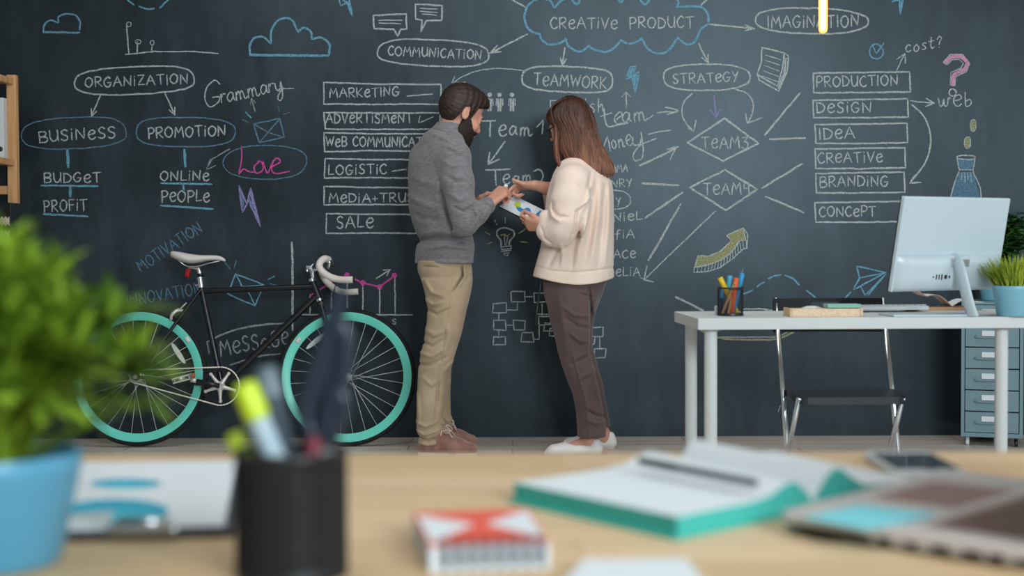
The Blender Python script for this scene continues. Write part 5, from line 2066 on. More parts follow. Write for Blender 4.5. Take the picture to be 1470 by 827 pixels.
def head(S, c, M, sc=1.0, female=False):
    """head with brow, nose, lips, jaw and ears; local axes: x forward, y left, z up"""
    M = Matrix(M)
    c = Vector(c)

    def P(x, y, z):
        return c + M @ Vector((x * sc, y * sc, z * sc))

    def B(p, r, k=.012, op='add', R=None):
        S.ball(P(*p), [q * sc for q in r], (M @ R) if R is not None else M, k, op)
    B((-.012, 0, .045), (.098, .075, .085))
    B((.035, 0, -.025), (.060, .058, .082), .02)
    B((.030, 0, -.07), (.056, .05, .048), .02)
    B((.078, 0, -.098), (.021, .024, .02), .02)
    S.cone(P(.084, -.03, .022), P(.084, .03, .022), .0125 * sc, .0125 * sc, .014)
    S.cone(P(.092, 0, .012), P(.113, 0, -.026), .0075 * sc, .0105 * sc, .010)
    B((.111, 0, -.031), (.0125, .0115, .0095), .006)
    for s in (-1, 1):
        B((.101, s * .012, -.034), (.011, .0075, .008), .006)
        B((.098, s * .033, .001), (.016, .017, .010), .012, 'cut')
        B((.080, s * .033, .001), (.0125, .0125, .0125), .004)
        B((.066, s * .045, -.03), (.026, .020, .022), .018)
        # ear
        Re = Matrix.Rotation(s * .35, 3, 'Z') @ Matrix.Rotation(-.2, 3, 'Y')
        B((-.014, s * .078, -.006), (.019, .0085, .032), .006, 'add', Re)
        B((-.006, s * .0885, -.001), (.0105, .0075, .020), .004, 'cut', Re)
    B((.100, 0, -.060), (.011, .021, .0055), .006)
    B((.098, 0, -.070), (.011, .019, .006), .005)
    return P


# ================================================================= the man
YMAN = 6.62
man_o = Vector((at(640, 650, YMAN).x, YMAN, 0))


def mp(px, py, dy=0.0):
    return at(px, py, YMAN + dy)


S = Field((man_o.x - .26, YMAN - .34, -.01), (man_o.x + .40, YMAN + .36, 1.80), .0042)
HM = (Matrix.Rotation(math.radians(29), 3, 'Z') @ Matrix.Rotation(math.radians(28), 3, 'Y') @ Matrix.Rotation(math.radians(4), 3, 'X'))
HC = mp(662.5, 163.5, .0)
HP = head(S, HC, HM, 1.0)
S.chain([mp(651, 176), mp(645, 196, .01), mp(640, 214, .015)], [.060, .058, .062], .02)
# torso, arms and legs under the clothes
S.stack(px_rows([(212, 622, 654, .01, .08), (240, 608, 656, .01, .11), (300, 610, 650, 0, .11), (340, 615, 660, 0, .10), (392, 620, 662, 0, .09)], YMAN), .02)
RSH, REL, RWR = mp(652, 228, -.16), mp(663, 322, -.20), mp(699.5, 294.5, -.13)
LSH, LEL, LWR = mp(612, 226, .17), mp(636, 318, .20), mp(678, 298, .075)
for a, b, c in ((RSH, REL, RWR), (LSH, LEL, LWR)):
    S.chain([a, b], [.05, .04], .02)
    S.chain([b, c], [.040, .027], .015)
RKN, RAN = mp(628, 515, -.08), mp(616, 632, -.10)
LKN, LAN = mp(636, 515, .09), mp(634, 622, .13)
S.chain([mp(644, 400, -.06), mp(640, 450, -.075), RKN, mp(618, 565, -.095), RAN], [.055, .05, .042, .036, .034], .02)
S.chain([mp(642, 400, .06), mp(641, 450, .08), mp(633, 515, .10), mp(631, 565, .115), LAN], [.055, .05, .040, .034, .033], .02)
RTO = on_z(676, 655, .03)
RTO.y = YMAN - .125
S.chain([RAN, Vector((RAN.x, RAN.y, .05)), Vector((RTO.x - .02, RTO.y, .032))], [.04, .034, .022], .015)
S.chain([LAN, Vector((LAN.x, LAN.y, .05)), Vector((LAN.x + .12, LAN.y + .01, .032))], [.04, .034, .022], .015)
# right hand closes on the chalk above the clipboard, left hand holds the far edge
hdir = (mp(719, 276.5, -.115) - RWR)
CTIP = hand(S, RWR + hdir.normalized() * .012, hdir, (.45, .70, -.55), (-.3, .6, 1), 1.0, [(50, 72, 45), (66, 78, 45), (72, 80, 46), (76, 78, 44)], .05, ((.55, .62, .55), (.9, .25, .35), (1.0, -.15, .2)))
hd2 = (mp(699, 286, .08) - LWR)
hand(S, LWR + hd2.normalized() * .01, hd2, (.45, -.75, -.45), (.1, -.5, .9), .96, [(60, 78, 45), (66, 80, 45), (70, 80, 45), (72, 80, 45)], .05, ((.6, .5, .4), (.9, .2, .4), (.95, -.1, .3)))
man = S.mesh('person', m_skin, None, 2)
top(man, (man_o.x, man_o.y, 0.0))
tag(man, 'bearded man in grey turtleneck and khaki trousers holding chalk over the clipboard', 'person')
# eyes
for s in (-1, 1):
    mb = MB()
    mb.lathe([(.0116 * math.sin(t * math.pi / 10), -.0116 * math.cos(t * math.pi / 10)) for t in range(11)], HP(.0795, s * .033, .0015), 16)
    mb.build('eye', m_eye, man)


# ---- hair
def shell(name, m, c, M, parts, lo, hi, h, parent, keep, smooth=2, extra=None):
    S = Field(lo, hi, h)
    M = Matrix(M)
    c = Vector(c)
    for (p, r, k) in parts:
        S.ball(c + M @ Vector(p), r, M, k)
    X, Y, Z = S.ax[0][:, None, None] - c.x, S.ax[1][None, :, None] - c.y, S.ax[2][None, None, :] - c.z
    R = np.array(M)
    u = X * R[0, 0] + Y * R[1, 0] + Z * R[2, 0]
    v = X * R[0, 1] + Y * R[1, 1] + Z * R[2, 1]
    w = X * R[0, 2] + Y * R[1, 2] + Z * R[2, 2]
    d = keep(u, v, w).astype(np.float32)
    m_ = np.maximum(.006 - np.abs(S.F - d), 0) / .006
    S.F = np.maximum(S.F, d) + m_ * m_ * .0015
    if extra is not None:
        S.F += extra(u, v, w).astype(np.float32)
    return S.mesh(name, m, parent, smooth)


def hair_keep(u, v, w):
    # lower hairline as a height over the front-back axis: nape, behind the ear, sideburn, temple, forehead
    line = np.interp(u, [-.12, -.055, -.036, -.030, -.012, .000, .012, .030, .036, .060, .08, .12], [-.088, -.085, -.05, .02, .032, .028, -.01, -.012, .045, .062, .078, .088])
    return (line - w) * .8


def hair_grain(u, v, w):
    a = np.arctan2(v, w - .02)
    return .0013 * np.sin(a * 46 + u * 40) * np.sin(a * 23 + u * 90 + 1.3) + .0012 * np.sin(u * 210 + v * 120)


lo, hi = (HC.x - .19, HC.y - .15, HC.z - .19), (HC.x + .19, HC.y + .15, HC.z + .2)
shell('hair', m_hairm, HC, HM, [((-.016, 0, .048), (.107, .0835, .092), .01), ((-.035, 0, .018), (.088, .080, .088), .02), ((.035, 0, .092), (.062, .058, .042), .03), ((.064, 0, .092), (.026, .046, .020), .03)], lo, hi, .0032, man, hair_keep, 1, hair_grain)


def beard_keep(u, v, w):
    up = np.interp(u, [-.02, .0, .012, .03, .055, .075, .09, .13], [.0, .01, .02, -.012, -.038, -.048, -.046, -.044])
    low = np.interp(u, [-.03, .0, .04, .1], [-.07, -.10, -.19, -.2])
    d = np.maximum((w - up) * .8, (low - w) * .8)
    back = -.0 + (-u - .006) * .9
    mouth = .013 - np.sqrt(((u - .112) / 1.0) ** 2 + (v / 2.0) ** 2 + ((w + .065) / .7) ** 2)
    return np.maximum(np.maximum(d, back), mouth)


def beard_grain(u, v, w):
    return .0012 * np.sin(v * 420 + w * 150) * np.sin(u * 380 - w * 210) + .0008 * np.sin(u * 700 + v * 600)


shell('beard', m_beard, HC, HM, [((.034, 0, -.03), (.067, .0675, .088), .01), ((.034, 0, -.078), (.066, .060, .056), .02), ((.062, 0, -.115), (.046, .044, .046), .025), ((.098, 0, -.049), (.012, .03, .008), .01)], lo, hi, .0032, man, beard_keep, 1, beard_grain)
mb = MB()
for s in (-1, 1):
    mb.tube([HP(.0945, s * .014, .021), HP(.0945, s * .03, .026), HP(.083, s * .05, .021)], [.003, .0042, .002], 8)
mb.build('eyebrows', m_beard, man)

# ---- sweater
S = Field((man_o.x - .24, YMAN - .34, .84), (man_o.x + .30, YMAN + .34, 1.60), .0046)
SH = -.34
rows = [(196, 620, 662, .015, .085), (203, 611, 664, .012, .105), (211, 600, 664, .01, .13), (222, 590, 667, .008, .155), (236, 585, 669, .005, .17), (255, 585, 669, .0, .168), (280, 585.5, 668, .0, .16), (300, 586.5, 668, 0, .155),
        (318, 591, 672, 0, .15), (334, 597, 677, 0, .15), (343, 602, 679, 0, .148), (352, 597.5, 681, 0, .152), (362, 596, 680, 0, .152), (378, 595, 679, 0, .15)]
S.stack(px_rows(rows, YMAN), .01, shear=SH, p=2.25)
# neck
S.chain([mp(634, 206, .012), mp(640, 196, .008)], [.078, .066], .025)
S.chain([mp(640.5, 194, .006), mp(649, 181, .0)], [.0705, .066], .006)
# shoulders and sleeves
S.chain([mp(638, 212, -.05), mp(650, 224, -.125)], [.08, .070], .05)
S.chain([mp(626, 212, .06), mp(612, 224, .14)], [.08, .070], .05)
S.chain([mp(652, 226, -.138), mp(657, 262, -.17), mp(663, 300, -.19), mp(667, 319, -.195)], [.073, .070, .063, .060], .03)
S.chain([mp(667, 319, -.195), mp(684, 307, -.167), mp(697, 296.5, -.138)], [.060, .049, .040], .02)
S.chain([mp(612, 226, .15), mp(620, 280, .19), mp(636, 318, .19)], [.07, .062, .056], .03)
S.chain([mp(636, 318, .19), mp(664, 309, .14), mp(679, 297, .08)], [.056, .046, .034], .02)
# flat ends: collar, hem, cuffs
S.chain([mp(694, 299, -.142), mp(699.5, 294.5, -.133)], [.0395, .0385], .004)
nd = (mp(660, 162) - mp(645, 200)).normalized()
S.half(mp(650, 178, 0) + nd * .004, (nd.x * .9 - .25, 0, nd.z))
# folds: waist blouse, elbow, armpit, collar
f = lambda pts, w, a, yr=None: S.fold([mp(*p) for p in pts], w, a, yr)
near_ = (YMAN - .34, YMAN + .02)
f([(600, 347), (622, 341), (650, 343), (676, 348)], .010, -.009)
f([(606, 338), (632, 332), (662, 337)], .014, .006)
f([(612, 357), (640, 352), (676, 356)], .012, .006)
f([(590, 250), (606, 262), (628, 268)], .016, .004, near_)
f([(588, 282), (604, 292), (626, 300)], .014, .005, near_)
f([(594, 306), (608, 314), (634, 316)], .012, -.005, near_)
f([(640, 236), (656, 244), (674, 240)], .010, .004, near_)
f([(644, 256), (660, 266), (675, 262)], .010, -.004, near_)
f([(648, 280), (662, 290), (676, 284)], .010, .005, near_)
f([(655, 300), (668, 306), (680, 298)], .007, -.006, near_)
f([(634, 262), (640, 290), (648, 318), (655, 334)], .009, -.006, near_)
f([(629, 262), (630, 300), (640, 330)], .016, .005, near_)
f([(678, 300), (684, 312), (676, 330)], .006, -.006, near_)
f([(686, 294), (693, 306), (684, 322)], .006, .005, near_)
f([(697, 289), (704, 296), (700, 310)], .006, .005, near_)
f([(620, 290), (612, 310), (616, 330)], .014, .004, near_)
f([(640, 212), (655, 218), (664, 226)], .008, .005, near_)
f([(648, 208), (652, 214), (660, 218)], .005, -.004, near_)
f([(622, 186), (640, 193), (660, 207)], .006, -.004)
f([(620, 193), (636, 200), (656, 212)], .008, .004)
S.fold([mp(595, 372), mp(640, 372), mp(680, 372)], .006, -.002)
S.mesh('sweater', m_knit, man, 2)
# dark band of the turned collar is the same knit, ribbed hem is part of the sweater

# ---- trousers
S = Field((man_o.x - .20, YMAN - .26, .03), (man_o.x + .20, YMAN + .30, .94), .0046)
hip = [(374, 599, 676, 0, .135), (389, 599, 678, 0, .14), (406, 606, 678, 0, .14), (420, 610.5, 676, 0, .13), (432, 612, 673, 0, .12), (440, 613, 671, 0, .10)]
S.stack(px_rows(hip, YMAN), .01, shear=-.15, p=2.3)
legR = [(400, 604, 677.5, -.05, .10), (420, 610.5, 674.5, -.065, .098), (440, 613.5, 671, -.075, .092), (460, 613, 667, -.08, .087), (478, 610.5, 663, -.085, .084), (500, 606, 656, -.088, .08), (518, 602, 650.5, -.09, .076), (530, 600.5, 645, -.09, .074),
        (548, 599.5, 641, -.092, .071), (565, 599, 638.5, -.095, .068), (590, 598.5, 636, -.10, .064), (606, 598, 635, -.103, .062), (618, 598.5, 637, -.105, .063), (627, 600.5, 637, -.107, .062), (637.5, 601.5, 635, -.108, .058)]
S.stack(px_rows(legR, YMAN), .012, p=2.2)
legL = [(400, 606, 674, .06, .10), (440, 614, 668, .08, .092), (478, 616, 662, .09, .084), (518, 616, 650, .10, .075), (530, 616, 648, .105, .072), (565, 614, 646.5, .115, .068), (590, 613, 647, .12, .064), (606, 613, 648.5, .125, .062), (620, 614, 648, .13, .060), (627.5, 616, 646, .13, .058)]
S.stack(px_rows(legL, YMAN), .012, p=2.2)
near_ = (YMAN - .3, YMAN)
f([(612, 402), (622, 418), (640, 424)], .009, .006, near_)
f([(611, 428), (624, 436), (640, 432)], .008, .005, near_)
f([(614, 442), (630, 450), (650, 440)], .008, -.005, near_)
f([(612, 470), (626, 478), (645, 470)], .010, .005, near_)
f([(606, 488), (624, 494), (640, 484)], .008, -.005, near_)
f([(603, 503), (622, 508), (640, 497)], .008, .006, near_)
f([(601, 520), (620, 520), (644, 508)], .007, -.006, near_)
f([(640, 530), (646, 522), (652, 516)], .006, .006, near_)
f([(640, 455), (648, 480), (642, 500)], .012, .004, near_)
f([(600, 612), (612, 618), (632, 612)], .005, .006)
f([(599, 600), (614, 606), (630, 600)], .006, .005, near_)
f([(602, 560), (604, 590), (603, 606)], .008, .004, near_)
f([(632, 540), (630, 570), (628, 596)], .008, -.004, near_)
f([(608, 536), (622, 548), (634, 540)], .007, .004, near_)
f([(599, 620), (618, 626), (636, 619)], .005, -.006)
f([(600, 629), (618, 632), (637, 628)], .005, .005)
f([(636, 600), (642, 608), (648, 604)], .006, .005)
f([(637, 614), (643, 619), (648, 615)], .005, -.005)
f([(650, 390), (646, 440), (640, 480), (634, 530), (626, 600), (624, 630)], .004, -.003, near_)
S.fold([mp(664, 379), mp(665, 396), mp(654, 414), mp(650, 419)], .004, -.012, near_)
S.fold([mp(668, 380), mp(669, 396), mp(658, 414)], .006, .004, near_)
f([(607, 383), (618, 382), (634, 384)], .003, -.005, near_)
S.mesh('trousers', m_khaki, man, 2)


def shoe(name, heel, toe, parent, H, wd, m_up, m_so, laces=False, slim=False):
    heel, toe = Vector(heel), Vector(toe)
    d = toe - heel
    L = d.length
    d.normalize()
    n_ = Vector((-d.y, d.x, 0))
    lo = np.minimum(heel, toe) - np.array((.07, .07, 0.01))
    hi = np.maximum(heel, toe) + np.array((.07, .07, 0)) + np.array((0, 0, H + .03))
    S = Field(lo, hi, .003)
    q = lambda t, s=0, z=0: heel + d * (t * L) + n_ * s + Vector((0, 0, z))
    if slim:
        S.chain([q(.10, 0, .030), q(.35, 0, .026), q(.66, 0, .026), q(.84, 0, .022), q(.965, 0, .014)], [.031, .030, .038, .033, .012], .02, flat=((0, 0, 1), .85))
        S.chain([q(.09, 0, .03), q(.10, 0, .055)], [.028, .028], .02)
        S.ball(q(.36, 0, .078), (.27 * L, .0235, .037), Matrix((d, n_, Vector((0, 0, 1)))).transposed(), .006, 'cut')
    else:
        S.chain([q(.13, 0, .045), q(.36, 0, .045), q(.64, 0, .042), q(.87, 0, .034)], [.036, .037, .044, .036], .03, flat=((0, 0, 1), .9))
        S.chain([q(.13, 0, .05), q(.15, 0, .085)], [.034, .033], .02)
        S.chain([q(.62, 0, .052), q(.36, 0, .088)], [.030, .034], .03)
        S.half(q(.2, 0, .108), d * -.30 + Vector((0, 0, 1)))
    S.half(q(0, 0, .012 if not slim else .006), (0, 0, -1))
    up = S.mesh(name, m_up, parent, 2)
    mb = MB()
    out = []
    prof = [(.0, .016), (.02, .03), (.10, .036), (.3, .035), (.5, .039), (.68, .046), (.84, .042), (.94, .028), (.99, .012)] if not slim else [(.0, .014), (.03, .025), (.12, .031), (.35, .026), (.6, .037), (.75, .037), (.88, .026), (.97, .011), (1.0, .004)]
    for t, w in prof:
        out.append((t * L, w))
    for t, w in reversed(prof):
        out.append((t * L, -w))
    mb.prism(out, d, n_, heel + Vector((0, 0, .001)), (0, 0, .022 if not slim else .010))
    mb.build('sole', m_so, up)
    if laces:
        for i in range(4):
            t = .40 + .075 * i
            z = .118 - .018 * i
            MB().tube(crom([q(t, -.032, z - .018), q(t, -.016, z - .003), q(t, 0, z), q(t, .016, z - .003), q(t, .032, z - .018)], 4), .0026, 6).build('lace', m_lace, up)
        for s in (-1, 1):
            MB().tube(crom([q(.40, 0, .121), q(.47, s * .018, .143), q(.55, s * .036, .124), q(.49, s * .03, .112), q(.41, s * .004, .119)], 6), .0024, 6).build('lace', m_lace, up)
            MB().tube(crom([q(.40, s * .004, .12), q(.52, s * .022, .118), q(.60, s * .04, .092)], 6), .0024, 6).build('lace', m_lace, up)
    return up


h1 = on_z(600, 656.5, 0)
t1 = on_z(686, 657.5, 0)
shoe('shoe', (h1.x, YMAN - .115, 0), (t1.x, YMAN - .15, 0), man, .12, .09, m_suede, m_sole, True)
yl = YMAN + .135
shoe('shoe', (at(612, 640, yl).x, yl, 0), (at(679.5, 640, yl).x + .015, yl + .01, 0), man, .12, .09, m_suede, m_sole, True)

# piece of chalk in his fingers
c = (CTIP[4][0] + CTIP[0][0]) / 2
_ce = mp(727, 265, (c.y - YMAN) - .012)
_cd = (_ce - c).normalized()
mb = MB()
mb.tube([c - _cd * .010, c - _cd * .0085, _ce - _cd * .0015, _ce], [.0065, .0085, .0085, .007], 16)
tag(top(mb.build('chalk_stick', mat('white_chalk_stick', (236, 236, 232), rough=.95)), c), 'short white chalk stick between the fingers of the bearded man', 'chalk')

# clipboard held between them
A, Bc = mp(716, 296.5, -.06), mp(765, 321, -.13)
Dc, Cc = mp(738, 280.5, .08), mp(785, 304, .01)
ux_ = (Bc - A)
vx_ = (Dc - A)
nn_ = ux_.cross(vx_).normalized()
if nn_.z < 0:
    nn_ = -nn_
clip = empty('clipboard', (A + Bc + Cc + Dc) / 4, label='clipboard with a printed chart sheet held between the man and woman', cat='clipboard')
mb = MB()
mb.prism([(0, 0), (1, 0), (1, 1), (0, 1)], ux_, vx_, A - nn_ * .004, nn_ * .004)
mb.build('board', m_darkplastic, clip)
mb = MB()
mb.prism([(.01, .02), (.99, .02), (.99, .98), (.01, .98)], ux_, vx_, A + nn_ * .0004, nn_ * .001)
mb.build('sheet', m_paper, clip)
m_cblue = mat('printed_blue', (44, 128, 190), rough=.8)
m_cgreen = mat('printed_lime', (178, 200, 70), rough=.8)
mb = MB()
mb.prism([(p.x, p.y) for p in crom([(u_, v_, 0) for u_, v_ in [(.33, .40), (.44, .28), (.58, .26), (.70, .34), (.72, .5), (.66, .62), (.58, .70), (.52, .62), (.50, .5), (.40, .5)]], 5, True)], ux_, vx_, A + nn_ * .0016, nn_ * .0002)
mb.build('printed_chart', m_cblue, clip)
mb = MB()
mb.prism([(p.x, p.y) for p in crom([(u_, v_, 0) for u_, v_ in [(.20, .56), (.33, .40), (.42, .5), (.36, .62), (.30, .76), (.22, .70)]], 5, True)], ux_, vx_, A + nn_ * .0016, nn_ * .0002)
mb.build('printed_chart', m_cgreen, clip)
mb = MB()
mb.prism([(.84, .35), (.97, .35), (.97, .85), (.84, .85)], ux_, vx_, A + nn_ * .0016, nn_ * .0002)
mb.build('printed_chart', m_cblue, clip)
mb = MB()
mb.prism([(.0, .38), (.045, .36), (.045, .64), (.0, .62)], ux_, vx_, A + nn_ * .0016, nn_ * .006)
mb.build('clip', m_steel, clip)

# ================================================================= the woman
YWM = 6.62
wo = Vector((at(828, 650, YWM).x, YWM, 0))


def wp(px, py, dy=0.0):
    return at(px, py, YWM + dy)


S = Field((wo.x - .40, YWM - .34, -.01), (wo.x + .22, YWM + .36, 1.74), .0042)
WM = (Matrix.Rotation(math.radians(180 - 26), 3, 'Z') @ Matrix.Rotation(math.radians(20), 3, 'Y'))
WC = wp(818, 180, .0)
WPp = head(S, WC, WM, .93, True)
S.chain([wp(820, 190, .01), wp(824, 215, .015), wp(826, 240, .015)], [.05, .046, .06], .02)
S.stack(px_rows([(246, 812, 850, .01, .08), (280, 806, 858, .01, .10), (340, 806, 858, 0, .10), (405, 806, 852, 0, .09)], YWM), .02)
WLS, WLE, WLW = wp(824, 262, -.16), wp(813, 333, -.212), wp(784, 325, -.19)
WRS, WRE, WRW = wp(824, 258, .17), wp(806, 318, .20), wp(769, 266, .03)
S.chain([WLS, WLE], [.034, .026], .02)
S.chain([WLE, WLW], [.028, .027], .015)
S.chain([WRS, WRE], [.034, .032], .02)
S.chain([WRE, wp(790, 272, .08), WRW], [.036, .033, .024], .015)
WK1, WA1 = wp(828, 525, -.08), wp(846, 634, -.09)
WK2, WA2 = wp(836, 525, .09), wp(865, 622, .115)
S.chain([wp(822, 415, -.07), wp(822, 470, -.085), wp(828, 522, -.09), wp(844, 580, -.096), wp(848, 610, -.098), WA1], [.055, .05, .04, .036, .034, .033], .02)
S.chain([wp(832, 415, .07), wp(826, 472, .09), wp(836, 518, .105), wp(852, 580, .115), wp(858, 606, .12), WA2], [.055, .05, .04, .034, .033, .032], .02)
S.chain([WA1, Vector((WA1.x + .012, WA1.y, .045))], [.034, .034], .015)
S.chain([Vector((WA1.x, WA1.y, .055)), Vector((WA1.x - .10, WA1.y, .034))], [.032, .022], .02)
S.chain([WA2, Vector((WA2.x + .008, WA2.y, .045))], [.034, .034], .015)
S.chain([Vector((WA2.x, WA2.y, .055)), Vector((WA2.x - .10, WA2.y, .034))], [.032, .022], .02)
# left hand grips the clipboard edge, right hand points down at the sheet
h1_ = (wp(755, 321, -.155) - WLW)
hand(S, WLW + h1_.normalized() * .01, h1_, (-.2, .75, .5), (-.1, .4, 1), .92, [(30, 52, 30), (34, 55, 32), (38, 56, 32), (42, 56, 32)], .04, ((.8, .45, .1), (.95, .15, .35), (.95, .05, .4)))
h2_ = (wp(746, 267, .03) - WRW)
tp = hand(S, WRW + h2_.normalized() * .006, h2_, (.1, -.35, -.9), (-.25, -.75, .75), .94, [(44, 12, 6), (66, 84, 55), (70, 86, 56), (72, 84, 54)], .06, ((.75, .5, .1), (.9, .35, -.25), (.9, .35, -.35)))
woman = S.mesh('person', m_skin, None, 2)
top(woman, (wo.x, wo.y, 0.0))
tag(woman, 'woman with long brown hair and glasses in cream sweatshirt pointing at the clipboard', 'person')
for s in (-1, 1):
    mb = MB()
    mb.lathe([(.0108 * math.sin(t * math.pi / 10), -.0108 * math.cos(t * math.pi / 10)) for t in range(11)], WPp(.0812, s * .033, .0015), 16)
    mb.build('eye', m_eye, woman)
# glasses
gl = MB()
for s in (-1, 1):
    ring = []
    for k in range(28):
        a = 2 * math.pi * k / 28
        cx_, sx_ = math.cos(a), math.sin(a)
        ring.append(WPp(.112 - .012 * abs(s * .036 + .026 * cx_) / .05, s * .036 + .026 * math.copysign(abs(cx_) ** .75, cx_), -.004 + .022 * math.copysign(abs(sx_) ** .75, sx_)))
    gl.tube(ring, .0026, 8, closed=True)
    gl.tube([WPp(.1, s * .062, .006), WPp(.05, s * .080, .008), WPp(-.02, s * .083, .006)], .0022, 8)
gl.tube([WPp(.112, -.011, .002), WPp(.116, 0, .005), WPp(.112, .011, .002)], .0024, 8)
tag(gl.build('glasses', m_specs, woman), label='black framed glasses')

# ---- sweatshirt
S = Field((wo.x - .27, YWM - .36, .78), (wo.x + .22, YWM + .34, 1.42), .0046)
rows = [(236, 806, 850, .01, .09), (243, 800, 862, .01, .12), (251, 795, 872, .01, .145), (262, 790, 879, .008, .16), (280, 785, 881, .0, .165), (300, 783, 881.5, 0, .165), (330, 780, 881.5, 0, .165), (354, 776.5, 881.5, 0, .17), (384, 768, 881, 0, .175), (400, 764, 881.5, 0, .178), (412, 763, 881.5, 0, .178)]
S.stack(px_rows(rows, YWM), .01, shear=.12, p=2.4)
S.chain([wp(826, 250, .01), wp(829, 242, .005)], [.075, .066], .03)
S.chain([wp(826, 252, -.06), wp(823, 264, -.14)], [.08, .075], .05)
S.chain([wp(832, 250, .06), wp(820, 262, .14)], [.08, .07], .05)
# near sleeve, rolled at the forearm
S.chain([wp(822, 264, -.15), wp(818, 290, -.20), wp(813, 318, -.225), wp(808, 330, -.22)], [.083, .082, .075, .070], .03)
S.chain([wp(808, 330, -.22), wp(790, 327, -.195)], [.068, .055], .02)
S.chain([wp(792, 342, -.195), wp(784, 312, -.185)], [.036, .034], .015)
S.cone(wp(803, 340, -.21), wp(790, 338, -.2), .05, .042, .02)
S.cone(wp(790.5, 333, -.195), wp(786, 331.5, -.19), .054, .052, .004)
# far sleeve
S.chain([wp(818, 262, .15), wp(806, 300, .18), wp(803, 314, .18)], [.08, .07, .066], .03)
S.chain([wp(803, 314, .18), wp(794, 278, .10)], [.06, .05], .02)
_hx = [wp(x, 400).x for x in (760, 796, 827, 856, 884)]
_hz = [wp(800, y).z for y in (395, 404.5, 408.5, 406, 398)]
_zb = np.interp(np.linspace(_hx[0], _hx[-1], 60), _hx, _hz)
_zb = np.convolve(np.pad(_zb, 5, mode='edge'), np.ones(11) / 11, mode='valid')
_zz = np.interp(S.ax[0], np.linspace(_hx[0], _hx[-1], 60), _zb)
S.F = np.maximum(S.F, (_zz[:, None, None] - S.ax[2][None, None, :] + 0 * S.ax[1][None, :, None]).astype(np.float32))
near_ = (YWM - .36, YWM + .0)
f = lambda pts, w, a, yr=None: S.fold([wp(*p) for p in pts], w, a, yr)
f([(842, 291), (833, 299), (824, 306), (821, 330), (815, 348)], .005, -.009, near_)
f([(843, 270), (840, 292), (828, 303)], .008, .008, near_)
f([(791, 292), (792, 304), (798, 312), (812, 314)], .006, -.008, near_)
f([(788, 300), (790, 312), (800, 320)], .008, .006, near_)
f([(776, 328), (780, 342), (790, 350)], .004, -.006, near_)
f([(812, 262), (826, 268), (838, 278)], .003, -.003, near_)
f([(845, 290), (836, 330), (826, 372)], .014, .008, near_)
f([(832, 318), (822, 350), (818, 388)], .010, -.008, near_)
f([(860, 262), (856, 310), (846, 380)], .014, .007, near_)
f([(852, 280), (846, 330), (834, 388)], .012, -.006, near_)
f([(872, 262), (872, 310), (866, 380)], .012, .006, near_)
f([(866, 270), (864, 320), (856, 384)], .010, -.005, near_)
f([(802, 352), (806, 366), (804, 382)], .008, .006, near_)
f([(800, 356), (790, 374), (786, 384)], .010, -.005, near_)
f([(846, 250), (842, 270), (846, 285)], .008, -.006, near_)
f([(770, 383), (792, 388), (820, 390), (850, 388), (882, 384)], .0035, -.005)
S.mesh('sweatshirt', m_cream, woman, 2)

# ---- trousers
S = Field((wo.x - .20, YWM - .28, .06), (wo.x + .24, YWM + .30, .90), .0046)
S.stack(px_rows([(392, 780, 870, 0, .15), (404, 780, 871, 0, .15), (420, 780.5, 866, 0, .14), (434, 784, 860, 0, .13), (446, 787, 855, 0, .10)], YWM), .01, shear=.1, p=2.3)
lg = [(404, 780, 862, -.06, .10), (420, 780.5, 860, -.07, .1), (440, 785.5, 855, -.078, .096), (458, 789, 852, -.08, .092), (484, 796.5, 849, -.085, .086), (504, 800.5, 848, -.088, .08), (522, 805.5, 851, -.09, .077), (542, 812.5, 856, -.092, .074), (565, 822, 861.5, -.094, .07), (588, 826.5, 866, -.096, .067), (608, 828.3, 869.5, -.098, .066), (627, 828.8, 870.3, -.10, .064)]
S.stack(px_rows(lg, YWM), .012, p=2.2)
lg = [(404, 790, 870, .06, .1), (420, 790, 866, .07, .1), (446, 797, 856, .085, .092), (472, 803, 850.5, .09, .086), (500, 810, 851, .10, .08), (518, 816, 856, .105, .076), (548, 826, 865, .11, .072), (582, 834, 871, .115, .067), (612, 838, 876.3, .12, .062)]
S.stack(px_rows(lg, YWM), .012, p=2.2)
near_ = (YWM - .3, YWM)
f([(806, 438), (822, 450), (842, 452)], .008, .006, near_)
f([(808, 452), (826, 466), (846, 470)], .008, -.005, near_)
f([(812, 472), (830, 486), (846, 488)], .008, .005, near_)
f([(842, 404), (846, 440), (848, 470), (846, 505)], .008, -.010, near_)
f([(826, 418), (842, 424), (850, 424)], .003, -.004, near_)
f([(816, 488), (824, 520), (838, 570), (844, 626)], .004, .005, near_)
f([(818, 520), (832, 512), (847, 506)], .007, -.005, near_)
f([(828, 540), (842, 532), (856, 524)], .008, .005, near_)
f([(838, 582), (850, 590), (868, 594)], .006, -.005, near_)
f([(838, 596), (852, 602), (868, 600)], .008, .004, near_)
f([(800, 420), (806, 460), (812, 500)], .012, .004, near_)
S.mesh('trousers', m_brown, woman, 2)
ya, yb_ = YWM - .10, YWM + .115
shoe('shoe', (at(862.5, 650, ya).x, ya, 0), (at(782, 650, ya).x, ya - .02, 0), woman, .08, .08, m_wleather, m_sole, slim=True)
shoe('shoe', (at(882.5, 640, yb_).x, yb_, 0), (at(805, 640, yb_).x, yb_ - .01, 0), woman, .08, .08, m_wleather, m_sole, slim=True)
mb = MB()
bw = Vector((at(810, 645, ya).x, ya - .004, .05))
for s in (-1, 1):
    mb.tube([bw + Vector((0, 0, .004)), bw + Vector((.004, s * .012, .008)), bw + Vector((.0, s * .02, .004))], [.003, .008, .003], 8)
mb.build('shoe_bow', m_wleather, woman)
mb = MB()
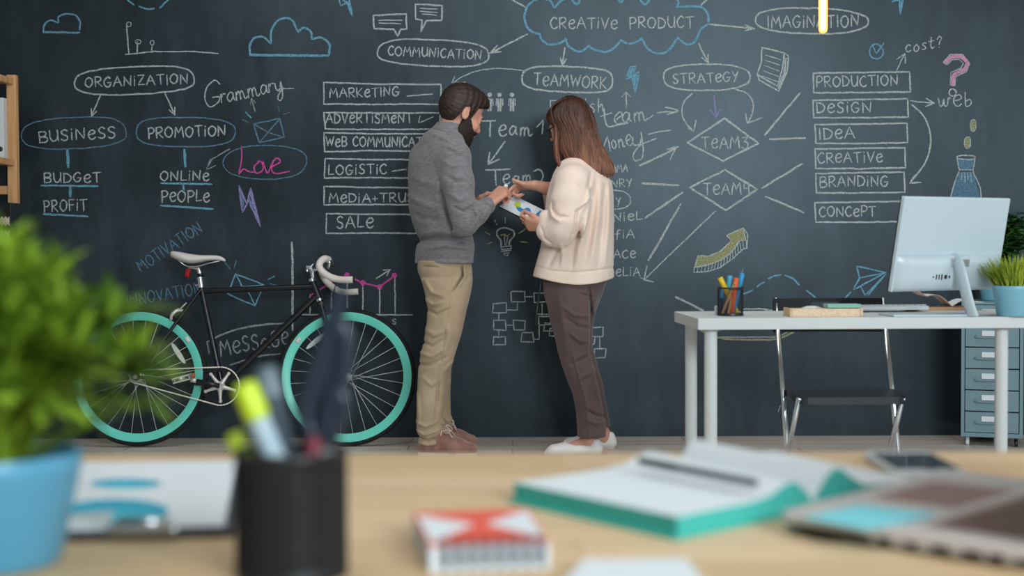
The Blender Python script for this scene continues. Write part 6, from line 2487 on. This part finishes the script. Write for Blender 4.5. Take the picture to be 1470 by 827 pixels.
mb.tube(crom([wp(777, 398, -.1), wp(775.5, 412, -.12), wp(772, 435, -.12), wp(770, 452, -.125), wp(769, 467, -.12)], 6), .0042, 8)
tag(mb.build('drawstring', m_darkplastic, woman), label='black drawstring hanging below the hem')

# ---- long hair: a core and many locks
L_px = [(815, 139), (800, 146), (790, 157), (785.5, 167), (791, 176), (796, 186), (798, 198), (800, 212), (808, 226), (818, 238), (824, 246)]
R_px = [(822, 137.5), (836, 143), (846, 154), (852, 168), (856, 182), (860, 196), (866, 210), (873, 223), (879, 235), (881.5, 247), (879, 256)]
Dp = [.03, .072, .091, .099, .102, .104, .106, .109, .111, .112, .112]
S = Field((wo.x - .20, YWM - .17, WC.z - .36), (wo.x + .22, YWM + .17, WC.z + .20), .004)
rows = []
for (lx, ly), (rx, ry), dd in zip(L_px, R_px, Dp):
    py_ = (ly + ry) / 2
    inner = 4.0 if ly > 172 else 2.0
    a, b = wp(lx + inner + (4 if ly > 180 else 0), py_, .01), wp(rx - 4, py_, .01)
    rows.append((a.z, (a.x + b.x) / 2, YWM + .01, max(.01, (b.x - a.x) / 2), max(.012, dd - .018)))
S.stack(rows, .01, p=2.0)
S.ball(WC + WM @ Vector((-.014, 0, .044)), (.096, .076, .086), WM, .02)
S.ball(WC + WM @ Vector((-.03, 0, -.02)), (.078, .078, .09), WM, .02)
X, Y, Z = S.ax[0][:, None, None] - WC.x, S.ax[1][None, :, None] - WC.y, S.ax[2][None, None, :] - WC.z
R = np.array(WM)
u = X * R[0, 0] + Y * R[1, 0] + Z * R[2, 0]
w = X * R[0, 2] + Y * R[1, 2] + Z * R[2, 2]
v = X * R[0, 1] + Y * R[1, 1] + Z * R[2, 1]
S.F = np.maximum(S.F, (np.minimum(np.minimum(u - .05, .062 - w), .2) + 0 * v).astype(np.float32))
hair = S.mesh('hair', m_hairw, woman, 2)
mb = MB()
Lc = crom([Vector((x, y, 0)) for x, y in L_px], 4)
Rc = crom([Vector((x, y, 0)) for x, y in R_px], 4)
Dc_ = np.interp(np.linspace(0, len(Dp) - 1, len(Lc)), range(len(Dp)), Dp)
random.seed(5)
for side in (-1, 1):
    nl = 230 if side < 0 else 70
    for q in range(nl):
        uu = (q + random.random()) / nl
        ph = random.uniform(0, 6.28)
        am = random.uniform(.0, 1.2)
        end = random.uniform(.90, 1.03)
        pts, rs = [], []
        depth = random.uniform(.95, 1.02)
        m_ = len(Lc)
        last = min(m_ - 1, int((m_ - 1) * min(1, end)))
        for i in range(0, last + 1):
            f_ = i / (m_ - 1)
            un = min(1, max(0, uu + .012 * math.sin(ph + f_ * 7) * f_))
            p2 = Lc[i].lerp(Rc[i], un)
            e_ = math.sqrt(max(0, 1 - (2 * un - 1) ** 2))
            yy = .01 + side * Dc_[i] * e_ * depth
            pts.append(wp(p2.x + am * math.sin(ph + f_ * 9), p2.y, yy))
            rs.append(.0040 * (1 - .75 * max(0, (f_ - .8) / .2) ** 1.5) * (.55 + .45 * min(1, f_ * 5)))
        if end > 1:
            pts.append(pts[-1] + (pts[-1] - pts[-2]) * (end - 1) * 14)
            rs.append(.001)
        mb.tube(pts, rs, 6, flat=(Vector((0, 1, 0)), .6))
# front lock hanging past the cheek, and the fringe
for q in range(16):
    t = q / 15
    o_ = random.uniform(-.008, .008)
    pts = crom([wp(794 + 5 * t, 176, -.045 + o_), wp(796 + 6 * t, 192, -.062 + o_), wp(795.5 + 5 * t, 208, -.07 + o_), wp(796.5 + 6 * t, 224, -.078 + o_), wp(801 + 4 * t, 240 - 4 * abs(t - .5), -.085 + o_)], 5)
    mb.tube(pts, [.0042] * (len(pts) - 5) + list(np.linspace(.0042, .001, 5)), 6)
for q in range(26):
    t = q / 25
    yy = -.075 + .15 * t
    pts = crom([wp(817, 139.5, yy * .3), wp(803, 145, yy * .7), wp(791, 156, yy * .95), wp(785.2 + 9 * (abs(2 * t - 1)) ** 2, 167 + 8 * abs(2 * t - 1), yy), wp(788 + 8 * abs(2 * t - 1), 176.5 + 4 * abs(2 * t - 1), yy * 1.02)], 5)
    mb.tube(pts, [.003] + [.0052] * (len(pts) - 6) + list(np.linspace(.005, .0015, 5)), 6)
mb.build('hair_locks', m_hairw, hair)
# ================================================================= the foreground table
ZT = 0.73
m_oak = mat('light_oak_top', (222, 196, 160), rough=.5, spec=.35)
n = N(m_oak)
_b = m_oak.node_tree.nodes['Principled BSDF']
_tc = n('ShaderNodeTexCoord')
_br = n('ShaderNodeTexBrick', Scale=1.0, Mortar__Size=0.0006, Brick__Width=.9, Row__Height=0.075)
_br.offset = 0.43
_br.inputs['Color1'].default_value = lin((218, 192, 156))
_br.inputs['Color2'].default_value = lin((206, 176, 136))
_br.inputs['Mortar'].default_value = lin((176, 142, 102))
n.link(_tc.outputs['Object'], _br.inputs['Vector'])
_mp = n('ShaderNodeMapping', Scale=(3.0, 60.0, 1.0))
n.link(_tc.outputs['Object'], _mp.inputs[0])
_nz = n('ShaderNodeTexNoise', Scale=1.0, Detail=5.0, Roughness=0.6)
n.link(_mp.outputs[0], _nz.inputs['Vector'])
_rr = n('ShaderNodeValToRGB')
_rr.color_ramp.elements[0].position = 0.3
_rr.color_ramp.elements[0].color = (0.82, 0.79, 0.75, 1)
_rr.color_ramp.elements[1].position = 0.7
_rr.color_ramp.elements[1].color = (1.05, 1.04, 1.03, 1)
n.link(_nz.outputs[0], _rr.inputs[0])
_mm = n('ShaderNodeMix', _data_type='RGBA', _blend_type='MULTIPLY')
_mm.inputs[0].default_value = 1.0
n.link(_br.outputs[0], _mm.inputs[6])
n.link(_rr.outputs[0], _mm.inputs[7])
n.link(_mm.outputs[2], _b.inputs['Base Color'])


def tb(px, py, h=0.0):
    return on_z(px, py, ZT + h)


yf = tb(735, 650.5).y
TX0, TX1, TY0, TY1 = -.95, 1.05, .62, yf
tab = empty('table', ((TX0 + TX1) / 2, (TY0 + TY1) / 2, 0), label='light oak table in the foreground covered with papers and notebooks', cat='table')
mb = MB()
mb.box(((TX0 + TX1) / 2, (TY0 + TY1) / 2, ZT - .0125), (TX1 - TX0, TY1 - TY0, .025), None, .003, 2)
mb.build('table_top', m_oak, tab)
for x in (TX0 + .07, TX1 - .07):
    for y in (TY0 + .07, TY1 - .07):
        mb = MB()
        mb.box((x, y, (ZT - .025) / 2), (.05, .05, ZT - .025), None, .003, 1)
        mb.build('leg', m_white, tab)
mb = MB()
for y in (TY0 + .07, TY1 - .07):
    mb.box(((TX0 + TX1) / 2, y, ZT - .05), (TX1 - TX0 - .19, .022, .05), None, .001, 1)
mb.build('apron', m_white, tab)

# ---- blue pot of leafy green at the left
PY = FPX / 2010
pc = at(-22, 700, PY)
PR = (at(113, 650, PY).x - pc.x)
PH = at(60, 648, PY).z - ZT
root = pot('potted_herb', (pc.x, PY, ZT), PR, PH, 'large blurred leafy green plant in a blue pot on the foreground table', 'potted plant', taper=.78, pm=m_pot)
random.seed(21)
mb, ms = MB(), MB()
for k in range(150):
    a = random.uniform(0, 2 * math.pi)
    el = random.uniform(.12, 1.5)
    rr = (.128 + .012 * math.sin(3 * a)) * random.uniform(.75, 1.04)
    tip = Vector((math.cos(a) * rr * math.cos(el) * 1.0, math.sin(a) * rr * math.cos(el) * .85, PH + .012 + (.116 * math.sin(el)) * random.uniform(.8, 1.06)))
    if k % 10 == 0:
        tip.z += .018
    base = Vector((random.uniform(-.4, .4) * PR, random.uniform(-.4, .4) * PR, PH - .012))
    mid = base.lerp(tip, .5) + Vector((0, 0, .028 * math.cos(el)))
    pts = crom([base, mid, tip], 5)
    ms.tube(pts, .0011, 5)
    for i in range(2, len(pts)):
        f_ = i / (len(pts) - 1)
        for j in range(3):
            b = random.uniform(0, 2 * math.pi)
            d = (pts[i] - pts[i - 1]).normalized() * .9 + Vector((math.cos(b), math.sin(b), random.uniform(-.1, .6))) * .75
            leaf(mb, pts[i], d, (0, 0, 1), random.uniform(.026, .046), random.uniform(.0075, .0125), seg=4, cup=.2, droop=.2)
for k in range(60):
    a = random.uniform(0, 2 * math.pi)
    q = random.random()
    d = Vector((math.cos(a) * (.2 + .9 * q), math.sin(a) * (.2 + .9 * q), 1))
    blade(mb, (math.cos(a) * PR * .5 * q, math.sin(a) * PR * .5 * q, PH - .012), d, random.uniform(.10, .135), .005, .5 * q)
mb.build('leaves', m_herb, root, local=True, fix=False)
ms.build('stems', m_herb, root, local=True)

# ---- black mesh cup with highlighter, grey pen and scissors
CYc = FPX / 2090
cc_ = at(418.5, 700, CYc)
CR = (at(495.5, 700, CYc).x - at(341.5, 700, CYc).x) / 2
CH = at(418, 644, CYc).z - ZT
cc_ = Vector((cc_.x, CYc, ZT))
mesh_cup('pencil_cup', cc_, CR, CH, 'large blurred black mesh pencil cup in front on the oak table', 'black mesh pencil cups', .0030)
m_gbody = mat('clear_grey_barrel', (176, 194, 204), rough=.3)
cup_pen('highlighter', cc_, CR * .45, 350, 551, CYc - .012, .2, .0086, m_gbody, m_lime, 'lime capped highlighter leaning left in the foreground pencil cup', cap=.19, group='highlighters in the foreground cup')
cup_pen('highlighter', cc_, CR * .2, 336, 622, CYc + .02, 2.4, .0068, m_gbody, m_lime, 'low lime highlighter tip just over the left rim of the foreground cup', cap=.4, group='highlighters in the foreground cup')
cup_pen('pen', cc_, CR * .5, 381, 528, CYc + .014, .9, .0078, mat('smoky_grey_barrel', (56, 68, 80), rough=.35), mat('pale_grey_cap', (96, 112, 122), rough=.35), 'smoky grey pen standing behind the lime highlighter', cat='pen', cap=.16)
cup_pen('pen', cc_, CR * .62, 452, 628, CYc - .02, -1.2, .005, mat('dark_red_barrel', (90, 20, 40), rough=.4), mat('dark_red_cap', (110, 24, 44), rough=.4), 'dark red pen sunk low inside the foreground cup', cat='pen')
m_navy = mat('dark_navy_plastic', (24, 36, 52), rough=.38, spec=.5)
sc0 = cc_ + Vector((CR * .25, .004, .006))
sc = empty('scissors', sc0, label='dark navy scissors standing handles up in the foreground cup', cat='scissors')
Ys = CYc + .004
for s, lp in ((0, [(449, 628), (440, 600), (444, 560), (458, 515), (474, 480), (488, 468), (496, 480), (496, 510), (492, 545), (484, 585), (472, 615), (462, 634)]),
              (1, [(462, 634), (468, 606), (474, 582), (484, 566), (493, 572), (492, 590), (484, 610), (472, 634)])):
    pts = crom([at(x, y, Ys - .006 * s) for x, y in lp], 6)
    MB().tube(pts, .0066 if s == 0 else .0056, 10, flat=(Vector((0, 1, 0)), 1.0)).build('handle', m_navy, sc)
    a_, b_ = at(456 + 8 * s, 632, Ys - .006 * s), sc0 + Vector((.004 * s, -.003 * s, .002))
    mb = MB()
    d_ = b_ - a_
    mb.tube([a_, a_ + d_ * .6, b_], [.0075, .0065, .0012], 8, flat=(Vector((0, 1, 0)), .25))
    mb.build('blade', m_steel, sc)
mb = MB()
mb.prism([(0, 0), (.018, .055), (.026, .11), (.022, .118), (.008, .09), (-.012, .03)], (1, 0, 0), (0, 0, 1), at(447, 640, Ys + .0) + Vector((0, -.003, -.004)), (0, .007, 0))
mb.build('handle_web', m_navy, sc)

# ---- clipboard with charts, left
def on_table(px, py, h=0.0):
    p = tb(px, py, h)
    return Vector((p.x, p.y, p.z))


a, b, c, d = on_table(70, 779), on_table(336, 772), on_table(352, 668), on_table(90, 672)
root = empty('clipboard', (a + b + c + d) / 4, label='black clipboard with a printed chart sheet lying on the oak table by the plant', cat='clipboard')


def quad(mb, P, z0, t):
    vs = [Vector((p.x, p.y, ZT + z0)) for p in P] + [Vector((p.x, p.y, ZT + z0 + t)) for p in P]
    mb.add(vs, [(3, 2, 1, 0), (4, 5, 6, 7), (0, 1, 5, 4), (1, 2, 6, 5), (2, 3, 7, 6), (3, 0, 4, 7)], False)


mb = MB()
quad(mb, (a, b, c, d), .0003, .004)
mb.build('board', m_darkplastic, root)


def bil(P, u, v):
    return (P[0] * (1 - u) + P[1] * u) * (1 - v) + (P[3] * (1 - u) + P[2] * u) * v


PP = [bil((a, b, c, d), *q) for q in ((.02, .06), (.94, .06), (.955, .99), (.02, .99))]
mb = MB()
quad(mb, PP, .0046, .0012)
mb.build('sheet', m_paper, root)
m_teal1 = mat('printed_teal', (40, 160, 188), rough=.7)
m_teal2 = mat('printed_cyan', (60, 190, 214), rough=.7)
m_teal3 = mat('printed_grey', (178, 190, 192), rough=.7)
for (cx_, cy_, rx_, ry_) in ((166, 733.5, 77, 17.5), (181, 694.5, 51, 7.2)):
    for (a0, a1, mm_) in ((0, 200, m_teal1), (200, 318, m_teal2), (318, 360, m_teal1)) if cx_ == 181 else ((-25, 200, m_teal1), (200, 262, m_teal3), (262, 335, m_teal2)):
        P = [on_table(cx_, cy_, .006)]
        for k in range(25):
            t = math.radians(a0 + (a1 - a0) * k / 24)
            P.append(on_table(cx_ + rx_ * math.cos(t), cy_ - ry_ * math.sin(t), .006))
        mb = MB()
        vs = [Vector((p.x, p.y, ZT + .0061)) for p in P]
        mb.add(vs, [tuple(range(len(vs)))], False)
        mb.build('printed_pie_chart', mm_, root)
mb = MB()
e0 = on_table(203, 764, .007)
mb.box(e0 + Vector((0, .002, .002)), (.055, .012, .006), None, .002, 2)
mb.tube([e0 + Vector((-.02, .004, .007)), e0 + Vector((.02, .004, .007))], .004, 12)
mb.build('clip', m_steel, root)

# ---- small red and white wire-bound notepad
a, b, c, d = on_table(620, 823), on_table(790, 816), on_table(753, 752, .0), on_table(593, 757, .0)
H_ = .0195
a, b, c, d = tb(618, 824), tb(789, 817), tb(757, 766), tb(592, 772)
root = empty('notepad', (a + b + c + d) / 4, label='small red and white wire-bound notepad on the oak table', cat='notepad')
mb = MB()
quad(mb, (a, b, c, d), .0004, H_ - .0014)
mb.build('pages', m_paper, root)
mb = MB()
quad(mb, (a, b, c, d), H_ - .0008, .0010)
mb.build('cover', mat('coral_red_card', (226, 86, 62), rough=.55), root)
Pq = (a, b, c, d)
for tri in (((.02, .06), (.02, .90), (.47, .56)), ((.98, .08), (.98, .94), (.56, .56))):
    mb = MB()
    mb.add([Vector((bil(Pq, *q).x, bil(Pq, *q).y, ZT + H_ + .0004)) for q in tri], [(0, 1, 2)], False)
    mb.build('cover_triangle', m_paper, root)
m_wire = mat('slate_wire_coating', (52, 58, 70), rough=.4)
for k in range(8):
    t = .12 + .80 * k / 7
    p = bil(Pq, t, 0.02)
    mb = MB()
    out = (a + b) / 2 - (c + d) / 2
    out.z = 0
    out.normalize()
    ring = []
    for q in range(20):
        w_ = 2 * math.pi * q / 20
        ring.append(Vector((p.x, p.y, ZT + .0118)) + out * (.0085 * math.cos(w_) - .0030) + Vector((0, 0, .0092 * math.sin(w_))))
    mb.tube(ring, .0025, 8, closed=True)
    mb.build('wire_loop', m_wire, root)

# ---- open notebook with a pen on it
m_tcover = mat('teal_notebook_cover', (52, 176, 158), rough=.5, spec=.4)
m_tpage = mat('teal_page_edges', (60, 166, 156), rough=.7)
L_, N_, S_, T_ = tb(730, 722), tb(966, 776), tb(1168, 733), tb(905, 668)
# squared up: spine direction and page directions on the table
sp_ = (T_ - S_)
sp_.z = 0
slen = .215
sp_ = sp_.normalized()
out_l = (N_ - S_)
out_l.z = 0
pl_ = out_l.length
out_l = out_l.normalized()
out_r = (on_table(1290, 707) - S_)
out_r.z = 0
out_r = (out_r - sp_ * out_r.dot(sp_) * .7).normalized()
S0 = Vector((S_.x, S_.y, ZT))
slen_l = (L_ - N_).length
book = empty('notebook', S0 + sp_ * slen / 2, label='open teal notebook with blank white pages on the oak table', cat='notebook')
ldir = (L_ - N_)
ldir.z = 0
ldir.normalize()


def page_pt(side, u, v, z):
    d_ = out_l if side < 0 else out_r
    w_ = pl_ if side < 0 else .132
    along = (sp_ * (1 - u) + ldir * u) if side < 0 else sp_
    return S0 + d_ * (w_ * u) + along * (slen_l * v) + Vector((0, 0, z))


def prof_z(side, u):
    th = .0135
    if side < 0:
        return .004 + th * (1 - math.exp(-u * 14)) + .012 * math.exp(-((u - .17) / .13) ** 2)
    return .004 + .011 * (1 - math.exp(-u * 14)) + .020 * math.exp(-((u - .2) / .16) ** 2)


for side in (-1, 1):
    us = [0, .012, .025, .045, .07, .1, .14, .19, .25, .33, .45, .6, .8, .97]
    low = [[page_pt(side, u, v, .0022) for v in (0, .25, .5, .75, 1)] for u in us]
    hi_ = [[page_pt(side, u, v, prof_z(side, u)) for v in (0, .25, .5, .75, 1)] for u in us]
    nu, nv = len(us), 5
    vs = [p for r in low for p in r] + [p for r in hi_ for p in r]
    o_ = nu * nv
    mb = MB()
    fs_top = [(o_ + i * nv + j, o_ + i * nv + j + 1, o_ + (i + 1) * nv + j + 1, o_ + (i + 1) * nv + j) for i in range(nu - 1) for j in range(nv - 1)]
    fs_bot = [(i * nv + j, (i + 1) * nv + j, (i + 1) * nv + j + 1, i * nv + j + 1) for i in range(nu - 1) for j in range(nv - 1)]
    fs_edge = []
    for i in range(nu - 1):
        fs_edge.append((i * nv, o_ + i * nv, o_ + (i + 1) * nv, (i + 1) * nv))
        fs_edge.append((i * nv + 4, (i + 1) * nv + 4, o_ + (i + 1) * nv + 4, o_ + i * nv + 4))
    for j in range(nv - 1):
        fs_edge.append(((nu - 1) * nv + j, o_ + (nu - 1) * nv + j, o_ + (nu - 1) * nv + j + 1, (nu - 1) * nv + j + 1))
        fs_edge.append((j, j + 1, o_ + j + 1, o_ + j))
    mb.add(vs, fs_top, True)
    mb.m = 1
    mb.add(vs, fs_bot + fs_edge, False)
    mb.build('page_block', [m_paper, m_tpage], book)
    mb = MB()
    P = [page_pt(side, 0, -.012, 0), page_pt(side, 1.0, -.012, 0), page_pt(side, 1.0, 1.012, 0), page_pt(side, 0, 1.012, 0)]
    quad(mb, P, .0003, .002)
    mb.build('cover', m_tcover, book)
pa, pb = page_pt(-1, .20, .95, 0), page_pt(1, .03, .16, 0)
pa, pb = tb(918, 663, .03), tb(1086, 694, .03)
pen('ballpoint_pen', Vector((pb.x, pb.y, ZT + .030)), Vector((pa.x, pa.y, ZT + .031)), .0036, mat('dark_slate_barrel', (38, 46, 58), rough=.35), mat('dark_slate_cap', (30, 38, 48), rough=.35), 'dark slate pen lying along the fold of the open notebook', cat='pen')

# ---- phone
a, b, c, d = tb(1291, 694), tb(1385, 686), tb(1331, 659.5), tb(1245, 661)
m_glass = mat('black_phone_glass', (16, 20, 28), rough=.06, spec=.6)
root = empty('smartphone', (a + b + c + d) / 4, label='white framed smartphone with a dark screen lying behind the laptop', cat='phone')
ctr = (a + b + c + d) / 4
e1 = ((b - a) + (c - d)) / 2
e2 = ((d - a) + (c - b)) / 2
e1.z = e2.z = 0
w_, l_ = .07, .142
e2 = e2.normalized()
e1 = (e1 - e2 * e1.dot(e2)).normalized()
Rp = Matrix((e1, e2, Vector((0, 0, 1)))).transposed()
mb = MB()
mb.box(Vector((ctr.x, ctr.y, ZT + .0046)), (w_, l_, .0085), Rp, .0036, 3)
mb.build('body', m_whitep, root)
mb = MB()
mb.box(Vector((ctr.x, ctr.y, ZT + .0089)), (w_ - .007, l_ * .76, .0006), Rp, .0002, 1)
mb.build('screen', m_glass, root)
mb = MB()
mb.lathe([(.0048, 0), (.0056, .0004), (.0048, .0006)], Vector((ctr.x, ctr.y, ZT + .0089)) - e2 * l_ * .438, 20)
mb.build('home_button', m_steel, root)

# ---- laptop, cut off by the right edge
m_alu = mat('silver_aluminium', (198, 192, 190), rough=.35, metal=.35, spec=.5)
m_key = mat('keys_brown_reflection', (98, 72, 66), rough=.5)  # brown of a reflection put into the key colour
m_well = mat('well_brown_reflection', (142, 116, 108), rough=.5)  # same brown reflection painted into the well
A0 = tb(1103, 764)
F1 = tb(1292, 714)
E1 = tb(1470, 838)
ey = (F1 - A0)
ey.z = 0
ey.normalize()
ex = (E1 - A0)
ex.z = 0
ex = (ex - ey * ex.dot(ey)).normalized()
LW, LD = .285, .21      # front edge runs along ey, depth towards the screen along ex
Rl = Matrix((ex, ey, Vector((0, 0, 1)))).transposed()
B0 = Vector((A0.x, A0.y, ZT)) + ex * .007
lap = empty('laptop', B0 + ex * LD / 2 + ey * LW / 2, label='open silver laptop at the right edge of the oak table', cat='laptop')


def lp(u, v, z=0.0):
    return B0 + ex * u + ey * v + Vector((0, 0, z))


LH = .017
for (nm_, mt_, prf_) in (('base', m_alu, ((.0095, .0), (.0135, .0), (LH - .001, .0), (LH, .0012))), ('base_painted_shade', m_darkplastic, ((.002, .014), (.004, .006), (.0075, .0015), (.0094, .0008)))):  # lower half of the base is dark: shadow on the side painted in
    mb = MB()
    P = []
    for (z, ins) in prf_:
        rr_ = .012
        row = []
        for (cx_, cy_, a0) in ((LD - rr_, LW - rr_, 0), (rr_, LW - rr_, 90), (rr_, rr_, 180), (LD - rr_, rr_, 270)):
            for k in range(6):
                t = math.radians(a0 + 18 * k)
                row.append(lp(cx_ + (rr_ - ins) * math.cos(t), cy_ + (rr_ - ins) * math.sin(t), z))
        P.append(row + [row[0]])
    mb.sheet(P)
    mb.add(P[-1][:-1], [tuple(range(24))], False)
    mb.add(P[0][:-1], [tuple(reversed(range(24)))], False)
    mb.build(nm_, mt_, lap, auto=40)
mb = MB()
mb.box(lp(.118 + .045, LW / 2, LH - .0002), (.104, LW - .05, .001), Rl, .0004, 1)
mb.build('keyboard_well', m_well, lap)
for r in range(6):
    for q in range(13):
        mb = MB()
        mb.box(lp(.1195 + .0085 + r * .0165, .025 + .0125 + q * .0181, LH + .0008), (.0142, .0155, .0014), Rl, .0005, 1)
        mb.build('key', m_key, lap)
mb = MB()
mb.box(lp(.060, LW / 2 + .02, LH + .0002), (.072, .108, .0008), Rl, .0003, 1)
tag(mb.build('touchpad', mat('touchpad_brown_reflection', (140, 100, 90), rough=.3), lap), label='touchpad with a brown reflection painted in')  # brown is a reflection painted as the pad's colour
for k, (u, w_) in enumerate(((.085, .006), (.105, .012), (.125, .012), (.15, .010), (.172, .004), (.19, .008))):
    mb = MB()
    mb.box(lp(u, .0006, .0068), (w_, .0022, .0036), Rl, .0004, 1)
    mb.build('port', m_steel, lap)
hl = lp(LD - .004, LW / 2, LH)
tl = math.radians(22)
ls = (Vector((0, 0, 1)) * math.cos(tl) + ex * math.sin(tl))
ln = ex * math.cos(tl) - Vector((0, 0, 1)) * math.sin(tl)
Rs = Matrix((ln, ey, ls)).transposed()
mb = MB()
mb.box(hl + ls * .112 + ln * .004, (.007, LW, .21), Rs, .003, 2)
mb.build('lid', m_alu, lap)
mb = MB()
mb.box(hl + ls * .114 + ln * .0002, (.001, LW - .014, .19), Rs, None and 0 or .0)
mb.build('display', m_glass, lap)
# cyan sticky note on the palm rest
q4 = [tb(1152, 746, LH), tb(1240, 763, LH), tb(1344, 741, LH), tb(1232, 728, LH)]
mb = MB()
quad(mb, q4, LH + .0008, .0012)
tag(top(mb.build('sticky_note', mat('cyan_sticky_paper', (118, 198, 208), rough=.8))), 'cyan sticky note stuck on the laptop palm rest', 'sticky note')

# ---- white card at the bottom edge
a, b, c, d = tb(806, 852), tb(1012, 850), tb(985, 815), tb(838, 816)
mb = MB()
quad(mb, (a, b, c, d), .0004, .006)
tag(top(mb.build('paper_pad', m_paper)), 'white paper pad at the bottom edge of the oak table', 'paper')
